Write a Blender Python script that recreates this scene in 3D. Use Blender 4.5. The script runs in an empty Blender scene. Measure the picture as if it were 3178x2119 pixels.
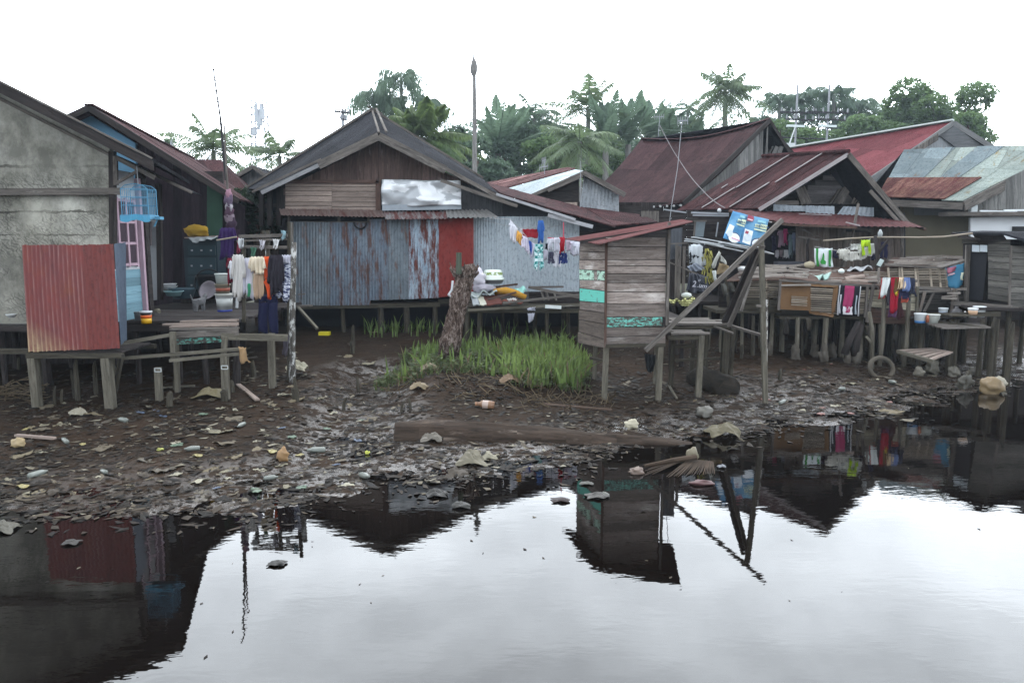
import bpy, math, random
from mathutils import Vector as V, noise as mn
R = math.radians
rnd = random.Random(7)
scene = bpy.context.scene
C = scene.collection

# ------------------------------------------------------------------ camera
CAMZ, PITCH, F, CX, CY = 2.95, R(7.5), 2312.0, 1589.0, 1059.5
cp, sp = math.cos(PITCH), math.sin(PITCH)
cam = bpy.data.cameras.new('camera')
cam.sensor_width = 36
cam.lens = 36 * F / 3178
cam.clip_end = 3000
co = bpy.data.objects.new('camera', cam)
C.objects.link(co)
co.location = (0, 0, CAMZ)
co.rotation_euler = (R(90) - PITCH, 0, 0)
scene.camera = co

def ray(u, v):
    a, b = (u - CX) / F, (CY - v) / F
    return V((a, cp + b * sp, -sp + b * cp))
def P(u, v, Y):
    """point of the photograph (u, v) at the distance Y in front of the camera"""
    d = ray(u, v)
    return V((0, 0, CAMZ)) + d * (Y / d.y)
def G(u, v, z=0.1):
    d = ray(u, v)
    return V((0, 0, CAMZ)) + d * ((z - CAMZ) / d.z)

# ------------------------------------------------------------------ things
ORG = {}
def thing(name, label, cat, loc=(0, 0, 0), group=None):
    o = bpy.data.objects.new(name, None)
    o.empty_display_size = .2
    C.objects.link(o)
    o.location = loc
    o['label'] = label
    o['category'] = cat
    if group: o['group'] = group
    ORG[o.name] = V(loc)
    return o
def tag(o, label, cat, group=None):
    o['label'] = label
    o['category'] = cat
    if group: o['group'] = group
    return o
def dup(root, loc, rotz=0, scale=1, label=None):
    r = root.copy(); C.objects.link(r)
    r.location = loc; r.rotation_euler = (0, 0, rotz); r.scale = (scale,) * 3
    if label: r['label'] = label
    for ch in root.children:
        c = ch.copy(); C.objects.link(c); c.parent = r
        for g in ch.children:
            d = g.copy(); C.objects.link(d); d.parent = c
    return r

X, Z, YV = V((1, 0, 0)), V((0, 0, 1)), V((0, 1, 0))

SPLIT = {'splinter', 'door_post', 'barge_board', 'floor_beam', 'roof_beam', 'gable_brace', 'roof_batten', 'eave_post', 'trim_board', 'wall_stud', 'cross_rail', 'lean_beam', 'edge_beam', 'edge_rail', 'rail', 'beam', 'gable_board', 'pipe', 'awning_batten', 'side_rail', 'post', 'zinc_strip', 'awning', 'white_panel', 'ridge_pole', 'ridge_edge', 'corner_post', 'fascia', 'knob', 'cross_arm', 'white_pipe', 'awning_beam', 'transformer', 'eave_bracket', 'white_edge', 'stripe'}
class MB:
    def __init__(s): s.v, s.f, s.uv, s.mi, s.m = [], [], [], [], 0
    def add(s, pts): 
        i = len(s.v); s.v += [V(p) for p in pts]; return i
    def face(s, idx, uv): s.f.append(tuple(idx)); s.uv.append(uv); s.mi.append(s.m)
    def quad(s, a, b, c, d, uv=None):
        a, b, c, d = V(a), V(b), V(c), V(d)
        i = s.add((a, b, c, d))
        if uv is None:
            l, h = (b - a).length, (d - a).length
            uv = ((0, 0), (l, 0), (l, h), (0, h))
        s.face((i, i + 1, i + 2, i + 3), uv)
    def tri(s, a, b, c, uv=((0, 0), (1, 0), (.5, 1))):
        i = s.add((a, b, c)); s.face((i, i + 1, i + 2), uv)
    def bar(s, p0, p1, w, h=None, up=None, w1=None, h1=None, off=None):
        """box from p0 to p1, section w (sideways) x h (along up)"""
        p0, p1 = V(p0), V(p1)
        h = h or w; w1 = w1 or w; h1 = h1 or h
        d = p1 - p0
        L = d.length
        if L < 1e-6: return
        d.normalize()
        up = V(up) if up is not None else (Z if abs(d.z) < .9 else YV)
        sx = d.cross(up).normalized(); sz = sx.cross(d).normalized()
        q = []
        for p, ww, hh in ((p0, w, h), (p1, w1, h1)):
            for a, b in ((-1, -1), (1, -1), (1, 1), (-1, 1)):
                q.append(p + sx * (a * ww / 2) + sz * (b * hh / 2))
        i = s.add(q)
        o = off if off is not None else rnd.uniform(0, 40)
        for k in range(4):
            k2 = (k + 1) % 4
            ww = (w, h, w, h)[k]; b = o + k * .37
            s.face((i + 4 + k, i + 4 + k2, i + k2, i + k), ((o + L, b), (o + L, b + ww), (o, b + ww), (o, b)))
        s.face((i, i + 1, i + 2, i + 3), ((o, 0), (o + w * .2, 0), (o + w * .2, h), (o, h)))
        s.face((i + 7, i + 6, i + 5, i + 4), ((o, 0), (o + w * .2, 0), (o + w * .2, h), (o, h)))
    def box(s, lo, hi):
        lo, hi = V(lo), V(hi)
        m = (lo + hi) / 2
        s.bar((lo.x, m.y, m.z), (hi.x, m.y, m.z), hi.y - lo.y, hi.z - lo.z)
    def slab(s, pts, th, along=None):
        """polygon extruded by the vector th; uv measured along 'along'"""
        pts = [V(p) for p in pts]; th = V(th)
        n = len(pts)
        d = (V(along) if along is not None else pts[1] - pts[0]).normalized()
        nn = V((0, 0, 0))
        for k in range(n):
            nn += (pts[k] - pts[0]).cross(pts[(k + 1) % n] - pts[0])
        nn.normalize()
        e = nn.cross(d).normalized()
        o = rnd.uniform(0, 30)
        uvp = [(o + (p - pts[0]).dot(d), o + (p - pts[0]).dot(e)) for p in pts]
        i = s.add(pts); j = s.add([p + th for p in pts])
        s.face(range(i, i + n), uvp)
        s.face([j + n - 1 - k for k in range(n)], [uvp[n - 1 - k] for k in range(n)])
        for k in range(n):
            k2 = (k + 1) % n
            l = (pts[k2] - pts[k]).length; t = th.length
            s.face((i + k2, i + k, j + k, j + k2), ((o + l, o), (o, o), (o, o + t), (o + l, o + t)))
    def tube(s, pts, rad, n=8, cap=True):
        pts = [V(p) for p in pts]
        if not hasattr(rad, '__len__'): rad = [rad] * len(pts)
        base = []; L = 0; o = rnd.uniform(0, 20)
        prev = None; Ls = []
        for k, p in enumerate(pts):
            t = (pts[min(k + 1, len(pts) - 1)] - pts[max(k - 1, 0)]).normalized()
            if prev is None:
                a = t.cross(Z if abs(t.z) < .9 else X).normalized()
            else:
                a = (prev - t * prev.dot(t)).normalized()
            prev = a
            b = t.cross(a)
            if k: L += (p - pts[k - 1]).length
            Ls.append(L)
            base.append(s.add([p + (a * math.cos(2 * math.pi * q / n) + b * math.sin(2 * math.pi * q / n)) * rad[k] for q in range(n)]))
        for k in range(len(pts) - 1):
            for q in range(n):
                q2 = (q + 1) % n
                c = 2 * math.pi * max(rad[k], .005) / n
                s.face((base[k] + q, base[k] + q2, base[k + 1] + q2, base[k + 1] + q),
                       ((o + Ls[k], q * c), (o + Ls[k], q * c + c), (o + Ls[k + 1], q * c + c), (o + Ls[k + 1], q * c)))
        if cap:
            s.face([base[0] + n - 1 - q for q in range(n)], [(o, q * .01) for q in range(n)])
            s.face([base[-1] + q for q in range(n)], [(o, q * .01) for q in range(n)])
    def shell(s, f, ns, nt, th=.008, su=1, sv=1):
        """thin closed sheet from f(a, b) -> point, a and b in 0..1"""
        g = [[V(f(i / ns, j / nt)) for i in range(ns + 1)] for j in range(nt + 1)]
        def nor(i, j):
            a = g[j][min(i + 1, ns)] - g[j][max(i - 1, 0)]
            b = g[min(j + 1, nt)][i] - g[max(j - 1, 0)][i]
            c = a.cross(b)
            return c.normalized() if c.length > 1e-9 else V((0, -1, 0))
        fr = [g[j][i] for j in range(nt + 1) for i in range(ns + 1)]
        bk = [g[j][i] + nor(i, j) * th for j in range(nt + 1) for i in range(ns + 1)]
        a = s.add(fr); b = s.add(bk); w = ns + 1
        for j in range(nt):
            for i in range(ns):
                q = (j * w + i, j * w + i + 1, (j + 1) * w + i + 1, (j + 1) * w + i)
                uv = [((k % w) / ns * su, (k // w) / nt * sv) for k in q]
                s.face([a + k for k in q], uv)
                s.face([b + k for k in reversed(q)], list(reversed(uv)))
        rim = [(0, i) for i in range(ns)] + [(j, ns) for j in range(nt)] + [(nt, i) for i in range(ns, 0, -1)] + [(j, 0) for j in range(nt, 0, -1)]
        for k in range(len(rim)):
            p = rim[k][0] * w + rim[k][1]; q = rim[(k + 1) % len(rim)][0] * w + rim[(k + 1) % len(rim)][1]
            s.face((a + q, a + p, b + p, b + q), ((0, 0),) * 4)
    def lathe(s, c, prof, n=18, uvs=1):
        """prof: (radius, height) pairs round the vertical through c"""
        c = V(c); base = []
        for r, h in prof:
            base.append(s.add([c + V((r * math.cos(2 * math.pi * q / n), r * math.sin(2 * math.pi * q / n), h)) for q in range(n)]))
        for k in range(len(prof) - 1):
            for q in range(n):
                q2 = (q + 1) % n
                s.face((base[k] + q, base[k] + q2, base[k + 1] + q2, base[k + 1] + q),
                       ((q / n, prof[k][1]), ((q + 1) / n, prof[k][1]), ((q + 1) / n, prof[k + 1][1]), (q / n, prof[k + 1][1])))
        s.face([base[0] + n - 1 - q for q in range(n)], [(0, 0)] * n)
        s.face([base[-1] + q for q in range(n)], [(0, 0)] * n)
    def corr(s, a, b, c, d, wl=.076, amp=.009, bow=.0, th=.0):
        """corrugated sheet a-b (across the ridges), d-c the far edge; ridges run a->d"""
        a, b, c, d = V(a), V(b), V(c), V(d)
        W = (b - a).length
        nw = max(4, int(W / wl * 4)); nh = 4
        n = (b - a).cross(d - a).normalized()
        H = (d - a).length; o = 0
        i0 = len(s.v)
        jag = [rnd.uniform(-.008, .008) for _ in range(nw + 1)]
        for j in range(nh + 1):
            t = j / nh
            for i in range(nw + 1):
                r = i / nw
                p = (a.lerp(b, r)).lerp(d.lerp(c, r), t)
                ph = r * W / wl * 2 * math.pi
                off = math.sin(ph) * amp + bow * math.sin(t * math.pi) * math.sin(r * 3.1)
                if j in (0, nh): p = p + (d - a).normalized() * jag[i]
                s.v.append(p + n * off)
        w = nw + 1
        for j in range(nh):
            for i in range(nw):
                q = (j * w + i, j * w + i + 1, (j + 1) * w + i + 1, (j + 1) * w + i)
                s.face([i0 + k for k in q], [(o + (k % w) / nw * W, (k // w) / nh * H) for k in q])
    def build(s, name, mats, parent=None, label=None, smooth=False, kind=None, loc=None):
        if parent is not None and name in SPLIT:   # every post, beam or board a part of its own
            par = list(range(len(s.v)))
            def find(a):
                while par[a] != a: par[a] = par[par[a]]; a = par[a]
                return a
            for f in s.f:
                for k in f[1:]: par[find(k)] = find(f[0])
            gr = {}
            for fi, f in enumerate(s.f): gr.setdefault(find(f[0]), []).append(fi)
            if len(gr) > 1:
                for fs in gr.values():
                    q = MB(); mp = {}
                    for fi in fs:
                        for k in s.f[fi]:
                            if k not in mp: mp[k] = len(q.v); q.v.append(s.v[k])
                        q.face([mp[k] for k in s.f[fi]], s.uv[fi])
                    o = q.build(name, mats, parent, label, smooth, kind, loc)
                return o
        if not isinstance(mats, (list, tuple)): mats = [mats]
        if parent is not None:
            p = parent
            while p.parent: p = p.parent
            org = ORG.get(p.name, V(p.location))
        elif loc is not None: org = V(loc)
        else:
            xs = [q.x for q in s.v]; ys = [q.y for q in s.v]; zs = [q.z for q in s.v]
            org = V(((min(xs) + max(xs)) / 2, (min(ys) + max(ys)) / 2, min(zs)))
        if kind == 'structure': org = V((0, 0, 0))
        me = bpy.data.meshes.new(name)
        me.from_pydata([tuple(q - org) for q in s.v], [], s.f)
        uvl = me.uv_layers.new(name='uv')
        flat = []
        for u in s.uv:
            for c in u: flat += (c[0], c[1])
        uvl.data.foreach_set('uv', flat)
        for m in mats: me.materials.append(m)
        if len(mats) > 1: me.polygons.foreach_set('material_index', s.mi)
        if smooth: me.polygons.foreach_set('use_smooth', [True] * len(s.f))
        me.update()
        o = bpy.data.objects.new(name, me)
        C.objects.link(o)
        if parent is not None: o.parent = parent
        else:
            o.location = org; ORG[o.name] = org
        if label: o['label'] = label
        if kind: o['kind'] = kind
        return o

def one(name, mb, mat, label, cat, group=None, smooth=False):
    return tag(mb.build(name, mat, smooth=smooth), label, cat, group)

# ------------------------------------------------------------------ materials
def srgb(r, g, b):
    f = lambda c: (c / 255 / 12.92) if c / 255 <= .04045 else ((c / 255 + .055) / 1.055) ** 2.4
    return (f(r), f(g), f(b), 1)
class NT:
    def __init__(s, name, rough=.85, spec=.25):
        s.m = bpy.data.materials.new(name); s.m.use_nodes = True
        s.t = s.m.node_tree; s.b = s.t.nodes['Principled BSDF']
        s.b.inputs['Roughness'].default_value = rough
        s.b.inputs['Specular IOR Level'].default_value = spec
    def n(s, typ, props=None, **inp):
        k = s.t.nodes.new(typ)
        for a, b in (props or {}).items(): setattr(k, a, b)
        for a, b in inp.items():
            a = a.replace('_', ' ')
            soc = k.inputs[int(a[1:])] if a[0] == 'i' and a[1:].isdigit() else k.inputs[a]
            s.set(soc, b)
        return k
    def set(s, soc, b):
        if hasattr(b, 'is_linked'): s.t.links.new(b, soc)
        elif hasattr(b, 'outputs'): s.t.links.new(b.outputs[0], soc)
        else: soc.default_value = b
    def uv(s, sx, sy, sz=1):
        return s.n('ShaderNodeMapping', Vector=s.n('ShaderNodeTexCoord').outputs['UV'], Scale=(sx, sy, sz))
    def pos(s, sx, sy, sz):
        return s.n('ShaderNodeMapping', Vector=s.n('ShaderNodeNewGeometry').outputs['Position'], Scale=(sx, sy, sz))
    def noise(s, vec, scale=1, detail=5, rough=.6, dist=0):
        return s.n('ShaderNodeTexNoise', Vector=vec, Scale=scale, Detail=detail, Roughness=rough, Distortion=dist).outputs['Fac']
    def ramp(s, fac, *stops):
        r = s.n('ShaderNodeValToRGB', Fac=fac)
        e = r.color_ramp.elements
        while len(e) < len(stops): e.new(.5)
        for k, (p, c) in enumerate(stops):
            e[k].position = p
            e[k].color = c if hasattr(c, '__len__') else (c, c, c, 1)
        return r.outputs['Color']
    def mix(s, fac, a, b, mode='MIX'):
        k = s.n('ShaderNodeMix', {'data_type': 'RGBA', 'blend_type': mode})
        s.set(k.inputs[0], fac); s.set(k.inputs[6], a); s.set(k.inputs[7], b)
        return k.outputs[2]
    def island(s, lo=.7, hi=1.2):
        return s.n('ShaderNodeMapRange', Value=s.n('ShaderNodeNewGeometry').outputs['Random Per Island'], i3=lo, i4=hi).outputs[0]
    def mul(s, col, f):
        return s.mix(1.0, col, s.n('ShaderNodeCombineColor', i0=f, i1=f, i2=f), 'MULTIPLY')
    def bump(s, h, strength=.4, dist=.01):
        s.set(s.b.inputs['Normal'], s.n('ShaderNodeBump', Height=h, Strength=strength, Distance=dist))
    def base(s, c): s.set(s.b.inputs['Base Color'], c); return s

def wood(name, dark, light, pale=None, pale_amt=.5, lo=.65, hi=1.25, rough=.9):
    t = NT(name, rough, .15)
    g = t.noise(t.uv(1.6, 15), 1, 6, .7, .6)
    c = t.ramp(g, (.3, dark), (.7, light))
    if pale is not None:
        m = t.ramp(t.noise(t.uv(1.0, 5), 1, 6, .7), (pale_amt, 0), (pale_amt + .16, 1))
        c = t.mix(m, c, pale)
    sp_ = t.ramp(t.noise(t.uv(9, 34), 1, 3, .6), (.3, .35), (.42, 1))
    c = t.mix(.6, c, t.mix(1.0, c, sp_, 'MULTIPLY'))
    t.base(t.mul(c, t.island(lo, hi)))
    t.bump(g, .5, .012)
    return t.m
def zinc(name, base, alt, rust, rust_amt=.5, streak=True, rough=.55, metal=.25, bumpw=0):
    t = NT(name, rough if not bumpw and metal > .08 else .95, .3 if not bumpw and metal > .08 else .06)
    c = t.ramp(t.noise(t.uv(2.2, .9), 1, 6, .7), (.35, base), (.65, alt))
    if rust is not None:
        r = t.noise(t.uv(5 if streak else 1.6, .8 if streak else 1.6), 1, 7, .75, .2)
        m = t.ramp(r, (rust_amt - .05, 0), (rust_amt + .05, 1))
        c = t.mix(m, c, rust)
    sp_ = t.ramp(t.noise(t.uv(14, 7), 1, 4, .7), (.3, .55), (.5, 1))
    c = t.mix(1.0, c, sp_, 'MULTIPLY')
    if bumpw:   # lapped sheets: every sheet its own tone, dark lap lines
        u_ = t.n('ShaderNodeSeparateXYZ', Vector=t.uv(1 / .82, 1 / 1.9))
        fl = [t.n('ShaderNodeMath', {'operation': 'FLOOR'}, i0=u_.outputs[k]).outputs[0] for k in (0, 1)]
        wn_ = t.n('ShaderNodeTexWhiteNoise', {'noise_dimensions': '2D'}, Vector=t.n('ShaderNodeCombineXYZ', X=fl[0], Y=fl[1]).outputs[0]).outputs['Value']
        c = t.mul(c, t.n('ShaderNodeMapRange', Value=wn_, i3=.72, i4=1.3).outputs[0])
        for k, e in ((0, .035), (1, .02)):
            fr = t.n('ShaderNodeMath', {'operation': 'FRACT'}, i0=u_.outputs[k]).outputs[0]
            c = t.mul(c, t.n('ShaderNodeMapRange', Value=fr, i1=0, i2=e, i3=.5, i4=1).outputs[0])
    t.base(c)
    t.b.inputs['Metallic'].default_value = metal
    if bumpw:
        w = t.n('ShaderNodeTexWave', {'wave_type': 'BANDS', 'bands_direction': 'X', 'wave_profile': 'SIN'}, Vector=t.uv(1, 1), Scale=bumpw)
        t.bump(w.outputs['Fac'], .7, .02)
    else: t.bump(t.noise(t.uv(9, 3), 1, 4), .25, .01)
    return t.m
def peel(name, wd, wl, paint, amt=.5, sc=9, lo=.8):
    t = NT(name, .8, .2)
    g = t.noise(t.uv(1.3, 26), 1, 5, .65, .3)
    c = t.ramp(g, (.32, wd), (.68, wl))
    m = t.ramp(t.noise(t.uv(sc, sc * 2.2), 1, 7, .75), (amt - .03, 0), (amt + .03, 1))
    t.base(t.mul(t.mix(m, c, paint), t.island(lo, 1.1)))
    t.bump(m, .4, .006)
    return t.m
def flat(name, c, rough=.85, var=.25, sc=6, spec=.25):
    t = NT(name, rough, spec)
    n_ = t.noise(t.pos(sc, sc, sc), 1, 5, .65)
    t.base(t.mul(c, t.n('ShaderNodeMapRange', Value=n_, i3=1 - var, i4=1 + var).outputs[0]))
    return t.m
_cl = {}
def cloth(r, g, b):
    m_ = (r + g + b) / 3; r, g, b = [x * .86 + m_ * .11 for x in (r, g, b)]
    k = (r, g, b)
    if k not in _cl:
        t = NT('cloth', .95, .1)
        n_ = t.noise(t.pos(9, 9, 4), 1, 4, .6)
        t.base(t.mul(srgb(r, g, b), t.n('ShaderNodeMapRange', Value=n_, i3=.75, i4=1.15).outputs[0]))
        t.bump(n_, .3, .03)
        _cl[k] = t.m
    return _cl[k]
def plastic(r, g, b, rough=.45):
    k = (r, g, b, rough)
    if k not in _cl:
        t = NT('plastic', rough, .4)
        n_ = t.noise(t.pos(12, 12, 12), 1, 5, .7)
        t.base(t.mul(srgb(r, g, b), t.n('ShaderNodeMapRange', Value=n_, i3=.7, i4=1.1).outputs[0]))
        _cl[k] = t.m
    return _cl[k]
def leafmat(name, a, b, lo=.5, hi=1.4):
    t = NT(name, .6, .3)
    n_ = t.noise(t.pos(.35, .35, .35), 1, 3, .6)
    t.base(t.mul(t.ramp(n_, (.35, a), (.65, b)), t.island(lo, hi)))
    tr = t.n('ShaderNodeBsdfTranslucent', Color=b)
    mx = t.n('ShaderNodeMixShader', i0=.42, i1=t.b.outputs[0], i2=tr.outputs[0])
    t.t.links.new(mx.outputs[0], t.t.nodes['Material Output'].inputs[0])
    return t.m

W_GREY = wood('weathered_wood', (.045, .04, .036, 1), (.17, .15, .135, 1), (.26, .24, .22, 1), .56)
W_DARK = wood('dark_wood', (.012, .010, .010, 1), (.05, .042, .04, 1))
W_BROWN = wood('brown_boards', (.035, .022, .018, 1), (.12, .075, .06, 1), (.25, .2, .17, 1), .62)
W_GABLE = wood('gable_boards', (.045, .03, .026, 1), (.135, .09, .078, 1), (.28, .235, .21, 1), .6)
W_PLANK = wood('pale_planks', (.15, .115, .098, 1), (.31, .25, .215, 1), (.38, .32, .285, 1), .6, .75, 1.2)
W_HUT = wood('hut_planks', (.1, .075, .065, 1), (.34, .29, .26, 1), (.5, .46, .43, 1), .54, .45, 1.25)
W_WET = wood('wet_wood', (.016, .014, .011, 1), (.075, .066, .05, 1), (.16, .15, .12, 1), .64)
W_POST = wood('post_wood', (.05, .045, .035, 1), (.16, .145, .115, 1), (.3, .28, .25, 1), .6)
W_BAMBOO = wood('bamboo', (.16, .13, .1, 1), (.36, .31, .25, 1), None, .5, .45, 1.3)
W_BARK = wood('bark', (.035, .022, .016, 1), (.16, .115, .09, 1), (.25, .2, .17, 1), .6)
W_TRUNK = wood('palm_trunk', (.09, .085, .08, 1), (.26, .25, .24, 1))
Z_GREY = zinc('grey_zinc', (.09, .11, .13, 1), (.17, .2, .225, 1), (.1, .062, .052, 1), .57)
Z_GREY2 = zinc('rusting_zinc', (.09, .12, .16, 1), (.15, .18, .215, 1), (.085, .045, .038, 1), .52)
Z_PEEL = zinc('peeling_zinc', (.32, .38, .44, 1), (.2, .27, .34, 1), (.09, .022, .015, 1), .5)
Z_RED = zinc('red_zinc', (.17, .026, .022, 1), (.2, .045, .04, 1), (.1, .03, .025, 1), .62, True, .6, .05)
Z_SILVER = zinc('silver_zinc', (.34, .39, .43, 1), (.42, .47, .51, 1), None, 1, True, .5, .3)
def cabin_zinc():
    t = NT('cabin_red_zinc', .6, .25)
    c = t.ramp(t.noise(t.uv(2.2, .9), 1, 6, .7), (.35, (.13, .04, .042, 1)), (.65, (.19, .045, .04, 1)))
    c = t.mix(t.ramp(t.noise(t.uv(7, .8), 1, 6, .75), (.56, 0), (.66, .8)), c, (.09, .03, .028, 1))
    uu = t.n('ShaderNodeSeparateXYZ', Vector=t.uv(1, 1))
    cr_ = t.n('ShaderNodeMath', {'operation': 'SINE'}, i0=t.n('ShaderNodeMath', {'operation': 'MULTIPLY'}, i0=uu.outputs[0], i1=6.2832 / .076).outputs[0]).outputs[0]
    worn = t.ramp(t.noise(t.uv(11, 1.4), 1, 6, .7), (.4, 0), (.62, 1))
    edge = t.n('ShaderNodeMapRange', Value=t.n('ShaderNodeMath', {'operation': 'ADD'}, i0=uu.outputs[0], i1=t.n('ShaderNodeMath', {'operation': 'MULTIPLY'}, i0=uu.outputs[1], i1=1.5).outputs[0]).outputs[0], i1=.95, i2=.0, i3=0, i4=1).outputs[0]
    crest = t.n('ShaderNodeMapRange', Value=cr_, i1=.35, i2=.95).outputs[0]
    m = t.n('ShaderNodeMath', {'operation': 'MULTIPLY'}, i0=crest, i1=worn).outputs[0]
    c = t.mix(m, c, (.24, .12, .11, 1))  # pale crest lines put into the colour to make the ribs show
    c = t.mix(t.ramp(t.noise(t.uv(1.5, .7), 1, 5, .7, .5), (.5, 0), (.72, .75)), c, (.2, .06, .03, 1))
    n_ = t.noise(t.uv(9, 3), 1, 5, .7)
    bm = t.n('ShaderNodeMath', {'operation': 'MULTIPLY', 'use_clamp': True}, i0=edge, i1=t.n('ShaderNodeMath', {'operation': 'MULTIPLY_ADD'}, i0=n_, i1=2.6, i2=t.n('ShaderNodeMath', {'operation': 'MULTIPLY_ADD'}, i0=crest, i1=.6, i2=-.75).outputs[0]).outputs[0]).outputs[0]
    t.base(t.mix(bm, c, (.38, .29, .17, 1)))
    t.bump(t.noise(t.uv(9, 3), 1, 4), .25, .01)
    return t.m
Z_CABIN = cabin_zinc()
Z_BLUEG = zinc('blue_grey_zinc', (.065, .085, .12, 1), (.09, .115, .155, 1), None, 1)
Z_ROOF = zinc('rusty_roof', (.043, .022, .024, 1), (.066, .035, .036, 1), (.035, .02, .02, 1), .58, False, .75, .05, 26)
Z_ROOF2 = zinc('maroon_roof', (.048, .021, .023, 1), (.078, .036, .037, 1), (.034, .02, .02, 1), .56, True, .8, .03, 26)
Z_DARKROOF = zinc('dark_roof', (.017, .018, .022, 1), (.032, .033, .04, 1), (.025, .02, .018, 1), .6, True, .95, 0, 20)
Z_TILE = zinc('red_tile_roof', (.135, .032, .038, 1), (.17, .048, .054, 1), (.1, .034, .036, 1), .66, False, .65, 0, 30)
Z_GROOF = zinc('grey_sheet_roof', (.13, .165, .18, 1), (.19, .23, .24, 1), (.17, .1, .05, 1), .64, True, .55, .15, 26)
Z_WHITE = zinc('pale_sheet_roof', (.5, .58, .62, 1), (.62, .68, .7, 1), (.3, .2, .17, 1), .7, True, .5, .1, 26)
TEALP = peel('teal_paint', (.05, .04, .035, 1), (.16, .135, .12, 1), (.13, .5, .41, 1), .4, 5)
MINTP = peel('mint_paint', (.04, .035, .03, 1), (.1, .085, .075, 1), (.42, .62, .5, 1), .46, 7)
TEALWORN = peel('worn_teal_paint', (.04, .035, .03, 1), (.13, .11, .1, 1), (.16, .5, .42, 1), .52, 9)
SLATL = wood('pale_stick', (.16, .14, .12, 1), (.34, .3, .27, 1), (.46, .43, .4, 1), .56, .35, 1.35)
WHITEPEEL = peel('peeled_white_paint', (.04, .035, .03, 1), (.12, .1, .09, 1), (.5, .48, .46, 1), .5, 8)
IRON = flat('dark_iron', (.02, .02, .022, 1), .6)
STEEL = flat('grey_steel', (.25, .26, .28, 1), .5)
ROPE = flat('rope', (.3, .3, .3, 1), .9)
BLACK = flat('black_plastic', (.012, .012, .014, 1), .6)
# ------------------------------------------------------------------ sky and sun
w = bpy.data.worlds.new('World'); scene.world = w; w.use_nodes = True
nt = w.node_tree; nt.nodes.clear()
def wn(t, **kw):
    k = nt.nodes.new(t)
    for a, b in kw.items(): setattr(k, a, b)
    return k
L = nt.links.new
SUN_EL, SUN_AZ = R(58), R(-12)
sky = wn('ShaderNodeTexSky', sky_type='NISHITA', sun_disc=False, sun_elevation=SUN_EL, sun_rotation=SUN_AZ)
bg1 = wn('ShaderNodeBackground'); bg1.inputs[1].default_value = .05
L(sky.outputs[0], bg1.inputs[0])
tc = wn('ShaderNodeTexCoord')
dot = wn('ShaderNodeVectorMath', operation='DOT_PRODUCT'); dot.inputs[1].default_value = (0.02, .93, .36)
nrm = wn('ShaderNodeVectorMath', operation='NORMALIZE'); L(tc.outputs['Generated'], nrm.inputs[0]); L(nrm.outputs[0], dot.inputs[0])
glow = wn('ShaderNodeMapRange', interpolation_type='SMOOTHSTEP'); L(dot.outputs['Value'], glow.inputs[0])
glow.inputs[1].default_value = .1; glow.inputs[2].default_value = 1.0; glow.inputs[3].default_value = 3.2; glow.inputs[4].default_value = 8.8
mp = wn('ShaderNodeMapping'); mp.inputs['Scale'].default_value = (2.4, 2.4, 5.5); L(nrm.outputs[0], mp.inputs[0])
cn = wn('ShaderNodeTexNoise'); cn.inputs['Scale'].default_value = 1.7; cn.inputs['Detail'].default_value = 5; cn.inputs['Roughness'].default_value = .55
L(mp.outputs[0], cn.inputs['Vector'])
cr = wn('ShaderNodeMapRange'); L(cn.outputs['Fac'], cr.inputs[0])
cr.inputs[1].default_value = .3; cr.inputs[2].default_value = .66; cr.inputs[3].default_value = .66; cr.inputs[4].default_value = 1.06
sxyz = wn('ShaderNodeSeparateXYZ'); L(nrm.outputs[0], sxyz.inputs[0])
zen = wn('ShaderNodeMapRange', interpolation_type='SMOOTHSTEP'); L(sxyz.outputs[2], zen.inputs[0])
zen.inputs[1].default_value = .38; zen.inputs[2].default_value = .85; zen.inputs[3].default_value = 1; zen.inputs[4].default_value = .6
m1 = wn('ShaderNodeMath', operation='MULTIPLY'); L(glow.outputs[0], m1.inputs[0]); L(cr.outputs[0], m1.inputs[1])
m2 = wn('ShaderNodeMath', operation='MULTIPLY'); L(m1.outputs[0], m2.inputs[0]); L(zen.outputs[0], m2.inputs[1])
bg2 = wn('ShaderNodeBackground'); bg2.inputs[0].default_value = (.885, .945, 1.0, 1); L(m2.outputs[0], bg2.inputs[1])
add = wn('ShaderNodeAddShader'); L(bg1.outputs[0], add.inputs[0]); L(bg2.outputs[0], add.inputs[1])
wo = wn('ShaderNodeOutputWorld'); L(add.outputs[0], wo.inputs[0])
sl = bpy.data.lights.new('sun', 'SUN'); sl.energy = .8; sl.angle = R(30); sl.color = (1, .96, .9)
so = bpy.data.objects.new('sun', sl); C.objects.link(so)
sd = V((math.sin(SUN_AZ) * math.cos(SUN_EL), math.cos(SUN_AZ) * math.cos(SUN_EL), math.sin(SUN_EL)))
so.rotation_euler = sd.to_track_quat('Z', 'Y').to_euler()
so.location = sd * 60
vs = scene.view_settings
vs.view_transform = 'Standard'; vs.look = 'None'; vs.gamma = 1; vs.use_curve_mapping = False; vs.exposure = 0
scene.cycles.use_denoising = True
scene.cycles.denoising_prefilter = 'NONE'
scene.cycles.max_bounces = 8
scene.cycles.transparent_max_bounces = 12
scene.cycles.volume_step_rate = 4

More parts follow.
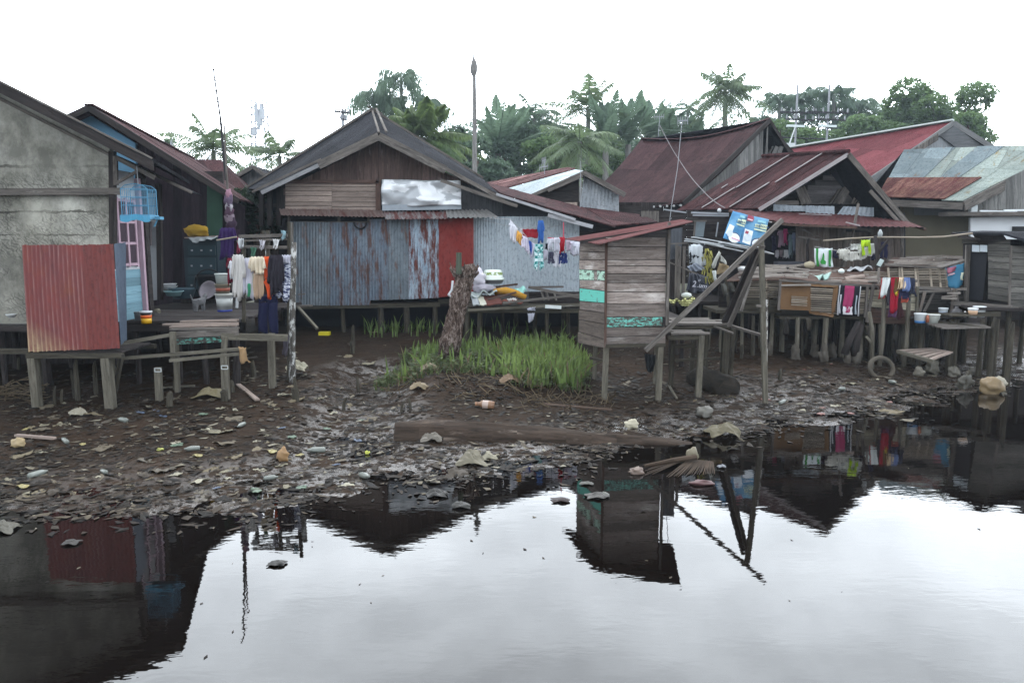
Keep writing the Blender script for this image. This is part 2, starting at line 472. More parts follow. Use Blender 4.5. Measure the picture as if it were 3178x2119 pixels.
# ------------------------------------------------------------------ ground
SH = [(-30, 7.4), (-5.6, 7.8), (-3.2, 8.0), (-1.5, 8.9), (.7, 9.8), (2.2, 10.9), (3.7, 11.5), (6.3, 12.6), (8.8, 14.6), (11.2, 16), (30, 18)]
def shore(x):
    for (a, b), (c, d) in zip(SH, SH[1:]):
        if x <= c: return b + (d - b) * max(0, (x - a)) / (c - a)
    return SH[-1][1]
def smooth(a, b, x):
    t = min(1, max(0, (x - a) / (b - a))); return t * t * (3 - 2 * t)
CH = [(-2.9, 15.5), (-2.75, 14.2), (-2.5, 12), (-2.35, 10.2), (-2.6, 8.6)]
def ground_z(x, y, fine=True):
    s = y - shore(x) + mn.noise((x * .55, y * .55, 3)) * .55
    z = .02 * min(s, 1.6) + .055 * max(0, min(s - 1.6, 1.8)) + .05 * max(0, min(s - 3.4, 7.2))
    if s < 0: z = max(.11 * s, -.6)
    # wet gully between the left and the centre mud
    dch = 9
    for (ax, ay), (bx, by) in zip(CH, CH[1:]):
        t = min(1, max(0, ((x - ax) * (bx - ax) + (y - ay) * (by - ay)) / ((bx - ax) ** 2 + (by - ay) ** 2)))
        dch = min(dch, math.hypot(x - ax - t * (bx - ax), y - ay - t * (by - ay)))
    k = 1 - smooth(.15, 1.25, dch)
    z = z * (1 - k * .9) + .004 * k * (1 if s > 0 else 0)
    # hummock carrying the grass
    e = ((x + .35) / 2.3) ** 2 + ((y - 14.9) / 1.75) ** 2
    z += .2 * (1 - smooth(.25, 1.15, e))
    e = ((x - 7.0) / 3.2) ** 2 + ((y - 16.8) / 2.2) ** 2
    z += .05 * (1 - smooth(.2, 1.1, e))
    if fine:
        z += mn.noise((x * 1.7, y * 1.7, 0)) * .035 + mn.noise((x * 5, y * 5, 5)) * .018 + mn.noise((x * 13, y * 13, 9)) * .011 * smooth(-1.5, .5, s)
    return z

def chdist(x, y):
    d = 9
    for (ax, ay), (bx, by) in zip(CH, CH[1:]):
        t = min(1, max(0, ((x - ax) * (bx - ax) + (y - ay) * (by - ay)) / ((bx - ax) ** 2 + (by - ay) ** 2)))
        d = min(d, math.hypot(x - ax - t * (bx - ax), y - ay - t * (by - ay)))
    return d
def wetness(x, y):
    s = y - shore(x) + mn.noise((x * .6, y * .6, 31)) * .7
    a = (1 - smooth(.6, 2.6, s)) * (.45 + .55 * smooth(-4.6, -2.9, x)) + (1 - smooth(.1, .6, s)) * .7
    b = 1 - smooth(.3, 1.5, chdist(x, y))
    c_ = (1 - smooth(1.5, 4.5, s)) * smooth(2.6, 4.2, x) * .8
    return min(1, max(a, b, c_))
t = NT('wet_mud', .5, .3)
pp = t.pos(1, 1, 1)
n1 = t.noise(t.pos(.9, .9, .9), 1, 6, .65)
n2 = t.noise(t.pos(9, 13, 9), 1, 6, .7, .4)
c = t.ramp(n2, (.3, (.006, .0043, .003, 1)), (.55, (.023, .0158, .011, 1)), (.78, (.055, .04, .029, 1)))
c = t.mix(t.ramp(n1, (.4, 0), (.65, .7)), c, (.036, .0225, .0145, 1))
t.base(c)
wa = t.n('ShaderNodeAttribute', {'attribute_name': 'wetness'}).outputs['Fac']
n3 = t.noise(t.pos(2.6, 3.6, 2.6), 1, 5, .7, .3)
wm = t.n('ShaderNodeMath', {'operation': 'MULTIPLY', 'use_clamp': True}, i0=wa, i1=t.ramp(n3, (.47, 0), (.53, 1.2))).outputs[0]
t.set(t.b.inputs['Roughness'], t.n('ShaderNodeMapRange', Value=wm, i3=.8, i4=.07).outputs[0])
t.set(t.b.inputs['Specular IOR Level'], t.n('ShaderNodeMapRange', Value=wm, i3=.05, i4=.6).outputs[0])
t.bump(t.noise(t.pos(12, 24, 12), 1, 4, .65, .6), .42, .045)
MUD = t.m

t = NT('river_water', .015, .5)
t.base((.0032, .0023, .0018, 1))
t.b.inputs['IOR'].default_value = 1.37
film = t.ramp(t.noise(t.pos(.5, 1.5, 1), 1, 6, .7, .8), (.6, .01), (.75, .045))
t.set(t.b.inputs['Roughness'], film)
h1 = t.noise(t.pos(2.2, 5.5, 1), 1, 3, .5, .3)
h2 = t.noise(t.pos(7, 16, 1), 1, 2, .5)
calm = t.ramp(t.noise(t.pos(.35, .5, 1), 1, 2, .5), (.35, .25), (.7, 1))
hh = t.n('ShaderNodeMath', {'operation': 'MULTIPLY_ADD'}, i0=h2, i1=.25, i2=h1).outputs[0]
hh = t.n('ShaderNodeMath', {'operation': 'MULTIPLY'}, i0=hh, i1=calm).outputs[0]
t.bump(hh, .085, .02)
WATER = t.m

ys = [6.2]
while ys[-1] < 27: ys.append(ys[-1] + .0058 * ys[-1])
NX = 560
xs = [-21 + 44 * i / NX for i in range(NX + 1)]
mb = MB()
vv = [(x, y, ground_z(x, y)) for y in ys for x in xs]
wd = NX + 1
ff = [(j * wd + i, j * wd + i + 1, (j + 1) * wd + i + 1, (j + 1) * wd + i) for j in range(len(ys) - 1) for i in range(NX)]
me = bpy.data.meshes.new('mud_bank'); me.from_pydata(vv, [], ff); me.materials.append(MUD)
me.polygons.foreach_set('use_smooth', [True] * len(ff)); me.update()
at = me.attributes.new('wetness', 'FLOAT', 'POINT'); at.data.foreach_set('value', [wetness(x, y) for x, y, z in vv])
o = bpy.data.objects.new('mud_bank', me); C.objects.link(o); o['kind'] = 'structure'
mb = MB()
mb.quad((-900, 26.5, .42), (900, 26.5, .42), (900, 1600, .42), (-900, 1600, .42))
mb.quad((-900, 6.5, .15), (-20.9, 6.5, .15), (-20.9, 26.5, .42), (-900, 26.5, .42))
mb.quad((22.9, 6.5, -.3), (900, 6.5, -.3), (900, 26.5, .42), (22.9, 26.5, .42))
t = NT('far_ground', .95, .1)
t.base(t.ramp(t.noise(t.pos(.2, .2, .2), 1, 6), (.35, (.03, .035, .02, 1)), (.65, (.06, .055, .035, 1))))
mb.build('ground', t.m, kind='structure')
mb = MB(); mb.quad((-400, -300, 0), (400, -300, 0), (400, 30, 0), (-400, 30, 0))
mb.build('river_water', WATER, kind='structure')

# haze: a closed box round the whole scene
t = NT('haze_air')
for l in list(t.t.links): t.t.links.remove(l)
pv = t.n('ShaderNodeVolumePrincipled')
pv.inputs['Color'].default_value = (.74, .87, 1, 1)
pv.inputs['Density'].default_value = .00056
pv.inputs['Anisotropy'].default_value = .1
t.t.links.new(pv.outputs[0], t.t.nodes['Material Output'].inputs['Volume'])
mb = MB(); mb.box((-420, -330, -2.5), (420, 330, 42))
mb.build('haze', t.m, kind='stuff')
# ------------------------------------------------------------------ generic pieces
def boards_v(mb, u0, u1, Y, top, bot, w=.17, gap=.006, jig=.008, Yf=None, ragged=.0):
    """vertical boards between photo columns u0..u1; top(u), bot(u) give rows"""
    p0, p1 = P(u0, bot(u0), Y), P(u1, bot(u1), Yf or Y)
    n = max(1, int((p1 - p0).length / w))
    for k in range(n):
        a, b = k / n, (k + 1) / n
        ua, ub = u0 + (u1 - u0) * a, u0 + (u1 - u0) * b
        Ya = Y + ((Yf or Y) - Y) * a; Yb = Y + ((Yf or Y) - Y) * b
        j = rnd.uniform(-jig, jig); g = gap / 2; rg = rnd.uniform(0, ragged)
        q = [P(ua, bot(ua) + rg, Ya), P(ub, bot(ub) + rg, Yb), P(ub, top(ub), Yb), P(ua, top(ua), Ya)]
        d = (q[1] - q[0]).normalized() * g
        q = [q[0] + d, q[1] - d, q[2] - d, q[3] + d]
        q = [r + V((0, j, 0)) for r in q]
        mb.slab(q, (0, .02, 0), along=q[3] - q[0])
def boards_h(mb, rows, U0, U1, Y0, Y1, th=.022, gap=.013, jig=.008, out=None, split=0):
    """horizontal boards: rows = list of (vL, vR) edges top to bottom; U0, U1 left and right columns"""
    for k in range(len(rows) - 1):
        a, b = rows[k], rows[k + 1]
        j = rnd.uniform(-jig, jig)
        cuts = [0, 1]
        if split and rnd.random() < split: cuts = [0, rnd.uniform(.25, .75), 1]
        for c0, c1 in zip(cuts, cuts[1:]):
            fu = lambda t: U0 + (U1 - U0) * t
            fy = lambda t: Y0 + (Y1 - Y0) * t
            q = [P(fu(c0), b[0] + (b[1] - b[0]) * c0, fy(c0)), P(fu(c1), b[0] + (b[1] - b[0]) * c1, fy(c1)),
                 P(fu(c1), a[0] + (a[1] - a[0]) * c1, fy(c1)), P(fu(c0), a[0] + (a[1] - a[0]) * c0, fy(c0))]
            n = (q[1] - q[0]).cross(q[3] - q[0]).normalized()
            if n.y > 0: n = -n
            e = (q[3] - q[0]).normalized() * gap / 2
            d = (q[1] - q[0]).normalized() * gap * .3
            q = [q[0] + e + d, q[1] + e - d, q[2] - e - d, q[3] - e + d]
            q = [r + n * j for r in q]
            mb.slab(q, -n * th)
def rows(v0, v1, n, jit=.12):
    e = [0]
    for k in range(n): e.append(e[-1] + 1 + rnd.uniform(-jit, jit) * 2)
    f = [x / e[-1] for x in e]
    a0, a1 = v0; b0, b1 = v1
    return [(a0 + (b0 - a0) * t, a1 + (b1 - a1) * t) for t in f]
def sheet_roof(parent, name, TL, TR, BR, BL, mat, th=.035, n=1, label=None):
    """roof plane of n sheets side by side, ridges run down the slope"""
    mb = MB()
    TL, TR, BR, BL = V(TL), V(TR), V(BR), V(BL)
    nn = (TR - TL).cross(BL - TL).normalized()
    if nn.z > 0: nn = -nn
    for k in range(n):
        a, b = k / n, (k + 1) / n
        q = [BL.lerp(BR, a), BL.lerp(BR, b), TL.lerp(TR, b), TL.lerp(TR, a)]
        dz = rnd.uniform(0, .03) if n > 1 else 0
        q = [p - nn * dz for p in q]
        mb.slab(q, nn * th)
    return mb.build(name, mat, parent, label)
def stilts(parent, pts, mat=None, w=.1, name='stilt', top=None, lean=.05):
    for u, v, Y, zt in pts:
        x = (u - CX) / F * Y / (cp)
        p = P(u, v, Y); zg = ground_z(p.x, Y, False) - .25
        mb = MB()
        ww = w * rnd.uniform(.8, 1.25)
        mb.tube([(p.x + rnd.uniform(-lean, lean), Y, zg), (p.x + rnd.uniform(-.02, .02), Y, (zg + zt) / 2), (p.x, Y, zt)], [ww * .55, ww * .5, ww * .48], 7)
        mb.build(name, mat or W_WET, parent)
def strip(mb, tl, tr, br, bl, fold=.02, nf=3, ns=10, ntt=7, th=.01, sag=0, ph=None):
    tl, tr, br, bl = V(tl), V(tr), V(br), V(bl)
    n = (tr - tl).cross(bl - tl)
    n = n.normalized() if n.length > 1e-9 else V((0, -1, 0))
    ph = rnd.uniform(0, 6) if ph is None else ph
    def f(a, b):
        p = tl.lerp(tr, a).lerp(bl.lerp(br, a), b)
        return p + n * (fold * 1.5 * (.25 + .75 * b) * math.sin(a * nf * 6.28 + ph + b * 1.3) + fold * .5 * math.sin(b * 5 + ph + a * 3)) + V((.012 * math.sin(b * 6 + ph) * b, 0, -sag * math.sin(a * 3.14) * (1 - b * .4) - (fold > .012) * (.05 * b * b * (math.sin(a * 5 + ph * 2) + .5 * math.sin(a * 13 + ph)) * min(1, (bl - tl).length * 1.6) + .018 * math.sin(a * 6.28 * 1.5) ** 2 * (1 - b))))
    mb.shell(f, ns, ntt, th)
def rect(mb, u0, u1, v0, v1, Y, **k):
    strip(mb, P(u0, v0, Y), P(u1, v0, Y), P(u1, v1, Y), P(u0, v1, Y), **k)
def quadc(mb, q, Y, **k):
    strip(mb, *[P(u, v, Y if not hasattr(Y, '__len__') else Y[i]) for i, (u, v) in enumerate(q)], **k)
def shirt(mb, u0, u1, v0, v1, Y, sl=.38, **k):
    w = u1 - u0; h = v1 - v0
    a, b = u0 + w * .2, u1 - w * .2
    strip(mb, P(a, v0, Y), P(b, v0, Y), P(b + w * .05, v1, Y), P(a - w * .05, v1, Y), **k)
    strip(mb, P(u0 + w * .12, v0 + h * .05, Y - .01), P(a + w * .03, v0 + h * .005, Y - .01), P(a + w * .02, v0 + h * (sl + .02), Y - .01), P(u0, v0 + h * sl, Y - .01), nf=1, ns=4, ntt=4)
    strip(mb, P(b - w * .03, v0 + h * .005, Y - .01), P(u1 - w * .12, v0 + h * .05, Y - .01), P(u1, v0 + h * sl, Y - .01), P(b - w * .02, v0 + h * (sl + .02), Y - .01), nf=1, ns=4, ntt=4)
def trousers(mb, u0, u1, v0, v1, Y, cr=.28, **k):
    w = u1 - u0; h = v1 - v0; m = (u0 + u1) / 2
    strip(mb, P(u0 + w * .08, v0, Y), P(u1 - w * .08, v0, Y), P(u1 - w * .02, v0 + h * cr * 1.1, Y), P(u0 + w * .02, v0 + h * cr * 1.1, Y), nf=2, ntt=4)
    strip(mb, P(u0 + w * .02, v0 + h * cr, Y), P(m + w * .01, v0 + h * cr, Y), P(m - w * .06, v1, Y), P(u0, v1, Y), nf=1, ns=5)
    strip(mb, P(m - w * .01, v0 + h * cr, Y), P(u1 - w * .02, v0 + h * cr, Y), P(u1, v1 - h * .02, Y), P(m + w * .06, v1, Y), nf=1, ns=5)
def garment(kind, col, u0, u1, v0, v1, Y, label, cat, group=None, name=None, **k):
    mb = MB()
    {'shirt': shirt, 'trousers': trousers, 'towel': rect}[kind](mb, u0, u1, v0, v1, Y, **k)
    o = mb.build(name or cat.replace(' ', '_'), col if not isinstance(col, tuple) else cloth(*col), smooth=True)
    return tag(o, label, cat, group)
def rope(name, pts, r, label, cat='rope', mat=None, sag=.0, n=16, group=None):
    mb = MB()
    pts = [V(p) for p in pts]
    q = []
    for a, b in zip(pts, pts[1:]):
        for k in range(n):
            t = k / n
            q.append(a.lerp(b, t) + V((0, 0, -sag * 4 * t * (1 - t))))
    q.append(pts[-1])
    mb.tube(q, r, 5)
    return one(name, mb, mat or ROPE, label, cat, group)
def bucket(loc, r, h, body, rim, label, band=None, handle=True, name='bucket', cat='bucket', fill=None):
    o = thing(name, label, cat, loc)
    mb = MB(); mb.lathe(loc, [(r * .84, 0), (r * .97, h * .93), (r * 1.0, h), (r * .92, h), (r * .8, .02)], 20)
    mb.build('body', body, o, smooth=True)
    mb = MB(); mb.lathe(V(loc) + V((0, 0, h * .86)), [(r * 1.0, 0), (r * 1.06, .01), (r * 1.06, h * .12), (r * 1.0, h * .13)], 20)
    mb.build('rim', rim, o, smooth=True)
    if band is not None:
        for a, b, m in band:
            mb = MB(); mb.lathe(V(loc) + V((0, 0, h * a)), [(r * (.852 + .13 * a), 0), (r * (.852 + .13 * b), h * (b - a))], 20)
            mb.build('label', m, o, smooth=True)
    if handle:
        mb = MB(); mb.tube([V(loc) + V((r * 1.05 * math.cos(a), -r * 1.05 * abs(math.sin(a)) * .55, h * .9 - r * 1.0 * math.sin(a))) for a in [k * math.pi / 10 for k in range(11)]], .006, 5)
        mb.build('handle', STEEL, o)
    return o
def basin(loc, r, h, mat, label, name='basin', cat='basin', tilt=None):
    mb = MB(); mb.lathe(loc, [(r * .7, 0), (r * .95, h * .9), (r * 1.06, h), (r * 1.06, h + .012), (r * .93, h * .9), (r * .66, .02)], 22)
    o = one(name, mb, mat, label, cat, smooth=True)
    if tilt: o.rotation_euler = tilt
    return o
def text(body, loc, rot, size, mat, parent, name='lettering', shear=0):
    cu = bpy.data.curves.new(name, 'FONT'); cu.body = body; cu.size = size; cu.extrude = .002; cu.shear = shear
    cu.align_x = 'CENTER'; cu.align_y = 'CENTER'
    tmp = bpy.data.objects.new('tmp', cu); C.objects.link(tmp)
    bpy.context.view_layer.update()
    me = bpy.data.meshes.new_from_object(tmp)
    C.objects.unlink(tmp); bpy.data.objects.remove(tmp)
    o = bpy.data.objects.new(name, me); C.objects.link(o); me.materials.clear(); me.materials.append(mat)
    p = parent
    while p.parent: p = p.parent
    o.parent = parent
    o.location = V(loc) - ORG[p.name]; o.rotation_euler = rot
    return o

# ================================================================== LEFT: plaster house
t = NT('old_plaster', .95, .1)
g0 = t.noise(t.uv(1.1, 1.1), 1, 7, .6)
c = t.ramp(g0, (.3, (.27, .26, .22, 1)), (.5, (.37, .36, .31, 1)), (.7, (.46, .45, .4, 1)))
vo = t.n('ShaderNodeTexVoronoi', {'feature': 'DISTANCE_TO_EDGE'}, Vector=t.n('ShaderNodeMixRGB', i0=.25, i1=t.uv(1, 1), i2=t.n('ShaderNodeTexNoise', Vector=t.uv(2.5, 2.5), Scale=1).outputs['Color']), Scale=5.5).outputs['Distance']
uvv = t.n('ShaderNodeSeparateXYZ', Vector=t.n('ShaderNodeNewGeometry').outputs['Position']).outputs[2]
low = t.n('ShaderNodeMapRange', {'interpolation_type': 'SMOOTHSTEP'}, Value=uvv, i1=4.35, i2=3.95).outputs[0]
patch = t.ramp(t.noise(t.uv(.9, 1.3), 1, 4, .6), (.42, 0), (.52, 1))
crk = t.ramp(vo, (.0, 0), (.035, 1))
dg = t.n('ShaderNodeTexWave', {'bands_direction': 'DIAGONAL'}, Vector=t.uv(1, 1), Scale=7, Distortion=14, Detail=4).outputs['Fac']
rough_ = t.ramp(dg, (.1, .55), (.4, 1))
k = t.mix(low, (1, 1, 1, 1), t.mix(patch, (1, 1, 1, 1), t.mix(1, t.mix(.55, (1, 1, 1, 1), crk), rough_, 'MULTIPLY')))
c = t.mix(.8, c, t.mix(1, c, k, 'MULTIPLY'))
dirt = t.ramp(t.noise(t.uv(.75, .5), 1, 7, .75), (.4, .42), (.58, 1))
zb_ = t.n('ShaderNodeMath', {'operation': 'MULTIPLY_ADD'}, i0=t.noise(t.uv(1.6, 3), 1, 5, .7), i1=.22, i2=uvv).outputs[0]
for z0, wd_ in ((4.42, .022), (4.1, .018), (3.62, .02), (3.2, .014)):
    q_ = t.n('ShaderNodeMath', {'operation': 'COMPARE'}, i0=zb_, i1=z0, i2=wd_).outputs[0]
    c = t.mix(t.n('ShaderNodeMath', {'operation': 'MULTIPLY'}, i0=q_, i1=t.ramp(t.noise(t.uv(.8, .8), 1, 2), (.4, .1), (.6, .8))).outputs[0], c, (.06, .055, .045, 1))
c = t.mix(1, c, dirt, 'MULTIPLY')
grime = t.n('ShaderNodeMapRange', Value=uvv, i1=1.4, i2=2.9, i3=.6, i4=1).outputs[0]
t.base(t.mul(c, grime))
t.bump(k, .14, .02)
PLASTER = t.m
PINK = flat('pink_frame', srgb(160, 136, 148), .7)
PWHITE = flat('white_wall', (.42, .44, .47, 1), .9, .3, 2)
TEALB = wood('teal_boards', (.11, .2, .25, 1), (.17, .29, .34, 1))
YW = 13.6
oA = thing('plaster_house', 'grey house of cracked bare plaster behind the red zinc cabin', 'house', P(100, 1000, YW))
mb = MB(); mb.slab([P(-420, 1004, YW), P(340, 1004, YW), P(340, 440, YW), P(0, 268, YW), P(-420, 56, YW)], (0, .16, 0)); mb.build('wall', PLASTER, oA)
E0, E1 = P(476, 493, 12.65), P(-420, 40, 12.65)
dY = P(592, 566, 17.5) - E0
sheet_roof(oA, 'roof', E1, E1 + dY, E0 + dY, E0, Z_DARKROOF, .05)
mb = MB(); dn = V((0, 0, -.155))
mb.slab([E1 + V((0, -.03, -.04)), E0 + V((0, -.03, -.04)), E0 + V((0, -.03, -.04)) + dn, E1 + V((0, -.03, -.04)) + dn], (0, .028, 0)); mb.build('barge_board', W_DARK, oA)
mb = MB(); mb.bar(E1 + V((0, -.04, .0)), E0 + V((0, -.04, .0)), .02, .03); mb.build('roof_edge', W_GREY, oA)
mb = MB(); a, b = P(-420, 92, YW - .05), P(440, 532, YW - .05); mb.bar(a, b, .05, .05); mb.build('rafter', W_GREY, oA)
mb = MB(); mb.bar(P(349, 470, YW - .06), P(352, 835, YW - .06), .1, .09); mb.build('corner_post', W_DARK, oA)
mb = MB(); mb.bar(P(-420, 597, YW - .1), P(374, 594, YW - .1), .05, .12); mb.build('tie_beam', W_GREY, oA)
br = MB()
br.bar(P(360, 490, 13.5), P(480, 552, 13.5), .04, .07); br.bar(P(358, 485, 13.5), P(360, 575, 13.5), .07, .05); br.bar(P(360, 570, 13.45), P(425, 532, 13.45), .04, .045)
br.build('eave_bracket', W_GREY, oA)
# lower porch roof behind the first eave
q0, q1 = P(345, 475, 15.2), P(597, 594, 16.6)
sheet_roof(oA, 'porch_roof', q0, q0 + V((-.3, 1.2, 0)), q1 + V((-.3, 1.2, 0)), q1, Z_DARKROOF, .03)
mb = MB(); mb.bar(q0 + V((0, -.03, -.03)), q1 + V((0, -.03, -.03)), .03, .06); mb.build('eave_edge', W_GREY, oA)
# side wall running back from the corner: white above, teal boards below, pink window
xa = P(352, 800, 13.8).x
mb = MB(); mb.box((xa - .12, 13.76, 2.45), (xa, 14.75, 4.3)); mb.build('side_wall', PWHITE, oA)
mb = MB()
for k in range(6): mb.box((xa - .1, 13.76, 1.5 + k * .158), (xa + .004 + (k % 2) * .004, 14.75, 1.5 + k * .158 + .155))
mb.build('weatherboard', TEALB, oA)
wi = MB(); wi.box((xa, 13.98, 2.55), (xa + .03, 14.62, 3.75)); wf = wi.build('window', flat('window_dark', (.05, .035, .045, 1), .3), oA)
mb = MB()
for y in (13.98, 14.3, 14.62): mb.box((xa + .02, y - .03, 2.5), (xa + .05, y + .03, 3.8))
for z in (2.55, 2.95, 3.35, 3.75): mb.box((xa + .02, 13.98, z - .025), (xa + .045, 14.62, z + .025))
mb.build('frame', PINK, wf)
mb = MB(); mb.box((xa - .02, 14.76, 1.5), (xa + .08, 14.84, 4.2)); mb.build('door_post', PINK, oA)
mb = MB(); mb.box((xa - .05, 14.9, 1.45), (xa + .09, 15.05, 4.4)); mb.build('porch_post', W_DARK, oA)
mb = MB(); mb.slab([P(431, 940, 16.8), P(489, 930, 16.8), P(485, 600, 16.8), P(431, 600, 16.8)], (0, .12, 0)); mb.build('back_wall', PWHITE, oA)
mb = MB(); mb.slab([P(453, 760, 16.77), P(468, 760, 16.77), P(468, 690, 16.77), P(453, 690, 16.77)], (0, .03, 0)); sw = mb.build('small_window', flat('window_dark2', (.06, .05, .055, 1), .3), oA)
mb = MB()
for u in (452, 469): mb.bar(P(u, 762, 16.75), P(u, 688, 16.75), .03, .03)
for v in (690, 760): mb.bar(P(451, v, 16.75), P(470, v, 16.75), .03, .03)
mb.build('frame', flat('window_frame2', (.2, .17, .18, 1)), sw)
mb = MB(); mb.bar(P(493, 570, 16.6), P(498, 930, 16.6), .1, .1); mb.build('drain_post', W_DARK, oA)
mb = MB(); mb.box((-14, 13.45, 1.36), (xa + .02, 13.75, 1.46)); mb.build('floor_beam', W_DARK, oA)
mb = MB(); mb.box((-14, 13.9, 1.3), (xa - .2, 22, 1.4)); mb.box((-14, 21.9, .1), (xa - 1, 22, 5)); mb.build('floor', W_DARK, oA)  # deep floor, plus a rear wall added to keep the underfloor dark
mb = MB(); boards_v(mb, -300, 420, 15.9, lambda u: 1000, lambda u: 1130, .22); mb.build('underfloor_screen', W_DARK, oA)  # added boards that block light so the underfloor stays dark
stilts(oA, [(20, 1200, 13.9, 1.4), (150, 1200, 14.0, 1.4), (60, 1200, 15.5, 1.4), (230, 1200, 15.5, 1.4), (330, 1200, 14.6, 1.4), (-90, 1200, 14, 1.4)], W_DARK, .13)

# birdcage
bc = P(435, 678, 13.25); CB = flat('cage_blue', srgb(78, 130, 158), .7)
o = thing('birdcage', 'light blue wire birdcage with arched top hanging under the eaves', 'birdcage', bc)
wc = .46
mb = MB(); mb.box(bc + V((-wc / 2 - .02, -.17, -.02)), bc + V((wc / 2 + .02, .17, .06))); mb.build('tray', CB, o)
mb = MB()
for k in range(15):
    a = -wc / 2 + wc * k / 14; hh_ = .5 + .09 * math.cos(a / wc * math.pi)
    for y in (-.15, .15): mb.bar(bc + V((a, y, .05)), bc + V((a, y, hh_)), .004, .004)
for k in range(6):
    for x_ in (-wc / 2, wc / 2): mb.bar(bc + V((x_, -.15 + .06 * k, .05)), bc + V((x_, -.15 + .06 * k, .5)), .006, .006)
mb.build('wire', CB, o)
mb = MB()
for y in (-.16, .16):
    mb.tube([bc + V((-wc / 2, y, 0)), bc + V((-wc / 2, y, .5)), bc + V((-wc / 3, y, .56)), bc + V((0, y, .59)), bc + V((wc / 3, y, .56)), bc + V((wc / 2, y, .5)), bc + V((wc / 2, y, 0))], .008, 5)
    for z in (.22, .36, .5): mb.bar(bc + V((-wc / 2, y, z)), bc + V((wc / 2, y, z)), .012, .012)
mb.build('frame', CB, o)
mb = MB(); mb.bar(bc + V((0, 0, .58)), bc + V((0, 0, .9)), .012, .012); mb.build('hook', STEEL, o)
mb = MB(); mb.shell(lambda a, b: bc + V((-wc / 2 - .03 + a * (wc + .06), -.18 + .012 * math.sin(a * 30), .05 - b * .1 - .02 * math.sin(a * 9))), 20, 2); mb.build('skirt', cloth(75, 150, 185), o)
mb = MB(); mb.box(bc + V((.28, -.05, -.02)), bc + V((.37, .1, .03))); mb.bar(bc + V((.3, 0, -.02)), bc + V((.24, 0, -.14)), .02); one('wall_bracket', mb, CB, 'small blue shelf bracket right beside the birdcage', 'bracket')

# ================================================================== red zinc cabin on stilts
YC = 12.4
oC = thing('zinc_cabin', 'small stilted latrine cabin of red corrugated zinc in front of the plaster house', 'cabin', P(230, 1250, YC))
mb = MB(); mb.corr(P(88, 1092, YC), P(284, 1084, YC - .02), P(262, 760, YC - .02), P(68, 761, YC), .076, .015, .02); mb.build('front_sheet', Z_CABIN, oC, smooth=True)
RS = zinc('bright_red_zinc', (.16, .034, .028, 1), (.15, .042, .04, 1), (.12, .05, .045, 1), .62, True, .6, .1)
mb = MB(); mb.corr(P(278, 1086, YC - .03), P(371, 1080, YC - .03), P(350, 757, YC - .03), P(256, 760, YC - .03), .076, .015); mb.build('front_sheet', RS, oC, label='brighter red corrugated sheet', smooth=True)
sd_ = (P(350, 757, YC - .03), P(372, 1080, YC - .03))
bx = V((-.02, 1.15, 0))
mb = MB(); mb.corr(sd_[1] + V((.01, .02, .05)), P(393, 1056, 13.05), P(389, 752, 13.05), sd_[0] + V((.01, .02, 0)), amp=.006); mb.build('side_sheet', Z_BLUEG, oC, smooth=True)
mb = MB(); mb.corr(P(88, 1092, YC) + V((0, .02, 0)), P(88, 1092, YC) + V((-.05, 1.2, 0)), P(68, 761, YC) + V((-.05, 1.2, 0)), P(68, 761, YC) + V((0, .02, 0))); mb.build('side_sheet', Z_CABIN, oC, smooth=True)
zb = P(230, 1096, YC).z
xl, xr = P(88, 1092, YC).x, P(371, 1082, YC).x
mb = MB(); mb.box((xl - .02, YC - .05, zb - .08), (xr + .05, YC + .04, zb)); mb.box((xl - .02, YC + 1.1, zb - .08), (xr + .05, YC + 1.2, zb)); mb.build('floor_beam', W_WET, oC)
mb = MB()
for k in range(7): mb.box((xl, YC + .06 + k * .15, zb), (xr, YC + .06 + k * .15 + .14, zb + .03))
mb.build('floor', W_DARK, oC)
mb = MB(); mb.box((-10.5, YC + .05, zb - .02), (xl - .03, YC + .15, zb + .06)); mb.build('rail', W_WET, oC)
for (u, Y, w_) in ((104, YC, .125), (333, YC, .14), (115, YC + 1.1, .1), (345, YC + 1.15, .1)):
    p = P(u, 1100, Y); zg = ground_z(p.x, Y, False) - .2
    mb = MB(); mb.bar((p.x, Y, zg), (p.x - .02, Y, zb - .08), w_, w_); mb.build('stilt', W_POST, oC)
mb = MB(); mb.bar(P(378, 1100, YC + .1), P(350, 1250, YC + .25), .06, .08); mb.build('brace', W_WET, oC)
# white enamel pan fragment on the ledge
mb = MB(); mb.lathe(P(36, 985, 13.38), [(.05, 0), (.09, .05), (.095, .06), (.08, .055), (.045, .015)], 14)
one('enamel_bowl', mb, plastic(200, 205, 205), 'small white bowl on the ledge under the plaster wall', 'bowl', smooth=True)

# ================================================================== house with blue gable and red roof
oB = thing('red_roof_house', 'tall house with blue gable and long rusty red roof behind plaster house', 'house', P(450, 980, 18.3))
A_ = P(277, 328, 18.0); E_ = P(742, 618, 18.0)
Rr = P(598, 494, 26.5); E2 = P(812, 640, 25)
NAVY = flat('navy_boards', (.03, .04, .07, 1))
sheet_roof(oB, 'roof', Rr, A_, E_, E2, Z_ROOF2, .05, 5)
A2, E3 = A_ + V((-3.4, 0, -1.5)), 0
sheet_roof(oB, 'roof', A_, Rr, Rr + V((-3.4, 0, -1.5)), A2, Z_ROOF2, .05)
mb = MB(); mb.bar(A_ + V((0, -.04, -.06)), E_ + V((0, -.04, -.06)), .03, .14); mb.bar(A_ + V((0, -.04, -.06)), A2 + V((0, -.04, -.06)), .03, .14); mb.build('barge_board', W_DARK, oB)
mb = MB(); mb.bar(A_ + V((0, -.03, .02)), Rr + V((0, 0, .02)), .2, .04); mb.build('ridge_cap', Z_ROOF2, oB)
BLUEW = flat('blue_gable_paint', (.11, .24, .36, 1), .8, .25, 1.5)
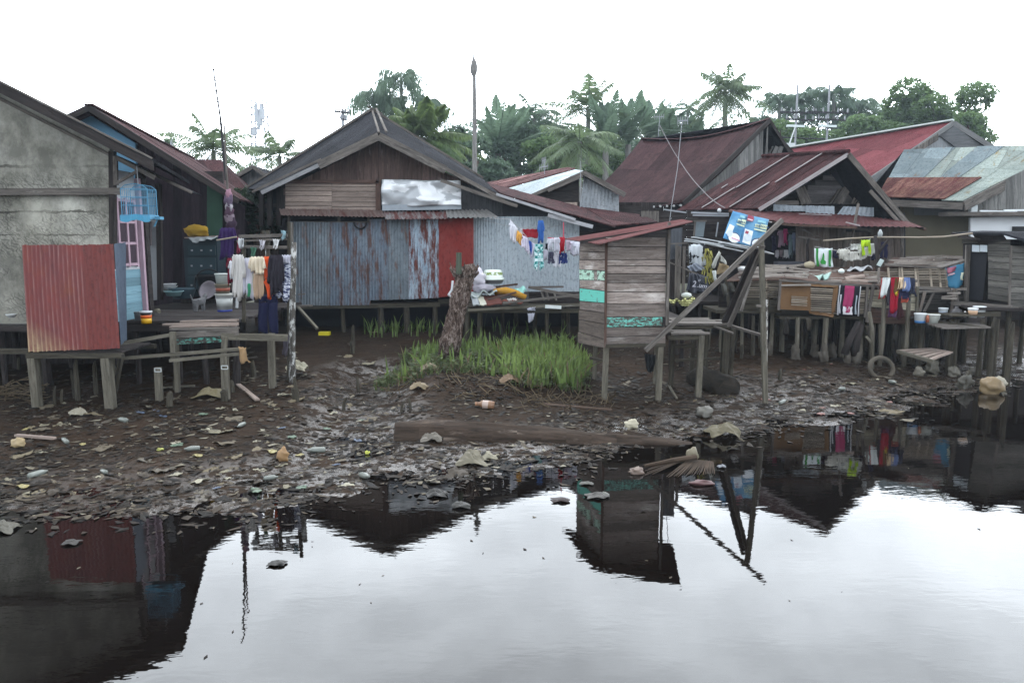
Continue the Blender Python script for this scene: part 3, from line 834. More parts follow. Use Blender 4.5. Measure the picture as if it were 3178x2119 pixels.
mb = MB(); mb.slab([P(170, 470, 18.5), P(425, 600, 18.5), P(420, 445, 18.5), P(281, 360, 18.5), P(170, 400, 18.5)], (0, .1, 0)); mb.build('gable_panel', BLUEW, oB)
DK = wood('dark_maroon_boards', (.012, .009, .012, 1), (.032, .022, .028, 1))
mb = MB(); boards_v(mb, 425, 648, 18.6, lambda u: 435 + (u - 425) * .6, lambda u: 960, .2); mb.build('front_wall', DK, oB)
GRN = flat('dark_green_boards', (.02, .055, .035, 1), .8, .3, 4)
mb = MB(); boards_v(mb, 642, 690, 18.55, lambda u: 566 + (u - 640) * .55, lambda u: 900, .22); mb.build('door', GRN, oB)
mb = MB(); boards_v(mb, 690, 760, 18.9, lambda u: 600 + (u - 690) * .6, lambda u: 900, .2); mb.build('front_wall', DK, oB)
mb = MB(); mb.slab([P(425, 980, 18.62), P(425, 420, 18.62), P(425, 420, 25) , P(425, 980, 25)], (.1, 0, 0)); mb.build('side_wall', W_DARK, oB)
mb = MB(); mb.slab([P(425, 1130, 17.2), P(760, 1130, 17.2), P(760, 975, 17.2), P(425, 975, 17.2)], (0, .1, 0)); mb.build('underfloor_screen', W_DARK, oB)  # added slab that blocks light so the underfloor stays dark
mb = MB(); mb.slab([P(400, 990, 26), P(760, 990, 26), P(700, 560, 26), P(420, 500, 26)], (0, .1, 0)); mb.build('back_wall', W_DARK, oB)
mb = MB(); boards_v(mb, 745, 800, 25.2, lambda u: 625, lambda u: 800, .25); mb.build('back_wall', W_DARK, oB)
# second roof behind it
oB2 = thing('hip_roof_house', 'low house with faded red roof behind the antenna pole', 'house', P(690, 700, 29))
sheet_roof(oB2, 'roof', P(590, 494, 30), P(683, 496, 30), P(776, 596, 27.6), P(640, 640, 27), Z_ROOF2, .05)
sheet_roof(oB2, 'roof', P(683, 496, 30), P(690, 500, 33), P(800, 600, 32), P(776, 596, 27.6), Z_ROOF2, .05)
mb = MB(); boards_v(mb, 620, 776, 28.5, lambda u: 610, lambda u: 760, .3); mb.build('wall', W_DARK, oB2)
# small grey gabled house farther back
o = thing('grey_hut', 'small grey gabled house far back between the two big roofs', 'house', P(790, 640, 33))
a, b, c_, d_ = P(785, 514, 32), P(700, 566, 32), P(700, 640, 32.4), P(850, 560, 32)
sheet_roof(o, 'roof', a, a + V((0, 5, 0)), b + V((0, 5, 0)), b, Z_DARKROOF, .06)
sheet_roof(o, 'roof', a, a + V((0, 5, 0)), d_ + V((0, 5, 0)), d_, Z_DARKROOF, .06)
mb = MB(); boards_v(mb, 715, 845, 32.4, lambda u: 524 + abs(u - 785) * .55, lambda u: 690, .3); mb.build('wall', wood('grey_far_boards', (.05, .05, .055, 1), (.14, .14, .14, 1)), o)
mb = MB(); mb.bar(a + V((0, -.05, -.05)), b + V((0, -.05, -.05)), .04, .16); mb.bar(a + V((0, -.05, -.05)), d_ + V((0, -.05, -.05)), .04, .16); mb.build('barge_board', W_GREY, o)

# ================================================================== back yard platform between the houses
oY = thing('yard_deck', 'dark plank yard deck on stilts between plaster house and clothes rack', 'deck', P(560, 1000, 15))
mb = MB(); ZF = 1.5
for k in range(15): mb.box((-8.4 + .05 * (k % 2), 14.0 + k * .3, ZF - .05 - .004 * (k % 3)), (-5.3 + rnd.uniform(0, .12), 14.0 + k * .3 + .285, ZF - .004 * (k % 3)))
mb.build('floor', W_DARK, oY)
mb = MB(); mb.box((-8.3, 14.02, ZF - .2), (-5.4, 14.1, ZF - .06)); mb.box((-8.3, 16.5, ZF - .2), (-5.4, 16.6, ZF - .06)); mb.build('floor_beam', W_DARK, oY)
for k, (u0, u1, v0, v1, Y) in enumerate(((562, 738, 998, 993, 13.8), (508, 738, 1007, 1003, 13.6), (530, 738, 1014, 1008, 13.45), (530, 740, 1022, 1018, 13.3), (535, 740, 1040, 1030, 13.15))):
    mb = MB(); mb.bar(P(u0, v0, Y), P(u1, v1, Y), .12 if k != 4 else .03, .03 if k != 4 else .11); mb.build('step_plank', W_PLANK if k in (0, 1, 2) else W_GREY, oY)
mb = MB(); mb.bar(P(548, 1060, 13.35), P(694, 1052, 13.35), .03, .1); mb.build('edge_board', TEALWORN, oY, label='edge board with worn teal paint')
stilts(oY, [(430, 1150, 14.1, 1.4), (560, 1150, 14.1, 1.4), (640, 1150, 14.1, 1.4), (735, 1150, 14.1, 1.4), (500, 1150, 16.5, 1.4), (600, 1150, 16.5, 1.4), (710, 1150, 16.5, 1.4)], W_DARK, .12)
# rails in front of the deck
oR = thing('rail_fence', 'low fence of wet grey rails in front of the yard deck', 'fence', P(560, 1230, 12.9))
def rail(u0, v0, Y0, u1, v1, Y1, w_, h_, n_='rail', m=W_POST):
    mb = MB(); mb.bar(P(u0, v0, Y0), P(u1, v1, Y1), w_, h_); mb.build(n_, m, oR)
rail(374, 1066, 12.75, 545, 1036, 13.0, .05, .06)
rail(536, 1030, 12.98, 540, 1120, 12.98, .09, .07, 'post')
rail(376, 1112, 12.8, 742, 1083, 13.0, .05, .055)
rail(526, 1119, 12.75, 742, 1098, 12.9, .05, .05)
rail(686, 1044, 13.1, 893, 1048, 13.4, .05, .12)
rail(698, 1045, 13.0, 694, 1100, 13.0, .09, .06, 'post')
for (u, v0, v1, Y, w_) in ((490, 1140, 1232, 12.9, .1), (697, 1105, 1230, 12.9, .11), (841, 1035, 1185, 13.8, .11), (545, 1040, 1200, 13.4, .08)):
    p0, p1 = P(u, v0, Y), P(u + 4, v1, Y); zg = ground_z(p1.x, Y, False) - .2
    mb = MB(); mb.bar((p1.x, Y, zg), p0, w_, w_); mb.build('post', W_POST, oR)
for (u, v, Y) in ((490, 1148, 12.83), (697, 1140, 12.83)):
    mb = MB(); q = P(u, v, Y)
    for s in (-1, 1): mb.bar(q + V((-.055, 0, s * .03)), q + V((.055, 0, s * .03)), .012, .012); mb.bar(q + V((s * .055, 0, -.03)), q + V((s * .055, 0, .03)), .012, .012)
    mb.build('strap', plastic(190, 195, 195), oR)
# brown sandal shaped bag hanging on the lower rail
mb = MB(); quadc(mb, ((739, 1078), (762, 1078), (768, 1126), (745, 1126)), 12.85, fold=.03, nf=1, th=.06)
one('hanging_sole', mb, cloth(150, 120, 85), 'tan shoe sole shape hanging from the end of the lower rail', 'shoe sole', smooth=True)
mb = MB(); quadc(mb, ((880, 1035), (897, 1040), (893, 1100), (878, 1108)), 13.7, fold=.03, nf=1)
one('grey_rag', mb, cloth(75, 70, 78), 'grey rag hanging on the beam right of clothes rack post', 'rag', smooth=True)

# things on the deck
def zat(u, v, Y): return P(u, v, Y)
ORB = plastic(205, 120, 30); WHITEP = plastic(205, 208, 210)
bucket(P(455, 1004, 13.95), .105, .24, plastic(40, 40, 42), plastic(215, 215, 220), 'paint bucket with orange and yellow label on the dark deck', band=((.02, .42, plastic(215, 165, 25)), (.42, .68, plastic(210, 95, 30))))
bucket(P(428, 1000, 14.1), .06, .2, plastic(90, 95, 98), plastic(90, 95, 98), 'small grey tin beside the orange paint bucket', handle=False, name='tin', cat='tin')
bucket(P(698, 966, 14.8), .165, .36, plastic(150, 152, 150), plastic(165, 165, 158), 'big grey white bucket with blue base at bottom of stack', band=((.0, .1, plastic(45, 65, 150)), (.3, .72, plastic(185, 188, 185))))
bucket(P(692, 912, 14.8), .15, .2, plastic(105, 98, 85), plastic(120, 112, 95), 'muddy brown bucket in the middle of the stack', band=((.3, .6, plastic(150, 80, 60)),), handle=False)
bucket(P(690, 880, 14.8), .135, .2, plastic(170, 178, 175), plastic(185, 192, 188), 'pale bucket on top of the bucket stack', handle=False)
mb = MB(); p = P(735, 955, 14.7); mb.tube([p, p + V((.02, 0, .2)), p + V((.06, 0, .24))], [.03, .03, .025], 8); one('white_pipe', mb, WHITEP, 'short white pipe standing right of the big bucket', 'pipe')
basin(P(524, 905, 17.2), .19, .12, plastic(178, 182, 184), 'pale grey tub on top of the left basin stack', 'wash_tub', 'tub')
basin(P(524, 895, 17.3), .17, .1, plastic(190, 192, 195), 'white tub upside on grey tub by white wall', 'wash_tub', 'tub')
basin(P(568, 925, 17.0), .3, .22, plastic(70, 90, 100), 'large blue grey tub behind the stacked basins', 'wash_tub', 'tub')
basin(P(540, 918, 16.6), .2, .1, plastic(125, 160, 165), 'pale teal basin in front of the blue grey tub')
basin(P(653, 905, 16.9), .21, .1, plastic(135, 128, 135), 'pinkish grey basin tilted against a black tub', tilt=(R(65), 0, R(-15)))
mb = MB(); p = P(650, 925, 17.2)
mb.tube([p + V((.33 * math.cos(a), .02, .33 + .33 * math.sin(a))) for a in [k * math.pi / 12 for k in range(25)]], .02, 6, False)
mb.lathe(p + V((0, .1, 0)), [(.2, 0), (.3, .5), (.32, .52), (.28, .5)], 20)
one('black_tub', mb, BLACK, 'large black tub standing behind the pinkish basin', 'tub', smooth=True)
mb = MB(); boards_v(mb, 560, 700, 18.2, lambda u: 930, lambda u: 975, .25); one('dark_plinth', mb, W_DARK, 'dark boards along foot of wall behind the basins', 'boards')
# cabinet
DC = flat('dark_cabinet', (.018, .03, .038, 1), .5)
o = thing('cabinet', 'dark teal cabinet with drawers under a yellow bundle', 'cabinet', P(625, 920, 17.8))
a, b = P(578, 920, 17.8), P(672, 742, 17.8)
mb = MB(); mb.box((a.x, 17.8, a.z), (b.x, 18.3, b.z)); mb.build('body', DC, o)
for v0, v1 in ((762, 792), (800, 850), (858, 912)):
    q0, q1 = P(584, v1, 17.76), P(667, v0, 17.76)
    mb = MB(); mb.box((q0.x, 17.76, q0.z), (q1.x, 17.795, q1.z)); dr = mb.build('drawer', flat('cabinet_front', (.022, .04, .05, 1), .45), o)
    mb = MB()
    for k in (.15, .5, .85): mb.bar((q0.x + (q1.x - q0.x) * k, 17.74, (q0.z + q1.z) / 2), (q0.x + (q1.x - q0.x) * k, 17.76, (q0.z + q1.z) / 2), .04)
    mb.build('knob', STEEL, dr)
a, b = P(575, 738, 17.6), P(674, 733, 17.6)
mb = MB(); mb.bar(a + V((0, .2, 0)), b + V((0, .2, 0)), .5, .025); mb.build('top', W_PLANK, o)
def lump(c, rx, ry, rz, seed, n=14, m=9, amp=.22, fq=1.6):
    mb = MB(); c = V(c)
    n, m = int(n * 1.7), int(m * 1.6)
    g = [[None] * n for _ in range(m)]
    for j in range(m):
        th = math.pi * j / (m - 1)
        for i in range(n):
            ph = 2 * math.pi * i / n
            d = V((math.sin(th) * math.cos(ph), math.sin(th) * math.sin(ph), math.cos(th)))
            k = 1 + amp * mn.noise(d * fq + V((seed * 3.1, seed, 0))) * 2 + amp * .5 * mn.noise(d * fq * 3 + V((seed, 0, 5)))
            k += amp * (.34 - abs(mn.noise(d * fq * 1.9 + V((seed * 1.7, 2, seed))))) * .9 + amp * .5 * (.3 - abs(mn.noise(d * fq * 4.5 + V((3, seed, 1)))))
            g[j][i] = c + V((d.x * rx * k, d.y * ry * k, d.z * rz * k))
    i0 = mb.add([p for r_ in g for p in r_])
    for j in range(m - 1):
        for i in range(n):
            i2 = (i + 1) % n
            mb.face((i0 + j * n + i, i0 + (j + 1) * n + i, i0 + (j + 1) * n + i2, i0 + j * n + i2), ((i / n, j / m), (i / n, (j + 1) / m), ((i + 1) / n, (j + 1) / m), ((i + 1) / n, j / m)))
    return mb
one('yellow_bundle', lump(P(609, 718, 17.75), .26, .2, .14, 3), cloth(165, 130, 40), 'mustard yellow cloth bundle lying on top of the cabinet', 'bundle', smooth=True)
mb = MB(); strip(mb, P(585, 738, 17.4), P(672, 733, 17.4), P(668, 742, 17.35), P(600, 752, 17.35), fold=.03); one('shelf_cloth', mb, cloth(165, 170, 172), 'pale cloth draped over the cabinet edge below yellow bundle', 'cloth', smooth=True)
# cat
FUR = flat('cat_fur', (.11, .11, .115, 1), .9, .6, 22)
cc = P(606, 968, 14.9)
mesh = bpy.data.meshes.new('cat')
cv = [(0, 0, .19), (0, .1, .2), (0, .2, .22), (0, .27, .29), (0, .32, .3), (-.035, .02, .1), (-.035, -.0, .0), (.035, .02, .1), (.035, -.0, .0), (-.03, .2, .1), (-.03, .21, 0), (.03, .2, .1), (.03, .21, 0), (0, -.06, .25), (0, -.1, .36), (.02, .28, .35), (-.02, .28, .35)]
ce = [(0, 1), (1, 2), (2, 3), (3, 4), (0, 5), (5, 6), (0, 7), (7, 8), (2, 9), (9, 10), (2, 11), (11, 12), (0, 13), (13, 14), (3, 15), (3, 16)]
mesh.from_pydata(cv, ce, []); mesh.materials.append(FUR)
cat = bpy.data.objects.new('cat', mesh); C.objects.link(cat); cat.location = cc; cat.rotation_euler = (0, 0, R(-25))
mdf = cat.modifiers.new('skin', 'SKIN'); cat.modifiers.new('sub', 'SUBSURF').levels = 1
rad = [.06, .062, .055, .045, .03, .03, .016, .03, .016, .022, .015, .022, .015, .015, .012, .012, .012]
for k, r_ in enumerate(rad): mesh.skin_vertices[0].data[k].radius = (r_, r_)
mesh.skin_vertices[0].data[1].use_root = True
tag(cat, 'small grey and white cat standing on the dark deck', 'cat')
mb = MB(); mb.tube([P(478, 965, 15.2), P(492, 962, 15.2), P(494, 967, 15.1)], .04, 6); one('dropped_cloth', mb, cloth(120, 115, 100), 'small crumpled beige rag on the deck near white wall', 'rag')

# ================================================================== clothes rack and mast
oK = thing('drying_rack', 'wooden clothes rack with cross bars beside the peeling white pole', 'rack', P(830, 1180, 14.2))
YK = 14.25
for (u0, v0, u1, v1, w_) in ((742, 734, 892, 730, .06), (755, 766, 892, 768, .06), (735, 748, 890, 742, .035)):
    mb = MB(); mb.bar(P(u0, v0, YK), P(u1, v1, YK), .05, w_); mb.build('rail', W_GREY, oK)
for (u, v0, v1) in ((832, 715, 1050), (818, 716, 780), (897, 690, 1180), (757, 745, 1000)):
    mb = MB(); mb.bar(P(u, v1, YK + .06), P(u, v0, YK + .06), .06, .06); mb.build('post', W_WET, oK)
mb = MB(); pts = [P(909, 1290, YK), P(907, 1180, YK), P(906, 1000, YK), P(909, 880, YK), P(912, 752, YK)]
mb.tube([(pts[1].x, YK, ground_z(pts[1].x, YK, False) - .2)] + pts[1:], [.07, .065, .06, .058, .05], 9)
one('pole', mb, peel('peeling_white_pole', (.03, .026, .022, 1), (.1, .09, .08, 1), (.4, .4, .385, 1), .53, 5), 'tall crooked pole with peeling white bark right of the clothes', 'pole', smooth=True)
CLR = 'laundry on the wooden rack'
garment('shirt', (200, 196, 192), 716, 762, 789, 924, YK - .08, 'long pale floral shirt at left of the wooden rack', 'shirt', CLR, fold=.03, sl=.5)
garment('shirt', (120, 30, 50), 700, 735, 800, 880, YK + .1, 'dark red shirt behind the pale floral shirt', 'shirt', CLR)
garment('shirt', (222, 222, 228), 706, 745, 808, 872, YK + .02, 'white tee sleeve sticking out left of the floral shirt', 'shirt', CLR)
garment('shirt', (208, 206, 220), 744, 790, 800, 920, YK, 'lilac white tee between floral shirt and beige trousers', 'shirt', CLR, fold=.025)
garment('towel', (60, 150, 110), 770, 776, 880, 921, YK - .03, 'narrow green striped cloth under the lilac white tee', 'cloth', CLR, fold=.01)
garment('trousers', (176, 148, 122), 786, 818, 815, 924, YK - .05, 'beige trousers hanging under a cream blouse', 'trousers', CLR, fold=.03)
garment('shirt', (224, 208, 182), 768, 826, 795, 848, YK - .14, 'cream draped blouse over the beige trousers', 'blouse', CLR, fold=.04, sl=.75)
mb = MB(); quadc(mb, ((818, 795), (836, 795), (832, 860), (822, 880)), YK - .06, fold=.02); quadc(mb, ((820, 872), (830, 860), (845, 922), (834, 928)), YK - .08, fold=.03)
one('orange_jacket', mb, cloth(235, 88, 40), 'bright orange jacket folded beside the black hooded jacket', 'jacket', CLR, True)
garment('shirt', (48, 44, 52), 828, 884, 790, 912, YK - .12, 'black hooded jacket next to the orange jacket', 'jacket', CLR, fold=.035, sl=.7)
t = NT('patterned_cloth', .95, .1); ck = t.n('ShaderNodeTexNoise', Vector=t.pos(14, 14, 44), Scale=1, Detail=3).outputs['Fac']
t.base(t.ramp(ck, (.47, (.04, .05, .12, 1)), (.53, (.58, .6, .68, 1)))); PATT = t.m
garment('towel', PATT, 858, 902, 797, 928, YK - .02, 'white dress with navy zigzag pattern at right end of rack', 'dress', CLR, fold=.03)
garment('towel', (190, 190, 205), 874, 902, 790, 818, YK - .05, 'plain lilac yoke cloth above the navy patterned dress', 'cloth', CLR, fold=.02)
garment('trousers', (28, 30, 58), 800, 862, 912, 1036, YK - .02, 'long dark navy trousers hanging below the rack', 'trousers', CLR, fold=.03, cr=.2)
for k, (u, v, c1, lb) in enumerate(((748, 752, (190, 192, 195), 'white hanger bundle at left top of the rack'), (815, 758, (185, 182, 190), 'white and black tied cloth in middle of rack top'), (858, 755, (205, 205, 205), 'knotted white cloth right of middle on rack top'), (788, 780, (70, 110, 90), 'green cloth tied under the middle rack bar'), (880, 728, (120, 150, 160), 'pale blue hanger bundle at the right top of rack'))):
    mb = MB(); quadc(mb, ((u - 9, v - 14), (u + 8, v - 12), (u + 5, v + 16), (u - 7, v + 18)), YK - .05, fold=.04, nf=1)
    one('tied_cloth', mb, cloth(*c1), lb, 'cloth', 'cloths tied along the rack top', True)

# pole wrapped with cloth, carrying the television mast
YM = 16.4
o = thing('wrapped_pole', 'thin mast pole wrapped in rags rising between the two roofs', 'mast', P(715, 800, YM))
mb = MB(); mb.tube([P(722, 900, YM), P(716, 700, YM), P(706, 590, YM), P(700, 480, YM), P(695, 366, YM)], [.035, .03, .026, .02, .014], 7); mb.build('pole', W_GREY, o)
for k, (u, v, s, c1) in enumerate(((709, 604, .09, (150, 110, 125)), (709, 622, .11, (95, 80, 100)), (711, 640, .1, (160, 155, 160)), (711, 660, .12, (80, 60, 75)), (713, 680, .12, (120, 105, 115)), (718, 700, .13, (60, 45, 60)))):
    lump(P(u, v, YM - .02), s * .75, s * .6, s * 1.1, k + 20, 10, 7, .35).build('rag', cloth(*c1), o, smooth=True)
garment('shirt', (60, 40, 92), 676, 736, 706, 805, YM - .2, 'dark purple dress hanging on the wrapped mast pole', 'dress', fold=.04)
garment('towel', (50, 35, 50), 722, 742, 712, 790, YM - .1, 'dark brown cloth right of the purple dress', 'cloth', fold=.03)
garment('towel', (150, 55, 80), 735, 745, 735, 785, YM - .15, 'narrow pink red cloth beside the purple dress', 'cloth', fold=.02)
rope('bamboo_bar', [P(672, 746, YM - .25), P(735, 735, YM - .25)], .018, 'thin bar crossing in front of the purple dress', 'bar', W_BAMBOO, n=2)
o = thing('television_mast', 'tall leaning television mast with short cross arms at the left sky', 'antenna', P(700, 600, 17.2))
mb = MB(); mb.tube([P(702, 560, 17.2), P(687, 386, 17.2), P(674, 300, 17.2), P(662, 214, 17.2)], [.022, .02, .018, .016], 6); mb.build('mast', IRON, o)
mb = MB(); mb.tube([P(698, 560, 17.35), P(680, 350, 17.35)], .008, 5); mb.build('stay', IRON, o)
for (u, v) in ((662, 216), (668, 250), (674, 283), (679, 317), (684, 351), (688, 386)):
    mb = MB(); mb.bar(P(u - 8, v - 1, 17.2), P(u + 8, v + 1, 17.2), .02, .02); mb.build('cross_arm', IRON, o)
# ================================================================== CENTRE: wooden house with zinc front
oH = thing('wooden_house', 'wooden house with dark gable and patched corrugated zinc front in the middle', 'house', P(1180, 1000, 20.6))
YB, YR, YG = 20.2, 22.7, 20.75
ap, la, ra = P(1176, 412, YB), P(812, 592, YB), P(1565, 612, YB)
apR, laR, raR = P(1155, 343, YR), P(768, 584, YR), P(1500, 556, YR)
def visor(name, a, b, c_, d_):
    return sheet_roof(oH, name, a, b, c_, d_, Z_DARKROOF, .05)
visor('roof', apR, ap, la, laR)
visor('roof', ap, apR, raR, ra)
back = V((0, 7, -.1))
visor('roof', apR + back, apR, laR, laR + back)
visor('roof', apR, apR + back, raR + back, raR)
mb = MB(); mb.bar(apR, ap, .05, .05); mb.bar(apR + V((.12, 0, .05)), ap + V((.2, 0, .02)), .05, .05); mb.bar(P(1142, 330, YR - .1), apR + V((.3, 0, -.1)), .04, .04); mb.build('ridge_pole', W_GREY, oH)
mb = MB(); mb.bar(laR + V((0, -.03, .03)), apR + V((0, -.03, .03)), .06, .06); mb.bar(apR + V((0, -.03, .03)), raR + V((0, -.03, .03)), .06, .06); mb.build('ridge_edge', W_GREY, oH)
bd = V((0, -.05, -.1))
mb = MB(); mb.bar(ap + bd, P(990, 500, YB) + bd * 1.2, .03, .21); mb.build('barge_board', W_GREY, oH)
mb = MB(); mb.bar(ap + bd + V((0, -.005, 0)), P(1384, 517, YB) + bd, .03, .21); mb.build('barge_board', W_GREY, oH)
mb = MB(); mb.bar(P(992, 505, YB) + bd * .6, la + bd * .6, .03, .1); mb.build('barge_board', wood('pale_barge', (.16, .16, .17, 1), (.3, .3, .31, 1)), oH)
mb = MB(); mb.bar(P(995, 490, YB) + V((0, .06, -.03)), P(780, 592, YB) + V((0, .06, -.03)), .03, .06); mb.bar(P(1384, 515, YB) + V((0, -.05, -.08)), ra + V((0, -.05, -.08)), .03, .1); mb.build('barge_board', W_GREY, oH)
roofv = lambda u: 438 + (1176 - u) * .5 if u < 1176 else 438 + (u - 1176) * .47
mb = MB(); boards_v(mb, 880, 1560, YG, lambda u: roofv(u), lambda u: max(562, roofv(u) + 20), .2); mb.build('gable_wall', W_GABLE, oH)
mb = MB(); boards_h(mb, rows((560, 560), (655, 655), 6), 885, 1030, YG - .04, YG - .04); boards_h(mb, rows((562, 562), (655, 655), 6), 1030, 1168, YG - .045, YG - .045); mb.build('plank_wall', W_PLANK, oH)
mb = MB(); mb.bar(P(885, 564, YG - .08), P(1176, 564, YG - .08), .03, .1); mb.bar(P(1174, 556, YG - .08), P(1174, 655, YG - .08), .14, .03); mb.build('trim_board', W_BROWN, oH)
mb = MB(); boards_v(mb, 868, 888, YG + .1, lambda u: 580, lambda u: 660, .2); mb.build('corner_boards', W_DARK, oH)
# space left of the gable: dark posts under the eave
mb = MB()
for u in (812, 838, 866): mb.bar(P(u, 700, 21.3), P(u, 585 - (u - 812) * .3, 21.3), .12, .12)
mb.bar(P(800, 640, 21.4), P(890, 636, 21.4), .08, .1); mb.build('eave_post', W_DARK, oH)
# foil sheet
t = NT('foil', .5, .5); t.base(t.ramp(t.noise(t.pos(1.6, 1.6, 2.6), 1, 3, .5, .6), (.46, (.4, .42, .44, 1)), (.51, (.76, .78, .8, 1)))); t.b.inputs['Metallic'].default_value = .25  # grey patches put the shadows of the folds into the colour
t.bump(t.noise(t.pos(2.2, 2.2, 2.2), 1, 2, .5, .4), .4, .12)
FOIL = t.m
mb = MB()
fa, fb, fc, fd = P(1185, 557, YG - .1), P(1430, 562, YG - .1), P(1432, 640, YG - .12), P(1186, 636, YG - .12)
def ff_(a, b):
    p = fa.lerp(fb, a).lerp(fd.lerp(fc, a), b)
    return p + V((0, -.11 * abs(math.sin(a * 5.5 + b * 2.2)) - .08 * mn.noise((a * 5, b * 3, 2)) - .04 * math.sin(b * 5 - a * 4), -.03 * math.sin(a * 5) * (b)))
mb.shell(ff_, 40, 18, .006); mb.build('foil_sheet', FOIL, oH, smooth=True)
mb = MB(); mb.slab([P(1186, 654, YG - .16), P(1432, 650, YG - .16), P(1432, 633, YG - .16), P(1186, 636, YG - .16)], (0, .02, 0)); mb.build('flashing', flat('grey_flashing', (.25, .28, .31, 1), .6), oH)
mb = MB(); boards_v(mb, 1432, 1560, YG - .02, lambda u: 565 + (u - 1432) * .32, lambda u: 672, .25); mb.build('side_boards', wood('grey_dark_boards', (.025, .026, .03, 1), (.065, .066, .07, 1)), oH)
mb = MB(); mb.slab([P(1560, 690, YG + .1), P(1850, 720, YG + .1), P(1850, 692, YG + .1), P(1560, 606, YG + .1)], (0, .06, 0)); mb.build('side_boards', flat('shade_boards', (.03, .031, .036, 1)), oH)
# awnings
mb = MB(); mb.corr(P(872, 668, 20.0), P(1196, 674, 20.0), P(1186, 652, 20.7), P(866, 648, 20.7), .1, .012); mb.build('awning', zinc('awning_rust', (.12, .085, .075, 1), (.17, .12, .11, 1), (.09, .035, .03, 1), .55), oH, smooth=True)
AW2 = zinc('patched_awning', (.26, .25, .25, 1), (.2, .19, .19, 1), (.12, .035, .03, 1), .48, True)
mb = MB(); mb.corr(P(1196, 681, 19.95), P(1392, 679, 19.95), P(1385, 655, 20.7), P(1190, 656, 20.7), .1, .016); mb.build('awning', AW2, oH, smooth=True)
mb = MB(); mb.corr(P(1388, 676, 19.9), P(1546, 675, 19.9), P(1508, 650, 20.75), P(1382, 651, 20.75), .13, .02); mb.build('awning', zinc('asbestos', (.2, .195, .19, 1), (.28, .27, .26, 1), (.12, .1, .09, 1), .6), oH, smooth=True)
# zinc sheets of the front
YZ = 20.35
for (u0, u1, v00, v01, v10, v11, m, nm, lb) in (
    (898, 1030, 688, 690, 946, 948, Z_GREY, .05, None), (1024, 1150, 690, 692, 948, 946, Z_GREY2, .03, None),
    (1146, 1210, 680, 680, 932, 930, Z_GREY2, .01, 'rust stained sheet'), (1206, 1272, 680, 680, 930, 928, Z_GREY, .0, None),
    (1268, 1366, 680, 679, 928, 924, Z_PEEL, -.02, 'sheet with peeling white paint over red rust'), (1362, 1470, 678, 676, 922, 915, Z_RED, -.04, 'red painted sheet')):
    mb = MB(); Y = YZ + nm
    mb.corr(P(u0, v10, Y), P(u1, v11, Y), P(u1, v01, Y), P(u0, v00, Y), .08 if m is not Z_RED else .15, .011 if m is not Z_RED else .004)
    mb.build('zinc_sheet', m, oH, lb, smooth=True)
YS = 20.75
for k, (u0, u1) in enumerate(((1466, 1545), (1541, 1640), (1636, 1700), (1696, 1798))):
    mb = MB(); vb = lambda u: 915 if u < 1560 else 905
    mb.corr(P(u0, vb(u0), YS - .01 * (k % 2)), P(u1, vb(u1), YS - .01 * (k % 2)), P(u1, 690 if u1 > 1700 else 672, YS - .01 * (k % 2)), P(u0, 672, YS - .01 * (k % 2)), .076, .011)
    mb.build('silver_sheet', Z_SILVER, oH, smooth=True)
mb = MB(); mb.bar(P(880, 953, 20.45), P(1365, 945, 20.45), .08, .12); mb.bar(P(1360, 936, 20.5), P(1800, 930, 20.9), .08, .12); mb.build('floor_beam', W_WET, oH)
mb = MB(); mb.box((P(880, 900, 20.9).x, 20.9, 1.2), (P(1800, 900, 20.9).x, 27, 1.28)); mb.box((P(840, 900, 24).x, 24, .1), (P(1900, 900, 24).x, 24.08, 1.2)); mb.build('floor', W_DARK, oH)  # floor, plus an added rear skirt that keeps light from below it
mb = MB()
for u in (897, 1052, 1144): mb.bar(P(u, 700, YZ + .15), P(u, 670, YZ + .15), .06, .06)
mb.bar(P(895, 690, YZ + .14), P(1150, 690, YZ + .14), .05, .05); mb.build('wall_stud', W_GREY, oH)
mb = MB(); mb.slab([P(885, 950, 21.6), P(1470, 945, 21.6), P(1470, 655, 21.6), P(885, 655, 21.6)], (0, .05, 0)); mb.slab([P(800, 660, 21.9), P(1600, 660, 21.9), P(1500, 590, 21.9), P(1175, 440, 21.9), P(850, 590, 21.9)], (0, .05, 0)); mb.slab([P(830, 980, 27), P(1850, 980, 27), P(1500, 600, 27), P(1158, 410, 27), P(860, 590, 27)], (0, .05, 0)); mb.slab([P(885, 1060, 22.2), P(1830, 1060, 22.2), P(1830, 935, 22.2), P(885, 945, 22.2)], (0, .05, 0)); mb.build('sky_screen', flat('inner_dark', (.012, .012, .015, 1)), oH)  # added dark slabs that stop sky light in the gaps and underfloor
stilts(oH, [(u, 1000, Y, 1.25) for u, Y in ((905, 20.6), (1064, 20.6), (1182, 20.6), (1262, 20.5), (1350, 20.6), (980, 22.5), (1120, 22.5), (1290, 22.5), (1450, 22), (1600, 22), (1750, 22))], W_WET, .14)
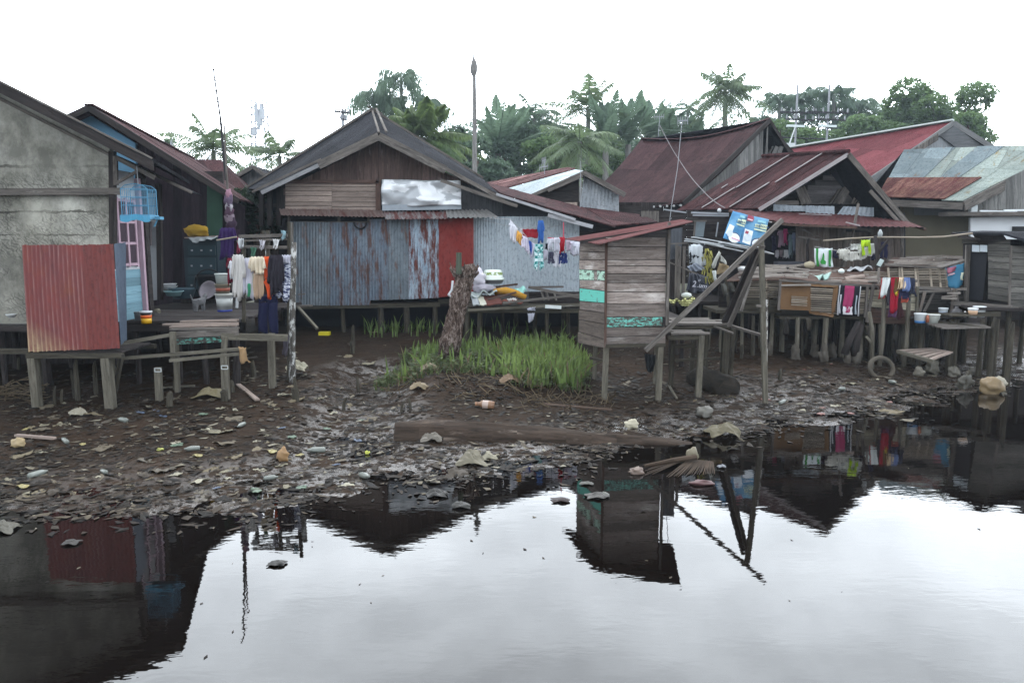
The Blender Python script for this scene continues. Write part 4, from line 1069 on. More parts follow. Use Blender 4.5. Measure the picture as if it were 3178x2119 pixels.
# lean-to roof to the right
mb = MB(); mb.bar(P(1368, 560, 20.0), P(1606, 640, 19.9), .04, .09); mb.build('lean_beam', W_GREY, oH)
mb = MB(); mb.bar(P(1540, 603, 19.9), P(1786, 682, 19.75), .04, .07); mb.bar(P(1700, 668, 19.85), P(1840, 704, 19.8), .04, .1); mb.build('lean_beam', wood('pale_beam', (.22, .22, .23, 1), (.4, .4, .42, 1)), oH)
sheet_roof(oH, 'lean_roof', P(1500, 566, 22.2), P(1815, 646, 23), P(1910, 704, 19.75), P(1560, 604, 20.0), Z_ROOF2, .035, 3)
sheet_roof(oH, 'lean_roof', P(1815, 646, 23), P(1990, 668, 23), P(2040, 690, 20.6), P(1905, 702, 19.8), Z_ROOF2, .035, 2)
mb = MB(); mb.slab([P(1798, 920, 20.9), P(1990, 920, 21), P(1990, 690, 21), P(1798, 690, 20.9)], (0, .06, 0)); mb.build('side_boards', W_DARK, oH)
mb = MB(); boards_v(mb, 1688, 1792, 22.9, lambda u: 628, lambda u: 665, .25); mb.build('patch_board', W_PLANK, oH)
# bike tyre half hidden in the gap above the sheets
mb = MB(); p = P(1118, 692, YZ - .02)
mb.tube([p + V((.17 * math.cos(a), 0, .17 * math.sin(a) + .02)) for a in [math.pi + k * math.pi / 14 for k in range(15)]], .025, 7)
one('old_tyre', mb, BLACK, 'half a black tyre hanging over the top of the zinc wall', 'tyre', smooth=True)
mb = MB(); mb.tube([P(905, 690, 20.2), P(906, 1010, 20.2)], .05, 7); one('corner_pole', mb, W_GREY, 'thin grey pole at the left corner of the zinc front', 'pole')
mb = MB(); mb.bar(P(922, 950, 18.0), P(985, 1020, 17.2), .06, .05); one('leaning_stick', mb, W_POST, 'stick leaning down to the mud right of the peeling pole', 'stick')
mb = MB(); mb.bar(P(925, 914, 17.2), P(948, 912, 17.2), .04, .03); one('short_rail', mb, W_GREY, 'upper short pale rail behind the peeling pole', 'rail')
mb = MB(); mb.bar(P(920, 950, 17.2), P(970, 948, 17.2), .05, .04); one('short_rail', mb, W_GREY, 'lower longer rail behind the peeling pole', 'rail')

# ---- laundry in front of the silver wall
YL = 18.9
wl = [(1520, 678), (1583, 680), (1612, 708), (1640, 742), (1660, 755), (1690, 768), (1730, 778), (1775, 788), (1800, 792)]
rope('washing_line', [P(u, v, YL) for u, v in wl], .008, 'washing line sagging across the silver zinc wall', n=3)
rope('washing_line', [P(1475, 678, 20.3), P(1560, 698, 19.9), P(1622, 708, 19.8), P(1690, 707, 19.8), P(1780, 693, 20.2)], .006, 'thin upper washing line with the red towel', n=3)
CS = 'laundry by the silver wall'
WH = (214, 214, 224)
mb = MB(); quadc(mb, ((1583, 679), (1607, 709), (1598, 750), (1581, 749)), YL, fold=.03, nf=2); quadc(mb, ((1578, 697), (1586, 682), (1590, 705), (1580, 700)), YL - .02, nf=1, ns=4); one('shirt', mb, cloth(*WH), 'white tee with small dark print topmost on sagging line', 'shirt', CS, True)
mb = MB(); quadc(mb, ((1605, 712), (1621, 727), (1617, 761), (1601, 750)), YL - .01, fold=.03, nf=2); one('orange_cloth', mb, cloth(228, 165, 72), 'orange yellow cloth hanging second on the sagging line', 'cloth', CS, True)
mb = MB(); quadc(mb, ((1621, 728), (1643, 742), (1640, 792), (1628, 768)), YL, fold=.035, nf=2); quadc(mb, ((1618, 745), (1626, 735), (1630, 768), (1617, 767)), YL - .02, nf=1, ns=4); one('shirt', mb, cloth(212, 205, 222), 'lilac white shirt next to the orange cloth', 'shirt', CS, True)
mb = MB(); quadc(mb, ((1641, 745), (1650, 750), (1650, 790), (1644, 775)), YL - .01, fold=.02, nf=1); one('blue_cloth', mb, cloth(45, 80, 165), 'narrow royal blue cloth in middle of sagging line', 'cloth', CS, True)
mb = MB(); quadc(mb, ((1649, 750), (1660, 756), (1657, 798), (1645, 798)), YL, fold=.03, nf=1); one('shirt', mb, cloth(196, 192, 214), 'pale lilac cloth left of checked trousers', 'cloth', CS, True)
t = NT('checked_cloth', .95, .1)
w1 = t.n('ShaderNodeTexChecker', Vector=t.pos(1, 1, 1), Scale=14).outputs['Fac']
n_ = t.noise(t.pos(9, 3, 13), 1, 3)
t.base(t.ramp(t.mix(.5, w1, t.ramp(n_, (.45, 0), (.55, 1))), (.3, srgb(40, 120, 120)), (.5, srgb(150, 200, 200)), (.75, srgb(215, 228, 230)))); CHECK = t.m
garment('trousers', CHECK, 1658, 1686, 757, 836, YL - .03, 'teal and white checked trousers hanging lowest on line', 'trousers', CS, fold=.03)
garment('shirt', (212, 206, 222), 1684, 1703, 775, 806, YL, 'small pale shirt right of the checked trousers', 'shirt', CS, fold=.03)
garment('trousers', (74, 74, 96), 1701, 1720, 780, 818, YL - .02, 'slate grey shorts on the lower line', 'shorts', CS, fold=.02, cr=.6)
garment('trousers', (214, 214, 224), 1718, 1742, 783, 828, YL, 'white child trousers with dark cuffs on lower line', 'trousers', CS, fold=.02)
garment('trousers', (42, 58, 120), 1734, 1760, 784, 818, YL - .04, 'royal navy shorts under the red vest', 'shorts', CS, fold=.03, cr=.4)
garment('towel', (150, 32, 44), 1622, 1669, 710, 739, 19.75, 'dark red towel on the thin upper line', 'towel', CS, fold=.02)
garment('towel', (205, 205, 210), 1614, 1623, 710, 727, 19.76, 'small white cloth touching the red towel', 'cloth', CS, fold=.01)
garment('shirt', (58, 110, 190), 1667, 1689, 683, 754, 19.7, 'long sky blue shirt hanging right of the red towel', 'shirt', CS, fold=.03, sl=.5)
YH = 18.7
mb = MB(); mb.tube([P(1700, 738, YH), P(1748, 742, YH), P(1800, 745, YH)], .012, 6); mb.tube([P(1749, 690, YH), P(1749, 742, YH)], .012, 6); one('hanger_bar', mb, plastic(190, 60, 80), 'round clothes hanger with red stem above white shirts', 'hanger')
for (u0, u1, v0, v1, c1, lb) in ((1697, 1719, 738, 778, (218, 218, 228), 'first white tee below the hanger'), (1716, 1739, 737, 782, (206, 204, 216), 'pale grey tee between first white tee and red vest'), (1756, 1772, 745, 778, (200, 182, 200), 'pinkish white tee right of the red vest'), (1766, 1783, 748, 791, (216, 214, 228), 'white tee with a navy hem near the hut roof'), (1780, 1802, 750, 792, (222, 222, 234), 'last white tee touching the plank hut')):
    garment('shirt', c1, u0, u1, v0, v1, YH - rnd.uniform(0, .1), lb, 'shirt', CS, fold=.03)
garment('towel', (176, 30, 46), 1736, 1753, 735, 784, YH - .1, 'bright red sleeveless vest below the hanger', 'vest', CS, fold=.03)
garment('towel', (28, 28, 42), 1694, 1702, 755, 774, YH + .05, 'small black cloth behind first white tee', 'cloth', CS)

# ---- junk platform
YP = 18.2
oP = thing('junk_platform', 'low plank platform heaped with junk in front of the silver wall', 'platform', P(1620, 1030, 18.6))
zp = P(1600, 950, YP).z
mb = MB(); xl, xr = P(1448, 950, YP).x, P(1830, 950, YP).x
for k in range(9): mb.box((xl + rnd.uniform(-.1, .1), YP + k * .26, zp - .03), (xr + rnd.uniform(-.1, .1), YP + k * .26 + .24, zp + rnd.uniform(-.006, .006)))
mb.build('floor', W_WET, oP)
mb = MB(); mb.box((xl - .05, YP - .06, zp - .16), (xr, YP - .01, zp - .05)); mb.build('edge_beam', W_WET, oP)
mb = MB(); mb.bar(P(1452, 962, YP - .1), P(1800, 945, YP - .1), .06, .06); mb.build('edge_rail', W_POST, oP)
mb = MB(); mb.bar(P(1560, 940, YP - .12), P(1830, 912, YP - .12), .05, .05); mb.build('edge_rail', W_GREY, oP)
stilts(oP, [(u, 1040, Y, zp - .05) for u, Y in ((1452, 18.3), (1490, 18.3), (1697, 18.3), (1800, 18.3), (1560, 20), (1660, 20), (1760, 20))], W_WET, .12)
JG = 'junk heaped on the platform'
def ontop(u, v, Y): return P(u, v, Y)
tb = P(1530, 868, 19.0)
t = NT('flowered_enamel', .4, .4); zz_ = t.n('ShaderNodeSeparateXYZ', Vector=t.n('ShaderNodeTexCoord').outputs['Object']).outputs[2]
band = t.n('ShaderNodeMath', {'operation': 'COMPARE'}, i0=zz_, i1=.16, i2=.035).outputs[0]
bl = t.n('ShaderNodeMath', {'operation': 'MULTIPLY'}, i0=band, i1=t.ramp(t.noise(t.pos(14, 14, 14), 1, 3), (.42, 0), (.5, 1))).outputs[0]
t.base(t.mix(bl, (.62, .68, .62, 1), (.16, .22, .04, 1))); FLOWER = t.m
mb = MB(); mb.lathe(tb, [(.3, 0), (.3, .03), (.25, .07), (.24, .2), (.2, .25), (.0, .26)], 22); one('enamel_tub', mb, FLOWER, 'upturned white enamel tub with green flower band on the heap', 'tub', JG, True)
basin(P(1532, 880, 19.05), .29, .12, plastic(150, 155, 160), 'grey metal basin under the flowered enamel tub')
one('cloth_heap', lump(P(1482, 862, 18.7), .2, .15, .2, 5), cloth(200, 195, 205), 'white and lilac cloth heap left of enamel tub', 'cloth heap', JG, True)
one('cloth_heap', lump(P(1500, 896, 18.6), .25, .16, .1, 6), cloth(150, 145, 155), 'grey cloth heap lying below the enamel tub', 'cloth heap', JG, True)
mb = MB(); mb.tube([P(1535, 906, 18.5), P(1570, 902, 18.4), P(1600, 910, 18.35), P(1632, 924, 18.35)], [.08, .09, .085, .07], 8); one('mattress_roll', mb, cloth(178, 128, 42), 'long mustard orange cushion roll lying on the heap', 'cushion', JG, True)
mb = MB(); quadc(mb, ((1585, 898), (1622, 886), (1636, 900), (1600, 905)), (18.8, 18.9, 18.5, 18.4), fold=.04, nf=2, th=.03); one('mint_sheet', mb, plastic(150, 205, 195), 'pale mint plastic sheet at the top right of the heap', 'sheet', JG, True)
mb = MB(); quadc(mb, ((1460, 908), (1530, 900), (1545, 908), (1465, 918)), (18.6, 18.7, 18.2, 18.2), fold=.04, nf=2, th=.03); one('grey_board', mb, plastic(150, 160, 158), 'grey green folded sheet left on the heap', 'sheet', JG, True)
RB = wood('red_brown_boards', (.09, .035, .03, 1), (.19, .075, .06, 1))
mb = MB(); quadc(mb, ((1500, 920), (1545, 915), (1560, 942), (1505, 946)), (18.4, 18.5, 18.05, 18.05), fold=.01, nf=1, th=.03); one('red_board', mb, RB, 'red brown board leaning on the platform edge', 'board', JG)
mb = MB(); quadc(mb, ((1560, 928), (1605, 926), (1622, 935), (1555, 938)), (18.3, 18.4, 18.1, 18.1), fold=.03, nf=2, th=.02); one('rusty_sheet', mb, zinc('rust_scrap', (.15, .04, .03, 1), (.2, .07, .05, 1), None), 'crumpled rusty red sheet below the mustard cushion', 'sheet', JG, True)
mb = MB(); quadc(mb, ((1481, 918), (1500, 920), (1510, 946), (1490, 946)), (18.3, 18.3, 18.05, 18.05), fold=.01, nf=1, th=.03); one('cream_board', mb, plastic(190, 188, 172), 'cream white board beside the red brown board', 'board', JG)
mb = MB(); quadc(mb, ((1461, 916), (1478, 916), (1491, 946), (1470, 946)), (18.3, 18.3, 18.05, 18.05), fold=.01, nf=1, th=.03); one('metal_sheet', mb, plastic(140, 145, 148), 'grey metal panel leftmost on the platform edge', 'panel', JG)
mb = MB(); mb.bar(P(1514, 930, 18.0), P(1602, 907, 18.2), .05, .04); one('loose_stick', mb, W_BROWN, 'brown stick lying across the mustard cushion', 'stick', JG)
mb = MB(); mb.bar(P(1525, 892, 18.9), P(1606, 882, 18.7), .07, .05); one('loose_beam', mb, W_BROWN, 'upper dark beam lying on top of the heap', 'beam', JG)
mb = MB(); mb.bar(P(1480, 886, 18.9), P(1560, 896, 18.7), .07, .04); one('loose_beam', mb, W_BROWN, 'lower dark beam crossing under the upper one on the heap', 'beam', JG)
mb = MB(); strip(mb, P(1575, 926, 18.25), P(1600, 924, 18.25), P(1602, 930, 18.2), P(1572, 931, 18.2), fold=.02, th=.02); one('white_rag', mb, cloth(205, 200, 195), 'small white rag under the mustard cushion', 'rag', JG, True)
o = thing('crate_frame', 'dark low wooden crate with open slats right on the platform', 'crate', P(1710, 930, 19.3))
mb = MB(); a = P(1640, 905, 19.2); b = P(1800, 935, 19.2); zt = P(1650, 890, 19.2).z
mb.box((a.x, 19.1, zp), (b.x, 19.16, zt - .12)); mb.build('panel', W_DARK, o)
mb = MB(); mb.bar((a.x, 19.05, zt), (b.x, 18.6, zp + .18), .05, .07); mb.bar((a.x, 19.05, zt), (a.x + .9, 19.2, zt), .05, .05); mb.build('rim', W_GREY, o)
mb = MB()
for u in (1680, 1695, 1718): mb.bar(P(u, 905, 19.0), P(u + 8, 932, 18.9), .04, .04)
mb.build('slat', W_GREY, o)
mb = MB(); quadc(mb, ((1636, 954), (1662, 952), (1660, 963), (1638, 965)), YP - .14, fold=.02, nf=1); quadc(mb, ((1638, 972), (1659, 970), (1657, 994), (1641, 1000)), YP - .12, fold=.02, nf=2); one('hanging_rag', mb, cloth(175, 175, 190), 'lilac grey rag hanging from the platform edge', 'rag', None, True)
mb = MB(); mb.bar(P(1692, 951, YP - .16), P(1742, 954, YP - .16), .03, .08); one('white_strip', mb, plastic(215, 220, 220), 'white plastic strip stuck to the platform edge', 'strip')
mb = MB(); mb.tube([P(1405, 872, 18.6), P(1402, 900, 18.5), P(1392, 915, 18.4), P(1400, 920, 18.3)], .03, 6); one('white_hose', mb, plastic(170, 172, 175), 'bent white hose behind the tree stump', 'hose', None, True)

# ---- tree stump
YT = 15.6
o = thing('tree_stump', 'thick leaning dead tree stump with broken top on the grass mound', 'stump', P(1400, 1110, YT))
mb = MB()
sp_ = [(1394, 1112, .25), (1399, 1060, .22), (1412, 990, .19), (1428, 920, .185), (1441, 870, .19), (1447, 836, .21)]
nn_ = 40; prev = []
g = []
for k in range(52):
    k = k * 25 / 51
    f_ = k / 25 * (len(sp_) - 1); i = min(int(f_), len(sp_) - 2); q = f_ - i
    u, v, r_ = [sp_[i][j] + (sp_[i + 1][j] - sp_[i][j]) * q for j in range(3)]
    c0 = P(u, v, YT)
    row = []
    for m_ in range(nn_):
        a = 2 * math.pi * m_ / nn_
        d = V((math.cos(a), math.sin(a), 0))
        rr_ = r_ * (1 + .18 * mn.noise((d.x * 2.5, d.y * 2.5, k * .16)) + .16 * mn.noise((d.x * 6, d.y * 6, k * .45)) + .14 * mn.noise((d.x * 15, d.y * 15, k * 1.1)))
        z_ = 0 if k < 25 else .12 * mn.noise((d.x * 5, d.y * 5, 1)) + rnd.uniform(-.05, .12)
        row.append(c0 + d * rr_ + V((0, 0, z_)))
    g.append(row)
i0 = mb.add([p for r_ in g for p in r_])
for j in range(51):
    for m_ in range(nn_):
        m2 = (m_ + 1) % nn_
        mb.face((i0 + j * nn_ + m_, i0 + j * nn_ + m2, i0 + (j + 1) * nn_ + m2, i0 + (j + 1) * nn_ + m_), ((j * .08, m_ * .07), (j * .08, m_ * .07 + .07), (j * .08 + .08, m_ * .07 + .07), (j * .08 + .08, m_ * .07)))
mb.face([i0 + 51 * nn_ + m_ for m_ in range(nn_)], [(0, m_ * .01) for m_ in range(nn_)])
t = NT('stump_bark', .95, .1)
g0 = t.noise(t.pos(16, 16, 7), 1, 6, .75, .8)
c = t.ramp(g0, (.36, (.02, .013, .01, 1)), (.5, (.1, .068, .055, 1)), (.64, (.34, .28, .25, 1)))
lowz = t.n('ShaderNodeMapRange', Value=t.n('ShaderNodeSeparateXYZ', Vector=t.n('ShaderNodeNewGeometry').outputs['Position']).outputs[2], i1=.5, i2=1.0, i3=.25, i4=1).outputs[0]
t.base(t.mul(c, lowz)); t.bump(g0, 1, .06); STB = t.m
mb.build('trunk', STB, o, smooth=True)
mb = MB()
for k in range(16):
    a = rnd.uniform(0, 6.28); p = P(1440, 850, YT) + V((.21 * math.cos(a), .21 * math.sin(a), rnd.uniform(-.1, 0)))
    d = V((math.cos(a) * .1, math.sin(a) * .1, rnd.uniform(.1, .28)))
    mb.bar(p, p + d, .05, .035, w1=.01)
mb.build('splinter', STB, o)
mb = MB(); mb.tube([P(1424, 850, YT - .2), P(1424, 784, YT - .2)], [.06, .055], 8); one('mossy_stake', mb, wood('mossy_wood', (.03, .04, .028, 1), (.1, .115, .085, 1)), 'short mossy green stake standing on top of stump', 'stake')
# ================================================================== plank hut on stilts (front)
HF = 13.4
oU = thing('plank_hut', 'small latrine hut of weathered planks on stilts with red zinc lean roof', 'hut', P(1980, 1225, HF))
UF0, UF1, YF0, YF1 = 1881, 2066, 13.4, 13.55
fr = [736, 766, 806, 825, 850, 877, 906, 944, 984, 1016, 1046, 1075]
mb = MB(); boards_h(mb, [(v, v) for v in fr[:9]], UF0, UF1, YF0, YF1, jig=.006); boards_h(mb, [(1016, 1014), (1046, 1040), (1080, 1074)], UF0, UF1, YF0, YF1); mb.build('front_wall', W_HUT, oU)
mb = MB(); boards_h(mb, [(984, 983), (1016, 1013)], UF0 + 2, UF1 - 10, YF0, YF1); mb.build('front_board', TEALWORN, oU, 'board with worn teal paint')
mb = MB(); boards_h(mb, [(984, 983), (1016, 1013)], UF1 - 10, UF1, YF1, YF1); mb.build('front_board', W_DARK, oU)
UL0, UL1, YL0, YL1 = 1798, 1880, 14.75, 13.4
lr = [(752, 752), (780, 783), (806, 807), (836, 841), (869, 871), (894, 904), (934, 941), (961, 972), (992, 1006), (1030, 1055), (1066, 1082)]
mb = MB(); boards_h(mb, lr[:4], UL0, UL1, YL0, YL1); boards_h(mb, lr[4:6], UL0, UL1, YL0, YL1); boards_h(mb, lr[6:8], UL0, UL1, YL0, YL1); mb.build('side_wall', W_HUT, oU)
mb = MB(); boards_h(mb, lr[7:10], UL0 - 1, UL1, YL0, YL1); boards_h(mb, [lr[9], (1064, 1081)], UL0 - 4, UL1, YL0, YL1); mb.build('side_wall', wood('damp_planks', (.05, .04, .034, 1), (.15, .122, .105, 1)), oU)
def lside(t0, t1, a, b, m, lb):
    mb = MB()
    u0, u1 = UL0 + (UL1 - UL0) * t0, UL0 + (UL1 - UL0) * t1
    y0, y1 = YL0 + (YL1 - YL0) * t0, YL0 + (YL1 - YL0) * t1
    e = lambda r_, t: r_[0] + (r_[1] - r_[0]) * t
    boards_h(mb, [(e(a, t0), e(a, t1)), (e(b, t0), e(b, t1))], u0, u1, y0, y1); mb.build('side_board', m, oU, lb)
lside(0, .55, lr[3], lr[4], MINTP, 'board with flaking mint paint'); lside(.55, .68, lr[3], lr[4], W_HUT, None); lside(.68, .98, lr[3], lr[4], MINTP, 'board with flaking mint paint')
lside(0, 1, lr[5], lr[6], TEALP, 'teal painted board')
mb = MB(); mb.bar(P(1878, 1078, 13.36), P(1882, 740, 13.36), .045, .045); mb.build('corner_post', W_BROWN, oU)
mb = MB(); mb.bar(P(2070, 1010, 13.5), P(2077, 690, 13.5), .05, .05); mb.build('corner_post', W_GREY, oU)
rq = [P(1752, 742, 15.1), P(1860, 758, 12.85), P(2150, 688, 13.05), P(2118, 682, 15.2)]
mb = MB(); mb.corr(rq[0], rq[1], rq[2], rq[3], .1, .012); mb.build('roof', zinc('hut_roof_zinc', (.085, .032, .033, 1), (.125, .052, .05, 1), (.06, .026, .025, 1), .56, True, .6, .05), oU, smooth=True)
mb = MB(); mb.bar(P(1800, 752, 13.6), P(2120, 700, 13.4), .05, .06); mb.bar(P(1820, 748, 14.9), P(2110, 692, 15), .05, .06); mb.build('roof_beam', W_DARK, oU)
zf = P(1980, 1072, 13.45).z
cs = [P(1880, 1070, 13.42), P(2062, 1070, 13.57), P(2062, 1070, 13.57) + V((-.1, 1.35, 0)), P(1798, 1030, 14.75)]
mb = MB(); mb.slab([V((c.x, c.y, zf)) for c in cs], (0, 0, .04)); mb.build('floor', W_DARK, oU)
mb = MB(); boards_v(mb, 1800, 2040, 14.85, lambda u: 740, lambda u: 1020, .2); mb.build('back_wall', W_DARK, oU)
mb = MB()
c2, c3 = V((cs[1].x, cs[1].y, 0)), V((cs[2].x, cs[2].y, 0))
for k in range(9): mb.slab([c2 + V((-.01, .02, zf + k * .19)), c3 + V((-.01, 0, zf + k * .19)), c3 + V((-.01, 0, zf + k * .19 + .185)), c2 + V((-.01, .02, zf + k * .19 + .185))], (-.02, 0, 0))
mb.build('side_wall', W_DARK, oU)
for (u, v0, v1, Y, w_) in ((1882, 1066, 1228, 13.42, .1), (2051, 1070, 1232, 13.5, .1), (1850, 1050, 1190, 14.7, .08), (2040, 1050, 1190, 14.8, .08)):
    p = P(u, v0, Y); mb = MB(); mb.bar((p.x - .03, Y, ground_z(p.x, Y, False) - .2), (p.x, Y, zf + .02), w_, w_ * .7); mb.build('stilt', W_POST, oU)
mb = MB(); mb.bar(P(1832, 1110, 13.9), P(1874, 1120, 13.45), .04, .05); mb.build('brace', W_WET, oU)
mb = MB(); mb.bar(P(1880, 1073, 13.33), P(2064, 1070, 13.48), .05, .06); mb.build('floor_beam', W_WET, oU)
mb = MB(); quadc(mb, ((2000, 1095), (2035, 1100), (2030, 1150), (2010, 1155)), 14.2, fold=.05); one('hanging_sack', mb, cloth(50, 52, 54), 'dark grey torn sack hanging under the plank hut', 'sack', None, True)

# landing planks right of the hut
oJ = thing('plank_landing', 'plank landing steps on thin posts beside the plank hut', 'landing', P(2160, 1220, 14.5))
def deck(u0, u1, v, Y, n, d, m, par, nm='plank', dz=0):
    a, b = P(u0, v, Y), P(u1, v, Y)
    for k in range(n):
        mb = MB(); j = rnd.uniform(-.08, .1)
        mb.box((a.x + j, Y + k * d, a.z - .03 - rnd.uniform(0, .008)), (b.x + j + rnd.uniform(-.1, .15) - k * .03, Y + k * d + d * .88, a.z + rnd.uniform(-.006, .006)))
        mb.build(nm, m, par)
deck(2085, 2188, 1033, 13.75, 3, .16, W_GREY, oJ)
deck(2092, 2258, 1004, 14.6, 6, .2, W_GREY, oJ)
mb = MB(); mb.bar(P(2072, 1048, 13.8), P(2172, 1048, 13.8), .04, .08); mb.bar(P(2080, 1018, 14.6), P(2262, 1012, 14.6), .05, .06); mb.build('beam', W_WET, oJ)
mb = MB(); mb.bar(P(2215, 1012, 14.6), P(2275, 1034, 14.3), .05, .03); mb.bar(P(2258, 1008, 14.9), P(2362, 1040, 14.0), .05, .05); mb.build('side_rail', W_GREY, oJ)
for (u, v, Y, w_) in ((2172, 1040, 13.8, .1), (2250, 1010, 14.8, .13), (2272, 1010, 15.6, .08), (2085, 1040, 14.4, .08), (2150, 1010, 15.4, .09), (2190, 1020, 15.6, .09)):
    p = P(u, v, Y); mb = MB(); mb.bar((p.x, Y, ground_z(p.x, Y, False) - .2), (p.x + .03, Y, p.z), w_, w_); mb.build('post', W_POST if u == 2172 else W_WET, oJ)
mb = MB(); mb.bar(P(2095, 1118, 15.0), P(2242, 1112, 14.9), .05, .05); mb.bar(P(2090, 1075, 15.2), P(2155, 1072, 15.2), .05, .08); mb.build('cross_rail', W_WET, oJ)
# big dark log lying by the landing
mb = MB(); c0, c1 = G(2165, 1180, .16), G(2262, 1212, .14)
mb.tube([c0.lerp(c1, k / 10) for k in range(11)], [.26, .29, .3, .3, .29, .3, .3, .29, .3, .3, .25], 24)
mb.v = [q + V((.05 * mn.noise((q.x * 4, q.y * 4, q.z * 5)), .09 * mn.noise((q.x * 5, q.z * 6, 3)), .09 * mn.noise((q.x * 5, q.y * 5, q.z * 7 + 9)))) for q in mb.v]
one('sawn_log', mb, wood('black_log', (.009, .008, .007, 1), (.032, .026, .02, 1)), 'thick black sawn log end lying in mud beside the hut posts', 'log', None, True)

# lashed poles
def pole(nm, pts, w_, h_, m, lb, w1=None):
    mb = MB()
    for a, b in zip(pts, pts[1:]): mb.bar(a, b, w_, h_, w1=w1)
    return one(nm, mb, m, lb, 'pole', 'lashed poles beside the hut')
pole('long_beam', [P(2003, 1088, 12.75), P(2428, 682, 13.3)], .05, .075, W_GREY, 'longest grey beam slanting up across the hut corner')
pole('leaning_beam', [P(2262, 1012, 14.3), P(2368, 762, 13.35)], .075, .05, W_GREY, 'grey beam leaning steeply onto the upright post')
pole('leaning_plank', [P(2248, 1000, 14.45), P(2350, 770, 13.45)], .11, .05, W_DARK, 'dark plank leaning beside the steep grey beam')
p = P(2364, 1225, 13.6)
mb = MB(); mb.bar((p.x + .02, 13.4, ground_z(p.x, 13.4, False) - .2), P(2362, 738, 13.4), .085, .075); one('upright_post', mb, W_POST, 'tall upright post in mud where the slanting beams meet', 'pole', 'lashed poles beside the hut')
mb = MB(); mb.bar(P(2374, 1225, 13.45), P(2377, 930, 13.45), .06, .06); one('short_post', mb, WHITEPEEL, 'shorter post with flaking white paint tied to tall upright post', 'pole', 'lashed poles beside the hut')
mb = MB(); mb.bar(P(2347, 948, 13.3), P(2362, 950, 13.3), .04, .04); one('post_peg', mb, W_GREY, 'small wooden peg sticking left from tall upright post', 'peg')

# ================================================================== brown roofed long house, small grey house
oE = thing('brown_roof_house', 'large house with a broad rusty brown roof behind the small grey house', 'house', P(2100, 700, 26))
R1, R2, E2_, E1_ = P(1990, 433, 31), P(2386, 371, 27), P(2118, 628, 24), P(1780, 645, 27.6)
mb = MB(); nn = 8
def rf(a, b):
    p = R1.lerp(R2, a).lerp(E1_.lerp(E2_, a), b)
    return p + V((0, 0, -.28 * math.sin(a * math.pi) * (1 - b * .4) - .2 * math.sin(b * math.pi)))
mb.shell(rf, 14, 8, .05, 6, 5); mb.build('roof', Z_ROOF, oE, smooth=True)
mb = MB(); mb.shell(lambda a, b: R1.lerp(R2, a) + V((0, .1 - b * .3, .06 - .28 * math.sin(a * math.pi) - abs(b - .5) * .1)), 14, 2, .02); mb.build('ridge_cap', Z_ROOF, oE)
R3 = R2 + V((2.2, 1.2, -2.4)); R4 = R1 + V((2.2, 3, -2.4))
sheet_roof(oE, 'roof', R2, R1, R4, R3, Z_DARKROOF, .05)
mb = MB(); mb.bar(R2 + V((.02, -.06, -.05)), E2_ + V((.02, -.06, -.05)), .04, .16); mb.bar(R2 + V((.02, -.06, -.05)), R3, .04, .12); mb.build('barge_board', W_DARK, oE)
GB = wood('grey_far_planks', (.06, .06, .062, 1), (.19, .185, .175, 1), (.3, .29, .27, 1), .6)
mb = MB(); nb = 26
for k in range(nb):
    a, b = k / nb, (k + .96) / nb
    ua, ub = 2130 + 226 * a, 2130 + 226 * b
    ya, yb = 24.15 + 2.6 * a, 24.15 + 2.6 * b
    tv = lambda u: 632 - (u - 2118) * (632 - 388) / (2386 - 2118)
    mb.slab([P(ua, 740, ya), P(ub, 740, yb), P(ub, tv(ub), yb), P(ua, tv(ua), ya)], (.02, .03, 0), along=(0, 0, 1))
mb.build('gable_wall', GB, oE)
mb = MB()
for (ua, ub, ya) in ((2352, 2366, 26.85), (2372, 2381, 26.9)): mb.slab([P(ua, 520, ya), P(ub, 510, ya), P(ub + 2, 392, ya), P(ua + 8, 402, ya)], (.02, .03, 0), along=(0, 0, 1))
mb.bar(P(2360, 498, 26.7), P(2480, 482, 27), .05, .06)
for k in range(3): mb.bar(P(2385 + k * 16, 480, 27.4), P(2398 + k * 14, 455, 27.4), .14, .03)
mb.build('gable_board', GB, oE)
mb = MB(); mb.slab([P(2362, 520, 27.9), P(2470, 520, 27.9), P(2470, 478, 27.9), P(2388, 385, 27.9)], (0, .05, 0)); mb.build('gable_shade', W_DARK, oE)  # dark slab standing in for the shadowed interior of the gable
mb = MB(); boards_v(mb, 1850, 2130, 25.6, lambda u: 628, lambda u: 860, .25, Yf=24.4); mb.build('front_wall', W_DARK, oE)
mb = MB()
for k in range(12):
    u = 1905 + k * 19; p = E1_.lerp(E2_, (u - 1780) / 338)
    mb.bar(p + V((0, -.05, -.1)), p + V((0, .6, -.02)), .05, .06)
mb.build('rafter_end', plastic(170, 170, 170), oE)

oD = thing('small_grey_house', 'small house with white and rust roof and grey zinc gable in the middle', 'house', P(1800, 680, 24.2))
A, Bq, Cq, Dq = P(1811, 530, 23.6), P(1640, 606, 23.6), P(1500, 572, 27.5), P(1760, 523, 27.5)
mid = lambda p, q, t_: p.lerp(q, t_)
sheet_roof(oD, 'roof', mid(A, Dq, .48), A, Bq, mid(Bq, Cq, .5), Z_WHITE, .04, 1, 'pale sheet roof')
mb = MB(); sheet_roof(oD, 'roof', Dq + V((0, 0, .03)), mid(A, Dq, .48) + V((0, 0, .05)), mid(Bq, Cq, .5) + V((0, 0, .05)), Cq + V((0, 0, .03)), zinc('rust_pink_roof', (.2, .1, .1, 1), (.26, .15, .14, 1), (.09, .04, .04, 1), .5, True, .6, .05, 26), .04, 2, 'rusty rear roof sheets')
Rr_ = P(1940, 600, 23.6)
sheet_roof(oD, 'roof', A, Dq, Dq + (Rr_ - A), Rr_, Z_DARKROOF, .04)
